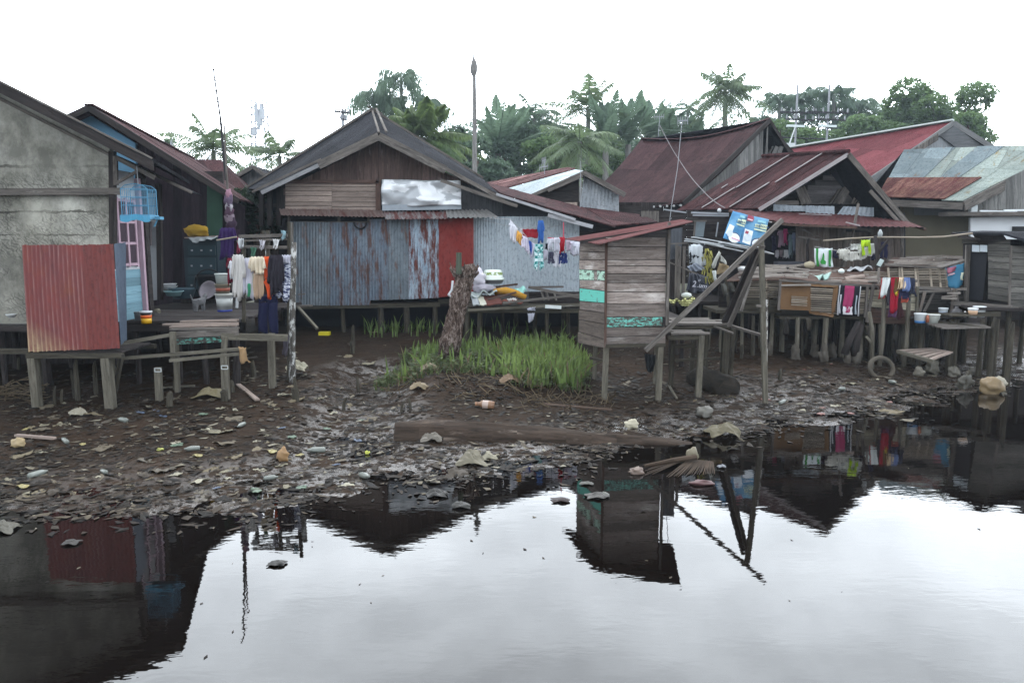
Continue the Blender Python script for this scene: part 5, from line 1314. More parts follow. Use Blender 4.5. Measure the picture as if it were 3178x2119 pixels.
mb = MB(); d_ = V((0, -.04, -.06)); mb.bar(A + d_, Bq + d_, .03, .1); mb.bar(A + d_, Rr_ + d_, .03, .15); mb.bar(P(1700, 592, 23.5), P(1808, 545, 23.5), .03, .1); mb.build('barge_board', W_GREY, oD)
mb = MB(); mb.slab([P(1665, 665, 24), P(1797, 665, 24), P(1797, 548, 24), P(1665, 606, 24)], (0, .05, 0)); mb.build('gable_wall', W_DARK, oD)
mb = MB(); mb.corr(P(1797, 664, 23.95), P(1921, 662, 23.95), P(1921, 606, 23.95), P(1811, 550, 23.95), .12, .012); mb.build('zinc_wall', zinc('streaked_grey', (.2, .22, .24, 1), (.34, .36, .38, 1), (.12, .11, .11, 1), .6), oD, smooth=True)
mb = MB(); mb.slab([P(1921, 664, 24), P(1921, 606, 24), P(1905, 612, 27), P(1905, 660, 27)], (-.05, 0, 0)); mb.build('side_wall', W_DARK, oD)
sheet_roof(oD, 'lean_roof', P(1560, 600, 25), P(1790, 640, 25), P(1800, 655, 23.9), P(1620, 608, 23.9), Z_ROOF2, .03)
mb = MB(); mb.slab([P(1600, 700, 24.6), P(1990, 700, 24.6), P(1990, 640, 24.6), P(1600, 612, 24.6)], (0, .05, 0)); mb.build('lower_wall', W_DARK, oD)

# ================================================================== right front house
oF = thing('gable_shack', 'rusty roofed shack with dark open gable above the hung washing', 'house', P(2600, 900, 20.5))
A, Bq, Cq, Dq = P(2630, 474, 21), P(2354, 646, 21), P(2098, 653, 24), P(2366, 489, 24)
sheet_roof(oF, 'roof', Dq, A, Bq, Cq, Z_ROOF2, .04, 9)
PALE = wood('pale_battens', (.2, .18, .18, 1), (.36, .33, .33, 1))
mb = MB()
for t_, s0, s1 in ((.36, .0, .62), (.34, .62, 1.0), (.75, 0, .55), (.68, .55, 1.0), (.17, .55, .62)):
    a = Dq.lerp(A, t_); b = Cq.lerp(Bq, t_); q0, q1 = a.lerp(b, s0), a.lerp(b, s1)
    mb.bar(q0 + V((0, 0, .06)), q1 + V((0, 0, .06)), .09, .02)
mb.build('roof_batten', PALE, oF)
Rr_ = P(2815, 690, 21)
sheet_roof(oF, 'roof', A, Dq, Dq + (Rr_ - A), Rr_, Z_DARKROOF, .05)
mb = MB(); d_ = V((0, -.06, -.05)); mb.bar(A + d_, Bq + d_, .03, .1); mb.build('barge_board', PALE, oF)
mb = MB(); mb.bar(A + d_, Rr_ + d_, .03, .14); mb.bar(P(2700, 592, 20.9), P(2790, 690, 20.9), .03, .1); mb.build('barge_board', W_GREY, oF)
mb = MB(); mb.tube([A + V((0, -.1, .03)), Dq + V((0, 0, .05))], .06, 6); mb.build('ridge_cap', Z_ROOF2, oF)
gv = lambda u: 494 + (2630 - u) * .63 if u < 2630 else 494 + (u - 2630) * 1.0
mb = MB()
for k in range(9):
    v0, v1 = 500 + k * 15, 514.5 + k * 15
    uL = max(2475, 2630 - (v0 - 494) / .63 + 6); uR = min(2735, 2630 + (v0 - 494))
    mb.slab([P(uL, v1, 22.0), P(uR, v1, 22.0), P(uR, v0, 22.0), P(uL, v0, 22.0)], (0, .02, 0))
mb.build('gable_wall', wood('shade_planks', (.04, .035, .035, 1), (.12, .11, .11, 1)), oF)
mb = MB(); mb.slab([P(2380, 700, 22.3), P(2815, 700, 22.3), P(2800, 670, 22.3), P(2630, 490, 22.3), P(2380, 650, 22.3)], (0, .05, 0)); mb.build('sky_screen', W_DARK, oF)  # dark slab added behind the gable to stop sky light in the gaps
mb = MB()
for (a, b, c_, d__) in ((2490, 580, 2512, 632), (2476, 585, 2495, 634)): mb.bar(P(a, b, 21.9), P(c_, d__, 21.9), .14, .02)
for k in range(4): mb.bar(P(2640 - k * 12, 575 + k * 4, 21.9), P(2612 - k * 12, 632, 21.9), .12, .02)
for k in range(4): mb.bar(P(2660 + k * 8, 600 + k * 5, 21.9), P(2645 + k * 8, 632, 21.9), .06, .02)
mb.build('gable_brace', W_GREY, oF)
ZST = zinc('zinc_strip', (.2, .23, .26, 1), (.3, .33, .36, 1), (.1, .08, .08, 1), .62)
mb = MB(); mb.corr(P(2400, 655, 21.5), P(2500, 656, 21.5), P(2500, 640, 21.5), P(2400, 634, 21.5), .15, .01); mb.corr(P(2500, 664, 21.45), P(2590, 668, 21.45), P(2590, 640, 21.45), P(2500, 638, 21.45), .15, .01); mb.corr(P(2596, 668, 21.42), P(2712, 672, 21.42), P(2712, 644, 21.42), P(2618, 640, 21.42), .15, .01); mb.build('zinc_strip', ZST, oF, smooth=True)
mb = MB(); boards_h(mb, rows((622, 622), (648, 648), 2), 2405, 2480, 21.6, 21.6); mb.build('gable_board', W_GREY, oF)
mb = MB(); mb.corr(P(2290, 662, 20.2), P(2440, 692, 19.5), P(2520, 662, 21.3), P(2262, 650, 21.3), .15, .01); mb.corr(P(2436, 692, 19.5), P(2660, 703, 19.4), P(2665, 668, 21.3), P(2490, 660, 21.3), .15, .012); mb.corr(P(2656, 702, 19.45), P(2872, 705, 19.4), P(2810, 684, 21.2), P(2650, 668, 21.3), .15, .012); mb.build('awning', zinc('awning_maroon', (.065, .026, .027, 1), (.1, .042, .042, 1), (.05, .026, .025, 1), .6, True, .65, .05), oF, smooth=True)
mb = MB(); mb.bar(P(2262, 655, 21), P(2440, 697, 19.45), .04, .05); mb.bar(P(2440, 697, 19.45), P(2660, 707, 19.4), .03, .05); mb.bar(P(2800, 690, 20.8), P(2872, 712, 19.35), .05, .06); mb.build('awning_beam', W_BROWN, oF)
mb = MB(); mb.bar(P(2395, 690, 19.6), P(2300, 668, 20.3), .05, .02); mb.bar(P(2580, 668, 20.9), P(2480, 664, 21.0), .08, .02); mb.bar(P(2625, 690, 19.6), P(2668, 700, 19.4), .05, .03); mb.build('awning_batten', PALE, oF)
BV = wood('brown_vertical_boards', (.07, .055, .048, 1), (.2, .165, .145, 1), (.26, .23, .21, 1), .58, .55, 1.2)
mb = MB(); boards_v(mb, 2470, 2625, 20.6, lambda u: 695, lambda u: 868, .2, jig=.015, ragged=4); boards_v(mb, 2625, 2705, 20.65, lambda u: 720, lambda u: 868, .22, jig=.02); boards_v(mb, 2700, 2802, 20.55, lambda u: 700, lambda u: 850, .22); mb.build('plank_wall', BV, oF)
mb = MB(); mb.slab([P(2260, 880, 22.4), P(2810, 880, 22.4), P(2810, 660, 22.4), P(2260, 660, 22.4)], (0, .05, 0)); mb.slab([P(2140, 960, 24.6), P(2850, 960, 24.6), P(2850, 690, 24.6), P(2640, 500, 24.6), P(2370, 500, 24.6), P(2140, 640, 24.6)], (0, .05, 0)); mb.build('sky_screen', flat('inner_dark2', (.014, .013, .016, 1)), oF)  # added dark slabs stopping sky light behind the planks and awning
mb = MB(); mb.bar(P(2624, 706, 20.4), P(2704, 716, 20.4), .03, .08); mb.bar(P(2800, 850, 20.4), P(2800, 700, 20.4), .07, .05); mb.bar(P(2620, 868, 20.5), P(2622, 720, 20.5), .1, .04); mb.build('trim_board', W_GREY, oF)
mb = MB(); mb.slab([P(2050, 1080, 21.2), P(2860, 1080, 21.2), P(2860, 930, 21.2), P(2050, 930, 21.2)], (0, .06, 0)); mb.box((P(2300, 900, 20.5).x, 20.45, 1.28), (P(2810, 900, 20.5).x, 25, 1.36)); mb.box((P(2050, 900, 23.5).x, 23.5, .1), (P(3100, 900, 23.5).x, 23.58, 1.3)); mb.build('floor', W_DARK, oF)  # floor, plus added skirts that keep the space below it dark
stilts(oF, [(u, 1000, 20.6, 1.3) for u in (2330, 2440, 2560, 2680, 2790)] + [(u, 1000, 22.5, 1.3) for u in (2380, 2500, 2620, 2740)], W_DARK, .13)
# dark plank house part left of the banner
oQ = thing('dark_plank_house', 'dark plank house wall with grey shutter behind the blue banner', 'house', P(2200, 880, 22))
mb = MB(); boards_h(mb, rows((655, 655), (880, 880), 11), 1985, 2300, 22.3, 22.3, split=.6); mb.build('wall', W_DARK, oQ)
mb = MB(); mb.slab([P(2155, 735, 22.1), P(2183, 735, 22.1), P(2190, 686, 22.1), P(2160, 686, 22.1)], (0, .04, 0)); mb.build('shutter', plastic(120, 132, 138, .7), oQ)
mb = MB(); mb.bar(P(2153, 735, 22.0), P(2158, 686, 22.0), .05, .04); mb.bar(P(2154, 686, 22.0), P(2193, 686, 22.0), .04, .05); mb.build('shutter_frame', W_GREY, oQ)
mb = MB(); boards_v(mb, 1990, 2045, 22.1, lambda u: 655, lambda u: 690, .2); mb.build('upper_board', W_GREY, oQ)
mb = MB(); mb.bar(P(2060, 650, 21.8), P(2130, 660, 21.6), .04, .04); mb.bar(P(2145, 660, 21.6), P(2262, 664, 21.5), .03, .05); mb.bar(P(2150, 668, 21.6), P(2262, 670, 21.5), .03, .04); mb.bar(P(2229, 690, 21.5), P(2222, 735, 21.5), .03, .03); mb.build('pipe', STEEL, oQ)
mb = MB(); mb.box((P(1985, 900, 21).x, 20.5, 1.28), (P(2310, 900, 21).x, 24, 1.36)); mb.build('floor', W_DARK, oQ)
stilts(oQ, [(u, 1000, Y, 1.3) for u, Y in ((2090, 20.6), (2170, 20.6), (2250, 20.6), (2130, 22.5), (2220, 22.5))], W_DARK, .12)
mb = MB(); mb.lathe(P(2232, 660, 21.4), [(.03, 0), (.06, .04), (.05, .09), (.02, .12)], 10); one('lamp_bulb', mb, plastic(190, 192, 195), 'small white lamp bulb hanging above the blue banner left', 'lamp', None, True)
# dark walls right beside the hut
oW = thing('side_shed', 'narrow dark plank shed with zinc sheet right behind the hut', 'shed', P(2110, 960, 17))
mb = MB(); boards_v(mb, 2076, 2112, 16.8, lambda u: 690, lambda u: 950, .14); mb.build('wall', W_DARK, oW)
mb = MB(); mb.corr(P(2080, 806, 16.5), P(2114, 800, 16.5), P(2118, 706, 16.5), P(2082, 708, 16.5)); mb.build('zinc_sheet', flat('grey_sheet', (.06, .065, .075, 1), .6), oW, smooth=True)
mb = MB()
for u in (2106, 2120, 2098): mb.bar(P(u, 935, 16.4), P(u + 3, 740 + (u % 7) * 4, 16.4), .06, .05)
mb.build('post', W_GREY, oW)
mb = MB(); mb.bar(P(2080, 757, 16.2), P(2134, 754, 16.2), .03, .03); mb.bar(P(2080, 815, 16.2), P(2162, 850, 16.2), .03, .03); mb.build('rail', W_GREY, oW)
mb = MB(); mb.box((P(2070, 950, 16.6).x, 16.3, 1.2), (P(2130, 950, 16.6).x, 18.5, 1.28)); mb.build('floor', W_DARK, oW)
stilts(oW, [(2085, 1000, 16.5, 1.22), (2120, 1000, 16.5, 1.22), (2100, 1000, 18, 1.22)], W_DARK, .1)

# ---- hangings in the middle right
YB2 = 18.6
t = NT('banner_blue', .5, .3); pz = t.noise(t.pos(1.4, 1.4, 3), 1, 4)
t.base(t.ramp(pz, (.35, srgb(66, 130, 178)), (.65, srgb(110, 160, 192)))); BBLUE = t.m
BWHITE, BRED, BDARK = plastic(232, 238, 244), plastic(160, 70, 90), plastic(50, 62, 95)
oN = thing('advertising_banner', 'blue advertising banner with two white bags tied under the awning', 'banner', P(2316, 770, YB2))
def bq(a, b, left):
    q = ((2275, 654.5), (2319, 667), (2296, 757), (2244, 739)) if left else ((2320, 667), (2388, 681.5), (2364, 771), (2297, 757))
    c_ = [P(u, v, YB2) for u, v in q]
    return c_[0].lerp(c_[1], a).lerp(c_[3].lerp(c_[2], a), b)
for lf in (True, False):
    mb = MB(); mb.shell(lambda a, b: bq(a, b, lf) + V((0, .03 * math.sin(a * 7 + b * 3) + .025 * mn.noise((a * 5, b * 5, lf)), 0)), 16, 14, .006); mb.build('cloth_panel', BBLUE, oN, smooth=True)
def bpatch(poly, left, m, nm, off=.05):
    mb = MB(); mb.slab([bq(a, b, left) + V((0, -off, 0)) for a, b in poly], (0, .012, 0)); mb.build(nm, m, oN)
def circ(cx_, cy_, rx, ry, n=16): return [(cx_ + rx * math.cos(2 * math.pi * k / n), cy_ - ry * math.sin(2 * math.pi * k / n)) for k in range(n)]
PY = plastic(225, 235, 200)
for lf, dx, dy in ((True, .05, -.02), (False, .0, 0)):
    bpatch([(.42 + dx, .35 + dy), (.62 + dx, .35 + dy), (.62 + dx, .24 + dy), (.42 + dx, .24 + dy)], lf, PY, 'caption_box')
    bpatch([(.66 + dx, .36 + dy), (.96 + dx * .6, .36 + dy), (.96 + dx * .6, .21 + dy), (.66 + dx, .21 + dy)], lf, PY, 'caption_box')
    bpatch([(.42 + dx, .44 + dy), (.97, .44 + dy), (.97, .40 + dy), (.42 + dx, .40 + dy)], lf, PY, 'caption_line')
    bpatch([(.48 + dx, .17 + dy), (.86, .17 + dy), (.86, .09 + dy), (.48 + dx, .09 + dy)], lf, plastic(150, 205, 220), 'caption_line')
    bpatch([(.05, .93), (.42, .97), (.4, .36 if False else .5), (.02, .47)] if not lf else [(.0, .82), (.34, .86), (.38, .5), (.06, .47)], lf, BWHITE, 'bag_picture', .055)
    bpatch(circ(.55 if lf else .74, .86, .36 if lf else .3, .17), lf, BDARK, 'bowl_rim', .06)
    bpatch(circ(.55 if lf else .74, .88, .33 if lf else .27, .16), lf, BWHITE, 'bowl_picture', .075)
    bpatch(circ(.24, .74 if not lf else .78, .16, .12), lf, plastic(205, 215, 225), 'food_picture', .08)
for poly in ([(.0, .2), (.25, .2), (.3, .14), (.27, .02), (.0, .0)],): bpatch(poly, False, BRED, 'red_emblem', .055)
bpatch([(.06, .62), (.2, .63), (.21, .54), (.07, .53)], False, BRED, 'red_emblem', .07)
bpatch([(.02, .16), (.24, .17), (.26, .13), (.02, .12)], False, plastic(235, 200, 210), 'emblem_band', .07)
bpatch([(.4, .92), (.9, .93), (.9, .9), (.4, .89)], True, plastic(215, 140, 165), 'bowl_band', .09)
ra_ = (R(84), R(11), 0)
def btxt(s_, a, b, lf, sz, m):
    text(s_, bq(a, b, lf) + V((0, -.068, 0)), (R(90), R(12), 0), sz, m, oN)
TXB = flat('text_blue', srgb(40, 80, 120))
for lf, dx in ((True, .05), (False, 0)):
    btxt('LEBIH', .52 + dx, .295, lf, .06, TXB); btxt('KREATIF', .81 + dx * .8, .285, lf, .07, TXB)
# pale roofing sticks below the banner
oS = thing('sheet_pile', 'pale weathered sheets piled as a shelf roof below the blue banner', 'sheets', P(2230, 775, 18.4))
for k, (u0, v0, u1, v1, Y, w_) in enumerate(((2130, 742, 2330, 775, 18.4, .1), (2150, 736, 2320, 766, 18.7, .12), (2128, 748, 2240, 764, 18.2, .08), (2235, 752, 2335, 776, 18.3, .1), (2170, 752, 2300, 780, 18.1, .06), (2368, 780, 2395, 788, 18.3, .05))):
    mb = MB(); mb.bar(P(u0, v0, Y), P(u1, v1, Y), .35, .025, off=k * 3); mb.build('sheet', wood('bleached_%d' % k, (.22, .23, .23, 1), (.5, .52, .54, 1), (.12, .11, .1, 1), .62) if k < 1 else oS.children[0].data.materials[0], oS)
for u in (2140, 2235, 2330):
    mb = MB(); mb.bar(P(u, 940, 18.6), P(u, 755 + (u - 2140) * .12, 18.6), .07, .07); mb.build('post', W_WET, oS)
MG = 'hangings below the blue banner'
t = NT('blotched_cloth', .9, .15); b_ = t.noise(t.pos(5, 5, 5), 1, 2, .5)
t.base(t.ramp(b_, (.52, (.5, .53, .56, 1)), (.56, (.02, .02, .025, 1)))); BLOT = t.m
garment('towel', BLOT, 2138, 2188, 757, 822, 17.9, 'white sheet with black blotches hanging at left', 'sheet', MG, fold=.04)
mb = MB(); quadc(mb, ((2132, 826), (2160, 815), (2190, 838), (2140, 842)), 17.85, fold=.04); one('grey_tarp', mb, plastic(135, 142, 155), 'grey fold of plastic below the black blotched sheet', 'tarp', MG, True)
OL = flat('olive_leaves', srgb(135, 130, 70), .9, .5, 12)
mb = MB()
for k in range(34):
    u, v = rnd.gauss(2197, 8), rnd.uniform(770, 870); a = P(u, v, 17.8 + rnd.uniform(-.1, .1)); b = P(u + rnd.gauss(0, 5), v + rnd.uniform(14, 30), 17.8)
    mb.bar(a, b, .05, .012, w1=.015)
one('dried_bunch', mb, OL, 'olive yellow bunch of dried strips hanging in middle', 'bunch', MG)
mb = MB(); quadc(mb, ((2232, 815), (2262, 825), (2262, 850), (2222, 850)), 17.8, fold=.06, nf=1, th=.03); one('tan_bag', mb, cloth(150, 130, 98), 'tan canvas bag hanging right of the dried bunch', 'bag', MG, True)
mb = MB(); quadc(mb, ((2232, 778), (2238, 786), (2216, 830), (2205, 826)), 17.7, fold=.02, nf=1); quadc(mb, ((2236, 790), (2246, 800), (2258, 820), (2238, 812)), 17.75, fold=.02, nf=1); one('white_strap', mb, cloth(178, 178, 170), 'off white cloth strap beside the tan bag', 'strap', MG, True)
mb = MB(); quadc(mb, ((2210, 840), (2222, 838), (2226, 866), (2218, 870)), 17.7, fold=.02, nf=1); one('white_rag', mb, cloth(200, 205, 202), 'short white rag below the off white strap', 'rag', MG, True)
oT = thing('black_tarp', 'dark grey tarp with white handwritten letters hanging under the dried bunch', 'tarp', P(2170, 905, 17.75))
mb = MB(); quadc(mb, ((2139, 846), (2165, 848), (2205, 915), (2128, 900)), 17.75, fold=.05, nf=3, ns=16, ntt=10); quadc(mb, ((2165, 848), (2196, 858), (2202, 915), (2185, 910)), 17.78, fold=.02); mb.build('sheet', plastic(62, 64, 74, .5), oT, smooth=True)
tp = P(2172, 886, 17.62)
text('2', P(2153, 882, 17.62), (R(90), 0, 0), .2, plastic(190, 190, 200), oT, shear=.25)
text('o', P(2170, 869, 17.62), (R(90), 0, 0), .1, plastic(190, 190, 200), oT, shear=.25)
text('.um', P(2178, 887, 17.62), (R(90), R(10), 0), .16, plastic(190, 190, 200), oT, shear=.25)
t = NT('striped_cloth', .95, .1); wv = t.n('ShaderNodeTexWave', {'bands_direction': 'Z'}, Vector=t.pos(1, 1, 1), Scale=7, Distortion=2).outputs['Fac']
t.base(t.ramp(wv, (.4, srgb(95, 95, 60)), (.55, srgb(185, 185, 130)))); STR = t.m
mb = MB(); quadc(mb, ((2078, 930), (2148, 922), (2162, 934), (2085, 938)), (16.2, 16.4, 15.9, 15.9), fold=.05, th=.03); quadc(mb, ((2108, 934), (2140, 934), (2136, 952), (2114, 948)), 15.9, fold=.03); one('striped_mat', mb, STR, 'yellow green striped mat draped on the shed floor edge', 'mat', None, True)
mb = MB(); mb.lathe(P(2130, 925, 16.3), [(.06, 0), (.12, .05), (.1, .1), (.03, .12)], 10); one('white_lump', mb, cloth(200, 205, 200), 'small white bundle lying on the striped mat', 'bundle', None, True)
for k, (u0, u1, v0, v1, c1, lb) in enumerate(((2412, 2436, 715, 765, (165, 135, 150), 'pink white striped shirt in the doorway'), (2430, 2446, 710, 755, (195, 70, 120), 'bright pink shirt beside the striped shirt'), (2446, 2462, 728, 795, (110, 130, 135), 'grey green dress at right in the doorway'), (2458, 2474, 722, 785, (120, 128, 150), 'pale blue grey shirt next to plank wall'), (2394, 2408, 730, 780, (45, 42, 62), 'dark blue shirt deep in the doorway'))):
    garment('shirt', c1, u0, u1, v0, v1, 20.9 - k * .06, lb, 'shirt', 'clothes in the shack doorway', fold=.04, sl=.3)
for k, (u, c1) in enumerate(((2412, (150, 145, 150)), (2425, (120, 105, 110)), (2438, (175, 172, 172)), (2447, (165, 165, 170)))):
    garment('towel', c1, u - 5, u + 5, 775, 800, 20.8, ('leftmost', 'second', 'third', 'last')[k] + ' of the four small rags hanging below the doorway shirts', 'rag', 'clothes in the shack doorway')
rope('doorway_rod', [P(2390, 712, 20.95), P(2480, 716, 20.85)], .015, 'rod carrying the shirts in the shack doorway', 'rod', W_GREY, n=2)
mb = MB(); p = P(2412, 838, 19.6); mb.box((p.x, 19.6, p.z), (p.x + .7, 19.9, p.z + .22)); one('dark_crate', mb, flat('dark_crate', (.04, .04, .05, 1), .6), 'dark grey box under the doorway shirts', 'box')

# ================================================================== bamboo coops on stilts
def slats_h(mb, u0, u1, v0, v1, Y0, Y1, n, fill=.6, dv=0, skew=0):
    for k in range(n):
        f_ = (k + .5) / n; v = v0 + (v1 - v0) * f_
        j = rnd.uniform(-.4, .4)
        mb.bar(P(u0 + rnd.uniform(-1, 1) + skew * f_, v + j, Y0), P(u1 + rnd.uniform(-1, 1) + skew * f_, v + dv + j, Y1), .015, abs((P(u0, v0, Y0) - P(u0, v1, Y0)).length) / n * fill)
def sticks(par, n, u0, u1, v0, v1, Y0, Y1, m, w=(.06, .12), L=(40, 140), nm='stick', tilt=8):
    for k in range(n):
        u = rnd.uniform(u0, u1); l = rnd.uniform(*L); f_ = rnd.random()
        v = v0 + (v1 - v0) * f_; Y = Y1 + (Y0 - Y1) * f_
        ua, ub = max(u0 - 6, u - l / 2), min(u1 + 6, u + l / 2)
        mb = MB(); mb.bar(P(ua, v + rnd.uniform(-tilt, tilt) * .5, Y + rnd.uniform(-.25, .25)), P(ub, v + rnd.uniform(-tilt, tilt) * .5, Y + rnd.uniform(-.25, .25)), rnd.uniform(*w), rnd.uniform(.025, .06))
        mb.build(nm, m, par)
def panel(u0, u1, v0, v1, Y, m, th=.03, mb=None, dv=0):
    mb = mb or MB(); mb.slab([P(u0, v1, Y), P(u1, v1 + dv, Y), P(u1, v0 + dv, Y), P(u0, v0, Y)], (0, th, 0)); return mb
W_SLAT = SLATL
W_SLAT0 = wood('slat_wood', (.09, .075, .065, 1), (.26, .22, .19, 1), (.34, .31, .28, 1), .6, .55, 1.2)
o1 = thing('slatted_coop', 'dark slatted wooden coop on posts behind the lashed poles', 'coop', P(2350, 1060, 18))
mb = MB(); slats_h(mb, 2290, 2420, 862, 925, 17.8, 17.6, 11, .55); mb.build('slats', W_BAMBOO, o1)
mb = MB(); slats_h(mb, 2285, 2418, 925, 960, 17.8, 17.6, 2, .9, 4); mb.build('lower_boards', W_WET, o1)
mb = MB(); slats_h(mb, 2378, 2422, 866, 900, 17.5, 18.6, 5, .8, -4); slats_h(mb, 2378, 2422, 905, 950, 17.5, 18.4, 8, .5, -14); mb.build('side_slats', W_BAMBOO, o1)
panel(2230, 2420, 858, 962, 18.5, W_DARK).build('back_board', W_DARK, o1)
sticks(o1, 26, 2300, 2500, 822, 866, 17.5, 19.4, W_SLAT, (.12, .25), (60, 150), 'roof_stick', 10)
mb = MB(); mb.slab([P(2255, 870, 17.5), P(2425, 866, 17.5), P(2480, 835, 19.4), P(2300, 840, 19.4)], (0, 0, -.03)); mb.build('roof', W_BROWN, o1)
mb = MB(); mb.box((P(2225, 962, 17.7).x, 17.7, P(2350, 962, 17.7).z - .08), (P(2425, 962, 17.7).x, 19, P(2350, 962, 17.7).z)); mb.build('floor', W_WET, o1)
zc = P(2350, 964, 17.7).z
stilts(o1, [(2300, 1040, 18, zc), (2395, 1045, 17.9, zc), (2360, 1040, 18.8, zc), (2240, 1030, 18.2, zc), (2200, 1030, 18.6, zc)], W_POST, .1)
mb = MB(); quadc(mb, ((2238, 880), (2275, 870), (2290, 900), (2245, 920)), 17.6, fold=.06, nf=2); mb.build('loose_tarp', plastic(70, 68, 62), o1, smooth=True)
one('white_bag', lump(P(2303, 833, 18.0), .09, .07, .05, 9, 8, 6), plastic(215, 215, 215), 'tiny white bag lying on the slatted coop roof', 'bag', None, True)

o2 = thing('cardboard_coop', 'coop fronted with brown cardboard and bamboo slats under a heap of sticks', 'coop', P(2560, 1060, 17.6))
CARD = flat('cardboard', srgb(106, 80, 55), .9, .35, 5)
YC2 = 17.4
panel(2422, 2518, 872, 960, YC2, CARD, .02, dv=4).build('cardboard', CARD, o2)
mb = MB(); slats_h(mb, 2456, 2505, 918, 948, YC2 - .04, YC2 - .04, 6, .55, 3); mb.build('slats', W_BAMBOO, o2)
mb = MB(); slats_h(mb, 2516, 2602, 878, 972, YC2 - .02, YC2 - .05, 14, .5, 4); mb.build('slats', W_BAMBOO, o2)
panel(2510, 2606, 878, 972, YC2 + .1, W_DARK, .02, dv=4).build('backing', W_DARK, o2)
mb = MB(); quadc(mb, ((2512, 880), (2600, 886), (2598, 894), (2514, 888)), YC2 - .08, fold=.015); quadc(mb, ((2588, 890), (2602, 888), (2596, 972), (2582, 965)), YC2 - .08, fold=.02, nf=1); quadc(mb, ((2508, 962), (2590, 975), (2580, 984), (2512, 972)), YC2 - .08, fold=.03); mb.build('torn_cardboard', CARD, o2, smooth=True)
mb = MB(); slats_h(mb, 2668, 2688, 900, 975, YC2, YC2, 15, .6); mb.build('slats', W_BAMBOO, o2)
panel(2604, 2692, 888, 985, YC2 + .12, W_DARK).build('back_board', W_DARK, o2)
mb = MB(); mb.bar(P(2420, 870, YC2 - .05), P(2725, 888, YC2 - .05), .05, .05); mb.bar(P(2605, 888, YC2 - .05), P(2602, 978, YC2 - .05), .04, .05); mb.bar(P(2692, 890, YC2 - .05), P(2684, 985, YC2 - .05), .05, .05); mb.bar(P(2422, 868, YC2 - .04), P(2416, 962, YC2 - .04), .05, .05); mb.build('frame', W_GREY, o2)
mb = MB(); mb.slab([P(2418, 872, YC2), P(2728, 888, YC2), P(2790, 830, 19.6), P(2450, 828, 19.6)], (0, 0, -.04)); mb.build('roof', W_BROWN, o2)
sticks(o2, 44, 2430, 2720, 834, 884, 17.4, 19.4, W_SLAT, (.06, .14), (50, 150), 'roof_stick', 7)
for (u0, v0, u1, v1, Y) in ((2622, 866, 2682, 858, 17.9), (2624, 872, 2690, 876, 17.7), (2560, 846, 2600, 860, 18.6), (2540, 852, 2580, 842, 18.8)):
    mb = MB(); mb.tube([P(u0, v0, Y), P(u1, v1, Y)], .055, 8); mb.build('round_stick', W_PLANK, o2)
mb = MB(); slats_h(mb, 2680, 2760, 840, 872, 18.6, 18.4, 6, .5, 3); mb.build('slats', W_BAMBOO, o2)
mb = MB(); mb.box((P(2420, 975, 17.5).x, 17.5, P(2560, 985, 17.5).z - .04), (P(2690, 975, 17.5).x, 19.3, P(2560, 985, 17.5).z + .03)); mb.build('floor', W_WET, o2)
zc = P(2560, 985, 17.5).z
stilts(o2, [(2473, 1050, 17.5, zc), (2560, 1055, 17.4, zc), (2590, 1055, 18.6, zc), (2530, 1050, 18.3, zc), (2612, 1060, 17.9, zc), (2670, 1060, 17.6, zc), (2425, 1040, 18.4, zc), (2500, 1040, 19, zc)], W_POST, .11)
for (u, v, Y, s_) in ((2471, 1066, 17.45, .16), (2530, 1062, 17.9, .15), (2557, 1072, 17.3, .15), (2582, 1066, 17.9, .16), (2632, 1090, 17.2, .13), (2660, 1085, 17.2, .17), (2386, 1045, 17.8, .12)):
    p = P(u, v, Y); p.z = ground_z(p.x, p.y, False)
    one('caught_sack', lump(p + V((0, 0, .1)), s_ * .62, s_ * .55, s_ * 1.35, u % 31, 12, 9, .42), plastic(74, 68, 60, .7), 'muddy plastic sack on a coop stilt, %s from the left of seven' % {2386: 'first', 2471: 'second', 2530: 'third', 2557: 'fourth', 2582: 'fifth', 2632: 'sixth', 2660: 'last'}[u], 'sack', 'plastic sacks caught on the stilts', True)
mb = MB()
for (u0, v0, u1, v1) in ((2620, 1100, 2665, 1000), (2652, 1105, 2675, 1005)): mb = MB(); mb.tube([P(u0, v0, 17.2), P((u0 + u1) / 2 - 3, (v0 + v1) / 2, 17.2), P(u1, v1, 17.3)], [.09, .085, .07], 8); one('leaning_log', mb, W_DARK, ('black leaning log nearer the cardboard under the striped towel' if u0 < 2640 else 'black leaning log nearer the bare branch under the striped towel'), 'log', None, True)
# towel, cloths on the coop
oV = thing('striped_towel', 'black towel with wide pink and white stripe hanging on the coop', 'towel', P(2632, 978, YC2 - .1))
def tw(u0, u1, v0, v1, m, nm, off): 
    mb = MB(); s_ = lambda u, v: P(u - (v - 890) * .1, v + (u - 2632) * .06, YC2 - off); strip(mb, s_(u0, v0), s_(u1, v0), s_(u1, v1), s_(u0, v1), fold=.008, nf=2); mb.build(nm, m, oV, smooth=True)
tw(2606, 2672, 886, 979, cloth(36, 36, 44), 'towel_cloth', .1)
tw(2623, 2652, 887, 953, cloth(160, 52, 95), 'pink_stripe', .125); tw(2623, 2652, 951, 976, cloth(214, 212, 218), 'white_stripe', .125)
tw(2634, 2644, 948, 970, cloth(160, 52, 95), 'pink_point', .135)
tw(2611, 2615, 915, 974, cloth(190, 192, 198), 'white_print', .125); tw(2660, 2664, 915, 974, cloth(170, 182, 192), 'white_print', .125); tw(2606, 2608, 886, 979, cloth(195, 195, 200), 'white_edge', .125); tw(2670, 2672, 886, 979, cloth(195, 195, 200), 'white_edge', .125)
o3 = thing('plank_coop', 'coop of pale horizontal planks with brown boards below behind hung clothes', 'coop', P(2770, 1060, 17.4))
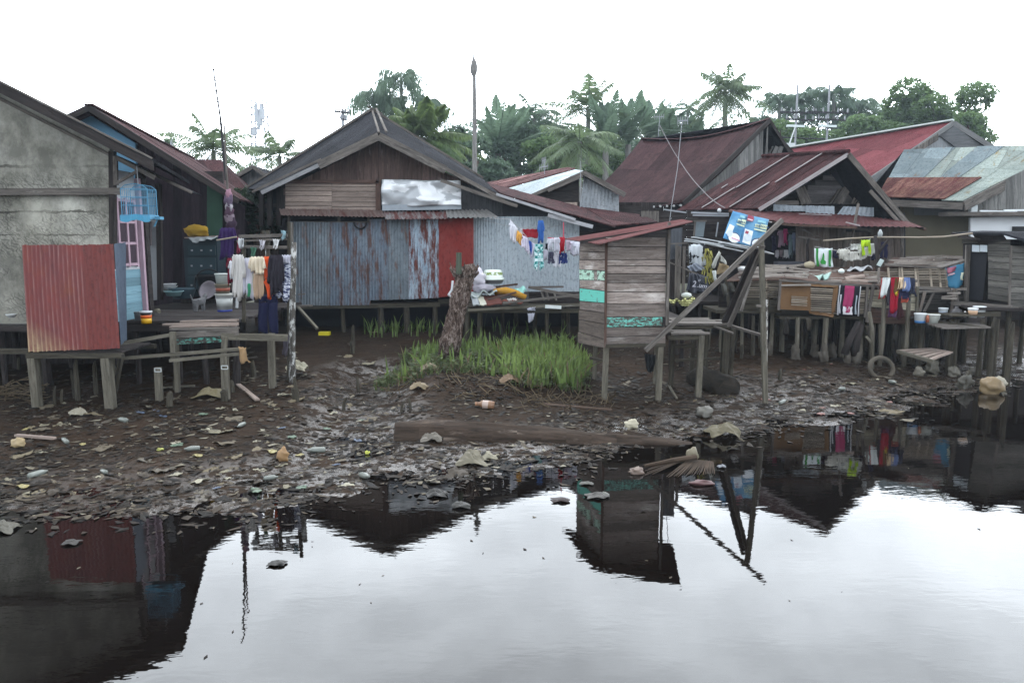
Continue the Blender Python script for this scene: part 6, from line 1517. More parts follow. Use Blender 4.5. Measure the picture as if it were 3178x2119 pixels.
CREAM = wood('cream_planks', (.17, .155, .12, 1), (.36, .33, .25, 1))
mb = MB(); boards_h(mb, [(898, 905), (917, 922), (934, 941), (952, 965)], 2694, 2843, 17.35, 17.35); mb.build('planks', CREAM, o3)
mb = MB(); boards_h(mb, [(953, 966), (982, 984), (1002, 1008)], 2690, 2843, 17.4, 17.4); mb.build('lower_planks', W_BROWN, o3)
mb = MB(); mb.box((P(2692, 1000, 17.45).x, 17.45, P(2770, 1005, 17.45).z), (P(2843, 1000, 17.45).x, 19.2, P(2770, 1005, 17.45).z + .05)); mb.build('floor', W_WET, o3)
mb = MB(); mb.slab([P(2692, 898, 17.4), P(2843, 905, 17.4), P(2850, 880, 19.2), P(2700, 872, 19.2)], (0, 0, -.03)); mb.build('roof', W_BROWN, o3)
mb = MB(); mb.bar(P(2844, 1010, 17.3), P(2848, 890, 17.3), .05, .05); mb.build('corner_post', W_POST, o3)
zc = P(2770, 1005, 17.45).z
stilts(o3, [(2700, 1060, 17.5, zc), (2760, 1060, 18.3, zc), (2838, 1060, 17.5, zc), (2720, 1060, 18.8, zc), (2815, 1060, 19, zc)], W_WET, .1)
YG2 = 17.0
rope('clothes_bar', [P(2734, 866, YG2), P(2845, 872, YG2)], .03, 'thick bar carrying the draped clothes by the coop', 'bar', W_GREY, n=2)
for (u, v0, v1, lb) in ((2748, 868, 1130, 'curved pole holding the left end of clothes bar'), (2824, 872, 1085, 'pole holding the right end of clothes bar')):
    p = P(u, v0, YG2); mb = MB(); mb.tube([(p.x - .02, YG2, ground_z(p.x, YG2, False) - .2), (p.x + .02, YG2, .7), (p.x + .01, YG2, 1.3), p], [.055, .05, .05, .045], 8); one('bar_pole', mb, W_POST, lb, 'pole', None, True)
DR = 'clothes draped over the bar'
for (u0, u1, v0, v1, dx, c1, lb, dy) in ((2732, 2748, 864, 926, -10, (165, 50, 45), 'red cloth at left end of the bar', .0), (2738, 2760, 862, 918, -9, (205, 210, 208), 'white cloth over the red one on bar', .05), (2752, 2772, 864, 950, -2, (66, 66, 74), 'dark grey cloth next to the white one', .0), (2766, 2790, 862, 966, -4, (165, 28, 48), 'crimson long cloth in middle of the bar', .06), (2758, 2780, 930, 984, -2, (95, 62, 95), 'purple cloth hanging under the crimson cloth', .02), (2778, 2792, 864, 910, -3, (98, 72, 42), 'brown cloth between crimson and cream cloths', .08), (2780, 2800, 910, 985, 0, (70, 42, 46), 'dark maroon cloth in the middle', .0), (2789, 2808, 862, 896, -4, (222, 195, 160), 'cream short cloth right of middle', .1), (2804, 2823, 862, 904, -4, (105, 125, 172), 'pale blue cloth on the bar', .12), (2784, 2826, 896, 928, 0, (42, 44, 72), 'navy cloth under the cream and blue cloths', .05), (2820, 2842, 864, 914, 6, (46, 50, 68), 'dark navy cloth at right end of bar', .06), (2797, 2815, 912, 938, 0, (190, 88, 70), 'coral cloth showing below the navy cloth', .02), (2779, 2786, 902, 914, 0, (215, 185, 40), 'small yellow cloth in the middle', .12)):
    mb = MB(); strip(mb, P(u0 - dx * .4, v0, YG2 - .04 - dy), P(u1 - dx * .4, v0 + 1, YG2 - .04 - dy), P(u1 + dx * .5, v1, YG2 - .1 - dy), P(u0 + dx * .5, v1, YG2 - .1 - dy), fold=.03, nf=2)
    if v0 < 870: strip(mb, P(u0 - dx * .4, v0, YG2 - .04 - dy), P(u1 - dx * .4, v0 + 1, YG2 - .04 - dy), P(u1 - dx * .4, v0 + 12, YG2 + .12), P(u0 - dx * .4, v0 + 12, YG2 + .12), fold=.0, ntt=3)
    one('draped_cloth', mb, cloth(*c1), lb, 'cloth', DR, True)
# bamboo lattice coop and blue poster
o4 = thing('bamboo_coop', 'coop with bamboo lattice roof panel beside the blue poster', 'coop', P(2850, 980, 18.2))
mb = MB(); slats_h(mb, 2756, 2938, 832, 890, 18.2, 17.9, 12, .5, 2, 5); mb.build('lattice', W_BAMBOO, o4)
mb = MB()
for u in (2756, 2790, 2798, 2840, 2846, 2886, 2914, 2934): mb.bar(P(u, 828, 18.12), P(u + 5, 892, 17.9), .04, .03)
mb.build('lattice_upright', W_BAMBOO, o4)
panel(2760, 2940, 830, 895, 18.4, W_DARK, mb=None).build('back_board', W_DARK, o4)
sticks(o4, 26, 2765, 2985, 795, 826, 18.2, 19.6, W_SLAT, (.05, .12), (50, 130), 'roof_stick', 9)
mb = MB(); mb.bar(P(2745, 820, 18.1), P(2920, 832, 18.0), .08, .06); mb.bar(P(2905, 832, 18.0), P(2998, 806, 18.3), .25, .03); mb.bar(P(2840, 892, 17.8), P(2945, 896, 17.8), .08, .06); mb.bar(P(2845, 905, 17.75), P(2935, 902, 17.75), .06, .05); mb.build('frame', W_GREY, o4)
mb = MB(); mb.slab([P(2748, 826, 18.1), P(2990, 830, 18.1), P(2990, 800, 19.6), P(2770, 798, 19.6)], (0, 0, -.03)); mb.build('roof', W_BROWN, o4)
mb = MB(); slats_h(mb, 2848, 2990, 906, 962, 18.0, 18.0, 11, .5, 2); mb.build('lower_slats', wood('dark_slats', (.03, .028, .026, 1), (.1, .09, .08, 1)), o4)
panel(2846, 3000, 900, 985, 18.2, W_DARK).build('back_board', W_DARK, o4)
mb = MB(); mb.bar(P(2868, 968, 17.6), P(2898, 908, 17.8), .05, .04); mb.build('prop', W_GREY, o4)
sticks(o4, 8, 2930, 2990, 895, 930, 17.5, 18.0, W_SLAT, (.04, .08), (20, 60), 'loose_stick', 8)
mb = MB(); mb.box((P(2846, 980, 18).x, 17.9, P(2900, 985, 18).z - .05), (P(3000, 980, 18).x, 20, P(2900, 985, 18).z)); mb.build('floor', W_WET, o4)
zc = P(2900, 985, 18).z
stilts(o4, [(2860, 1060, 18.2, zc), (2920, 1060, 18.2, zc), (2985, 1060, 18.2, zc), (2890, 1060, 19.5, zc)], W_WET, .11)
oI = thing('blue_poster', 'faded blue poster with pink red logo beside the latrine door', 'poster', P(2965, 890, 17.9))
mb = MB(); strip(mb, P(2934, 832, 17.95), P(2994, 815, 17.95), P(2990, 890, 17.95), P(2944, 892, 17.95), fold=.02, nf=1); mb.build('sheet', flat('poster_blue', srgb(62, 120, 150), .7, .35, 6), oI, smooth=True)
mb = MB(); quadc(mb, ((2940, 832), (2968, 826), (2966, 840), (2943, 850)), 17.9, fold=.01, nf=1); mb.build('logo', plastic(165, 95, 115), oI, smooth=True)
mb = MB(); quadc(mb, ((2984, 846), (2992, 845), (2988, 870), (2980, 868)), 17.9, fold=.01, nf=1); mb.build('white_panel', plastic(205, 212, 190), oI, smooth=True)
mb = MB(); quadc(mb, ((2942, 852), (2962, 846), (2964, 850), (2943, 857)), 17.89, fold=.005, nf=1); mb.build('logo_band', plastic(200, 170, 180), oI, smooth=True)

# thin extra stilts and leaning sticks under the decks
for par_, u0, u1, Y0, Y1, zt_, n_ in ((o1, 2220, 2420, 17.8, 19.2, 1.2, 9), (o2, 2425, 2690, 17.6, 19.2, 1.2, 14), (o3, 2695, 2840, 17.5, 19, 1.15, 8), (o4, 2850, 2990, 18.1, 19.6, 1.15, 8)):
    for k in range(n_):
        u, Y = rnd.uniform(u0, u1), rnd.uniform(Y0, Y1); p = P(u, 1040, Y); w_ = rnd.uniform(.03, .06); ln = rnd.uniform(-.15, .15)
        mb = MB(); mb.tube([(p.x + ln, Y, ground_z(p.x, Y, False) - .15), (p.x, Y, zt_ + .03)], [w_, w_ * .8], 6); mb.build('stilt', rnd.choice((W_POST, W_WET, W_DARK)), par_)
for k, (u, v, u1, v1, Y, c_) in enumerate(((2440, 985, 2436, 1040, 17.5, 0), (2508, 985, 2512, 1030, 17.4, 1), (2575, 985, 2570, 1025, 17.45, 0), (2690, 1010, 2696, 1050, 17.3, 1), (2780, 1008, 2776, 1060, 17.3, 0), (2880, 985, 2884, 1040, 17.8, 1))):
    mb = MB(); quadc(mb, ((u - 7, v), (u + 8, v), (u1 + 6, v1), (u1 - 5, v1 - 6)), Y, fold=.04)
    one('torn_rag', mb, cloth(*((62, 58, 54), (84, 78, 70))[c_]), 'torn muddy rag hanging below the coops, %s from the left of six' % ('first', 'second', 'third', 'fourth', 'fifth', 'last')[k], 'rag', 'torn rags under the coops', True)
for (u, v, u1, v1, Y, m, lb) in ((2845, 1000, 2870, 905, 17.7, W_SLAT0, 'plank leaning against the dark slats left of the prop'), (2950, 985, 2962, 900, 17.8, W_SLAT0, 'plank leaning below the blue poster'), (2975, 985, 2968, 905, 17.7, W_GREY, 'grey stick leaning below the blue poster'), (2690, 1000, 2712, 880, 17.3, W_GREY, 'grey stick leaning at the left end of the cream planks'), (2300, 965, 2330, 865, 17.5, W_GREY, 'stick leaning on the slatted coop'), (2262, 950, 2250, 850, 17.6, W_WET, 'dark stick leaning below the tan bag')):
    mb = MB(); mb.bar(P(u, v, Y), P(u1, v1, Y), .07, .03); one('leaning_plank', mb, m, lb, 'plank')
# washing on the right line
YR2 = 19.0
rope('washing_line', [P(2528, 765, YR2), P(2600, 778, YR2), P(2635, 768, YR2), P(2678, 752, YR2), P(2702, 741, YR2)], .008, 'washing line of white clothes before the plank wall', n=3)
rope('long_pole', [P(2555, 747, 19.2), P(2640, 740, 19.1), P(2720, 736, 19), P(2850, 737, 18.4), P(2930, 735, 17.8), P(3018, 724, 17.2)], .022, 'long thin bamboo pole reaching to the latrine roof', 'pole', W_BAMBOO, n=2)
RL = 'laundry before the plank wall'
o = thing('green_stripe_towel', 'white towel with green side stripes and green figure on the right line', 'towel', P(2556, 826, YR2))
mb = MB(); rect(mb, 2528, 2584, 770, 826, YR2, fold=.02, nf=2); mb.build('towel_cloth', cloth(215, 222, 226), o, smooth=True)
GR = cloth(50, 140, 60)
mb = MB(); rect(mb, 2533, 2540, 771, 827, YR2 - .04, fold=.01, nf=1); rect(mb, 2573, 2580, 776, 827, YR2 - .04, fold=.01, nf=1); mb.build('stripe', GR, o, smooth=True)
mb = MB(); mb.slab([P(u, v, YR2 - .06) for u, v in ((2546, 814), (2550, 820), (2562, 820), (2564, 812), (2558, 806), (2559, 796), (2557, 785), (2555, 785), (2552, 800))], (0, .01, 0)); mb.build('figure', GR, o)
for (kd, c1, u0, u1, v0, v1, lb) in (('shirt', (200, 198, 188), 2596, 2640, 772, 806, 'cream rumpled shirt first right of the green towel'), ('towel', (206, 204, 196), 2618, 2636, 782, 808, 'small cream cloth under the rumpled shirt'), ('towel', (196, 194, 186), 2636, 2662, 780, 808, 'cream undershirt in the middle of right line'), ('towel', (200, 200, 196), 2640, 2672, 757, 776, 'white knotted cloth above the cream undershirt'), ('shirt', (206, 205, 200), 2662, 2684, 774, 805, 'white shirt beneath the lime shirt'), ('towel', (206, 205, 200), 2682, 2701, 766, 796, 'white cloth half covered by the lime shirt'), ('shirt', (205, 206, 202), 2698, 2721, 755, 788, 'last white shirt beside the dark forked post'), ('towel', (36, 36, 56), 2704, 2720, 790, 806, 'navy cloth below the last white shirt'), ('towel', (40, 38, 60), 2584, 2598, 778, 800, 'dark cloth between green towel and cream shirt'), ('trousers', (38, 38, 66), 2732, 2754, 750, 802, 'dark navy trousers right of forked post')):
    garment(kd, c1, u0, u1, v0, v1, YR2 - rnd.uniform(.0, .12), lb, {'shirt': 'shirt', 'towel': 'cloth', 'trousers': 'trousers'}[kd], RL, fold=.035)
mb = MB(); rect(mb, 2674, 2700, 744, 766, YR2 - .16, fold=.03, nf=2); rect(mb, 2674, 2682, 762, 794, YR2 - .15, fold=.02, nf=1); rect(mb, 2694, 2701, 745, 792, YR2 - .15, fold=.02, nf=1); one('lime_shirt', mb, cloth(178, 215, 40), 'bright lime yellow shirt on the right line', 'shirt', RL, True)
o = thing('forked_post', 'tall dark forked post with plastic bottles at the right line', 'post', P(2720, 1000, 18.8))
mb = MB(); p = P(2722, 990, 18.6); mb.tube([(p.x, 18.6, .2), P(2722, 900, 18.6), P(2724, 800, 18.6), P(2716, 732, 18.6)], [.06, .055, .05, .04], 7); mb.build('stem', W_DARK, o, smooth=True)
mb = MB(); mb.tube([P(2724, 790, 18.6), P(2742, 762, 18.55), P(2758, 742, 18.5)], [.045, .04, .03], 6); mb.build('fork', W_DARK, o, smooth=True)
mb = MB(); mb.lathe(P(2731, 735, 18.5), [(.05, 0), (.055, .1), (.03, .15), (.02, .18)], 10); mb.build('bottle', plastic(160, 165, 165), o, smooth=True)
mb = MB(); mb.slab([P(2721, 822, 18.5), P(2733, 828, 18.5), P(2744, 808, 18.5), P(2733, 803, 18.5)], (0, .02, 0)); one('white_card', mb, plastic(185, 200, 198), 'white plastic card hanging tilted on the forked post', 'card')
for (pts, r_, lb) in ([((2608, 833), (2632, 770), (2648, 720), (2664, 632))], .035, 'slanting pole rising before the plank wall'), ([((2508, 830), (2506, 760), (2510, 740))], .04, 'crooked branch post before the plank wall'), ([((2478, 736), (2540, 745))], .03, 'level branch tied to the crooked branch post'), ([((2470, 700), (2552, 742))], .018, 'thin slanting stick before the plank wall'), ([((2715, 1000), (2728, 830))], .025, 'thin pole right of the forked post'):
    mb = MB(); pts = pts[0]; q = [P(u, v, 19.9 if pts[0][0] < 2700 else 17.6) for u, v in pts]
    if pts[0][0] == 2715: q = [V((q[0].x, 17.6, ground_z(q[0].x, 17.6, False) - .1))] + q
    mb.tube(q, r_, 6); one('branch_pole', mb, W_GREY if r_ != .04 else W_DARK, lb, 'pole', None, True)
one('tan_helmet', lump(P(2512, 822, 19.0), .13, .12, .09, 14, 10, 7, .1), cloth(160, 150, 125), 'round tan cap on the stick heap at left', 'cap', None, True)
one('white_ball', lump(P(2611, 842, 18.4), .075, .075, .06, 15, 10, 7, .05), plastic(205, 215, 212), 'small white ball on the stick heap', 'ball', None, True)
mb = MB(); quadc(mb, ((2470, 850), (2530, 852), (2575, 866), (2500, 868)), (18.6, 18.6, 17.6, 17.8), fold=.06, nf=3, th=.02); one('mint_tarp', mb, plastic(150, 180, 172), 'pale mint plastic sheet crumpled on the stick heap', 'sheet', None, True)
mb = MB(); quadc(mb, ((2640, 826), (2700, 824), (2712, 832), (2630, 834)), (19.2, 19.2, 18.8, 18.8), fold=.03, nf=2, th=.02); one('white_tarp', mb, plastic(200, 202, 205), 'white sheet lying behind the stick heap', 'sheet', None, True)

# ================================================================== red tiled house and grey roofed house
oG = thing('red_tile_house', 'house with long red roof and pale ridge behind the gable shack', 'house', P(2700, 640, 32))
A, B_, C_, D_ = P(2955, 377, 33), P(2700, 550, 30), P(2440, 568, 36), P(2440, 463, 38)
sheet_roof(oG, 'roof', D_, A, B_, C_, Z_TILE, .05)
mb = MB(); mb.bar(D_ + V((0, 0, .06)), A + V((.05, 0, .06)), .3, .06); mb.build('ridge_cap', flat('pale_ridge', (.5, .55, .53, 1), .7), oG)
Rr_ = P(3090, 462, 32.6)
sheet_roof(oG, 'roof', A, D_, D_ + (Rr_ - A), Rr_, Z_DARKROOF, .05)
mb = MB(); d_ = V((.02, -.08, -.08)); mb.bar(A + d_, B_ + d_, .04, .2); mb.bar(A + d_, Rr_ + d_, .04, .2); mb.build('barge_board', wood('grey_barge', (.1, .1, .1, 1), (.2, .2, .2, 1)), oG)
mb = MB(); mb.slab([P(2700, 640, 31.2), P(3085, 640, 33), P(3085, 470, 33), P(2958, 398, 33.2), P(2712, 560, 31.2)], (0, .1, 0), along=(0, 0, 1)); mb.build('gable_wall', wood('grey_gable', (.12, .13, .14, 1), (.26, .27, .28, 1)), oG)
mb = MB(); mb.slab([P(2985, 470, 32.8), P(3068, 466, 32.8), P(2962, 392, 32.8), P(2915, 420, 32.8)], (0, .1, 0)); mb.build('gable_panel', wood('shade_gable', (.07, .075, .08, 1), (.15, .15, .155, 1)), oG)  # shaded copy of the gable material, shade put into its colour
mb = MB()
for k in range(9): mb.slab([P(2770 + k * 16, 524 - k * 10, 31.0), P(2784 + k * 16, 515 - k * 10, 31.0), P(2784 + k * 16, 496 - k * 10.3, 31.0), P(2770 + k * 16, 506 - k * 10.3, 31.0)], (0, .06, 0), along=(0, 0, 1))
mb.build('eave_boards', W_GREY, oG)

oX = thing('grey_roof_house', 'house with patched grey and rust sheet roof beside the plank latrine', 'house', P(2950, 800, 23.5))
TL, TR, BR, BL = P(2806, 466, 27), P(3345, 447, 25), P(2987, 627, 22), P(2722, 617, 24)
Q = lambda s_, t_: TL.lerp(TR, s_).lerp(BL.lerp(BR, s_), t_)
RUSTS = zinc('rust_band', (.13, .06, .045, 1), (.18, .09, .07, 1), (.09, .03, .028, 1), .5, True, .7, .05, 26)
GRN_ = zinc('green_grey_sheet', (.22, .26, .24, 1), (.29, .33, .3, 1), (.2, .14, .05, 1), .62, True, .6, .1, 26)
def rsheet(s0, s1, t0, t1, m, lift=0, lb=None):
    sheet_roof(oX, 'roof_sheet', Q(s0, t0) + V((0, 0, lift)), Q(s1, t0) + V((0, 0, lift)), Q(s1, t1) + V((0, 0, lift)), Q(s0, t1) + V((0, 0, lift)), m, .03, 1, lb)
sg = [0, .17, .31, .45, .6, .78, 1]
for k in range(6):
    rsheet(sg[k] - (.01 if k else 0), sg[k + 1], 0, .72 if k < 5 else 1, (Z_GROOF, Z_GROOF, GRN_, Z_GROOF, GRN_, GRN_)[k], .02 + .02 * (k % 2))
rsheet(0, .8, .64, 1.0, RUSTS, .08, 'rust brown lower roof sheets')
mb = MB(); mb.bar(BL + V((0, -.04, -.12)), BR + V((0, -.04, -.12)), .04, .2); mb.bar(BR + V((.03, -.06, -.12)), TR + V((.03, -.06, -.12)), .04, .28); mb.build('fascia', W_GREY, oX)
sheet_roof(oX, 'roof', TR, TL, TL + V((0, 4, -2)), TR + V((0, 4, -2)), Z_DARKROOF, .05)
OLV = flat('olive_wall', (.15, .135, .095, 1), .9, .25, 1.2)
mb = MB(); mb.slab([P(2800, 850, 24.4), P(3020, 850, 23.3), P(3020, 640, 23.3), P(2800, 628, 24.4)], (0, .12, 0)); mb.build('wall', OLV, oX)
mb = MB(); mb.slab([P(2838, 668, 24.1), P(2985, 668, 23.4), P(2985, 640, 23.4), P(2838, 634, 24.1)], (0, .03, 0)); mb.build('upper_panel', flat('grey_panel_wall', (.16, .165, .17, 1), .9), oX)
mb = MB(); boards_v(mb, 3028, 3330, 22.9, lambda u: 622 - (u - 2987) * .485, lambda u: 662, .22); mb.build('gable_boards', wood('grey_gable_boards', (.07, .07, .068, 1), (.2, .195, .185, 1), (.27, .26, .25, 1), .6), oX)
mb = MB(); mb.slab([P(2985, 670, 22.9), P(3032, 670, 22.9), P(3032, 628, 22.9), P(2985, 640, 22.9)], (0, .03, 0)); mb.build('opening_shade', W_DARK, oX)  # dark slab, shade of the gap put into its colour
mb = MB(); mb.slab([P(3012, 760, 22.8), P(3340, 770, 22.8), P(3340, 668, 22.8), P(3012, 676, 22.8)], (0, .1, 0)); mb.build('white_wall', flat('whitewash', (.62, .64, .66, 1), .9, .12, 1.5), oX)
mb = MB(); mb.slab([P(3142, 719, 22.75), P(3250, 721, 22.75), P(3250, 703, 22.75), P(3143, 703, 22.75)], (0, .03, 0)); mb.build('vent', flat('vent_dark', (.02, .02, .02, 1)), oX)
mb = MB(); mb.bar(P(2927, 665, 22.6), P(3340, 664, 22.6), .5, .12); mb.build('ledge', W_GREY, oX)
mb = MB(); mb.bar(P(3040, 655, 22.4), P(3155, 658, 22.4), .06, .05); mb.bar(P(3115, 653, 22.5), P(3300, 651, 22.5), .05, .05); mb.build('white_pipe', plastic(215, 220, 222), oX)
mb = MB(); a = P(3011, 658, 22.5); b = P(3032, 637, 22.5); mb.box((a.x, 22.45, a.z), (b.x, 22.6, b.z)); mb.bar(P(3021, 637, 22.5), P(3021, 620, 22.5), .03, .03); mb.build('meter_box', plastic(200, 208, 210), oX)
mb = MB(); mb.box((P(2800, 900, 24).x, 23.6, 1.2), (P(3340, 900, 24).x, 30, 1.3)); mb.box((P(2800, 900, 24).x, 25, .1), (P(3340, 900, 24).x + 3, 25.1, 1.2)); mb.box((P(2800, 900, 24).x, 29.5, 1.3), (P(3340, 900, 24).x + 3, 29.6, 5)); mb.build('floor', W_DARK, oX)  # floor, plus rear boards added to keep light from below it
stilts(oX, [(u, 1000, 23.5, 1.25) for u in (2820, 2900, 2990, 3080, 3170)], W_DARK, .14)

# ================================================================== latrine hut at the right edge
oZ = thing('plank_latrine', 'grey plank latrine with dark doorway beside the white buckets', 'hut', P(3080, 1000, 17.4))
YA, YBB = 18.0, 16.7
def side(u): return YA + (YBB - YA) * (u - 2990) / (3133 - 2990)
W_LAT = wood('latrine_planks', (.05, .048, .044, 1), (.15, .14, .125, 1), (.24, .225, .205, 1), .6, .6, 1.2)
mb = MB(); boards_h(mb, rows((757, 757), (928, 940), 9, .1), 3066, 3134, side(3066), YBB); boards_h(mb, [(742, 742), (757, 757)], 2985, 3134, side(2985), YBB); boards_h(mb, rows((782, 782), (784, 784), 1), 3010, 3066, side(3010), side(3066)); mb.build('side_wall', W_LAT, oZ)
mb = MB(); boards_h(mb, rows((762, 765), (955, 965), 9, .1), 3134, 3320, YBB, YBB + .3, out=1); mb.build('front_wall', W_LAT, oZ)
mb = MB(); mb.bar(P(2998, 935, side(2998) - .03), P(3004, 760, side(3004) - .03), .1, .06); mb.bar(P(3132, 950, YBB - .03), P(3138, 762, YBB - .03), .04, .04); mb.build('door_post', W_GREY, oZ)
DKC = flat('doorway_shade', (.018, .018, .022, 1), .8)
mb = MB(); mb.slab([P(3008, 930, side(3008) + .08), P(3050, 932, side(3050) + .08), P(3066, 770, side(3066) + .08), P(3010, 770, side(3010) + .08)], (0, .03, 0)); mb.build('doorway', DKC, oZ)  # dark sheet standing in for the shade inside the doorway
mb = MB()
for u0, u1 in ((3018, 3040), (3043, 3064)): mb.slab([P(u0, 781, side(u0) - .04), P(u1, 782, side(u1) - .04), P(u1, 761, side(u1) - .04), P(u0, 760, side(u0) - .04)], (0, .02, 0))
mb.build('white_panel', plastic(205, 215, 222), oZ)
mb = MB(); mb.slab([P(2952, 721, 18.2), P(3115, 723, 16.5), P(3330, 785, 16.5), P(3300, 720, 19), P(3050, 716, 19.2)], (0, 0, -.05)); mb.build('roof', Z_DARKROOF, oZ)
mb = MB(); mb.bar(P(2955, 724, 18.1), P(3040, 745, 17.3), .05, .05); mb.bar(P(2975, 735, 17.9), P(3030, 744, 17.3), .04, .03); mb.slab([P(3040, 757, 17.5), P(3134, 757, 16.75), P(3112, 726, 16.8), P(3020, 726, 17.6)], (0, .03, 0)); mb.build('roof_beam', W_DARK, oZ)
mb = MB(); mb.slab([P(3330, 980, 18), P(3330, 740, 18), P(2992, 745, 18.4), P(2992, 940, 18.4)], (0, .05, 0)); mb.build('back_wall', W_DARK, oZ)
zl = P(3060, 950, 17).z
mb = MB(); mb.slab([(P(2960, 950, 18).x, 18.4, zl), (P(3060, 950, 16.9).x - .4, 16.7, zl), (11.6, 16.3, zl), (13, 18.2, zl)], (0, 0, -.06)); mb.build('floor', W_DARK, oZ)
for (u, Y) in ((3075, 17.2), (3132, 16.7), (2998, 18), (3230, 16.9), (3180, 18)):
    p = P(u, 960, Y); mb = MB(); mb.tube([(p.x + rnd.uniform(-.05, .05), Y, ground_z(p.x, Y, False) - .3), (p.x, Y, zl)], [.06, .055], 8); mb.build('stilt', W_WET, oZ)
mb = MB(); mb.bar(P(3070, 960, 17), P(3160, 958, 16.5), .06, .1); mb.bar(P(2955, 940, 17.6), P(3140, 955, 16.5), .05, .1); mb.build('floor_beam', W_GREY, oZ)
oY2 = thing('wash_deck', 'low plank deck with white buckets in front of the latrine door', 'deck', P(2980, 1030, 17))
deck(2840, 3000, 986, 17.0, 4, .2, W_DARK, oY2); deck(2960, 3105, 978, 16.3, 3, .2, W_WET, oY2)
mb = MB(); mb.bar(P(2850, 978, 16.9), P(3105, 975, 16.3), .06, .1); mb.bar(P(2848, 990, 16.9), P(3060, 1018, 16.0), .06, .05); mb.build('edge_beam', W_WET, oY2)
for k in range(5):
    mb = MB(); mb.bar(P(2880 + k * 10, 1006 + k * 3, 16.6 - k * .1), P(3040 + k * 8, 1004 + k * 3, 16.4 - k * .1), .13, .03); mb.build('plank', W_GREY, oY2)
for (u, Y) in ((2860, 17.0), (2955, 16.6), (2970, 16.55), (3050, 16.3), (3095, 16.4), (2910, 17.5)):
    p = P(u, 990, Y); mb = MB(); mb.tube([(p.x, Y, ground_z(p.x, Y, False) - .3), (p.x, Y, p.z)], [.06, .055], 8); mb.build('stilt', W_WET, oY2)
bucket(P(2855, 1002, 16.75), .13, .22, plastic(190, 195, 198), plastic(210, 214, 216), 'white bucket with blue bottom at left of wash deck', band=((.0, .25, plastic(60, 110, 160)),), handle=False)
bucket(P(2893, 1002, 16.7), .15, .2, plastic(175, 178, 172), plastic(190, 192, 188), 'off white bucket right of the blue bottomed bucket', handle=True)
bucket(P(2926, 982, 17.2), .1, .2, plastic(185, 192, 196), plastic(200, 205, 208), 'small white pail with grey label near dark jug', band=((.2, .6, plastic(140, 150, 165)),), handle=False)
bucket(P(3018, 985, 16.5), .1, .21, plastic(212, 214, 214), plastic(225, 226, 226), 'white pail with orange label before the doorway', band=((.3, .75, plastic(185, 150, 120)),), handle=False)
bucket(P(3038, 983, 16.8), .13, .24, plastic(215, 220, 222), plastic(225, 230, 232), 'taller white pail behind the orange labelled pail', handle=False)
mb = MB(); mb.lathe(P(2967, 984, 17.0), [(.12, 0), (.13, .1), (.1, .17), (.04, .2), (.04, .25)], 12); one('dark_jug', mb, plastic(62, 60, 62), 'dark grey round jug between the white pails', 'jug', None, True)
mb = MB(); mb.lathe(P(2878, 1000, 16.6), [(.035, 0), (.035, .12), (.015, .16)], 8); one('small_bottle', mb, plastic(150, 85, 60), 'small brown bottle between the two left buckets', 'bottle', None, True)
mb = MB(); mb.lathe(P(2994, 984, 16.9), [(.03, 0), (.03, .1), (.012, .14)], 8); one('small_bottle', mb, plastic(190, 190, 192), 'small white bottle right of the dark jug', 'bottle', None, True)
# pallet with slats on the mud
o = thing('slatted_pallet', 'broken pallet of pale slats lying tilted on the mud under the deck', 'pallet', P(2840, 1110, 16))
for k in range(5):
    mb = MB(); mb.bar(P(2790 + k * 24, 1088 + k * 7, 16.6 - k * .22), P(2895 + k * 14, 1082 + k * 2.5, 16.9 - k * .2), .1, .03); mb.build('slat', W_PLANK, o)
mb = MB(); mb.bar(P(2785, 1090, 16.6), P(2898, 1122, 15.6), .07, .07); mb.build('beam', W_POST, o)
# ring of a tyre and stakes
mb = MB(); c0 = P(2738, 1105, 16.0); c0.z = ground_z(c0.x, 16.0, False) + .15
ax1, ax2 = V((.85, .25, -.28)).normalized(), V((.3, .3, .7)).normalized()
mb.tube([c0 + ax1 * (.32 * math.cos(a)) + ax2 * (.24 * math.sin(a)) for a in [k * math.pi / 14 for k in range(29)]], .05, 9, False); one('tyre_ring', mb, flat('muddy_rubber', (.07, .06, .047, 1), .9, .6, 9), 'muddy pale tyre ring leaning on the clothes bar pole', 'tyre', None, True)
mb = MB(); p = P(2712, 1080, 16.6); mb.tube([(p.x, 16.6, ground_z(p.x, 16.6, False) - .1), P(2706, 1020, 16.6), P(2698, 968, 16.6)], [.05, .045, .04], 7); mb.tube([P(2708, 1068, 16.6), P(2688, 1044, 16.6)], [.035, .03], 6); one('bare_branch', mb, W_POST, 'bare pale branch stuck in the mud beside the tyre', 'branch', None, True)
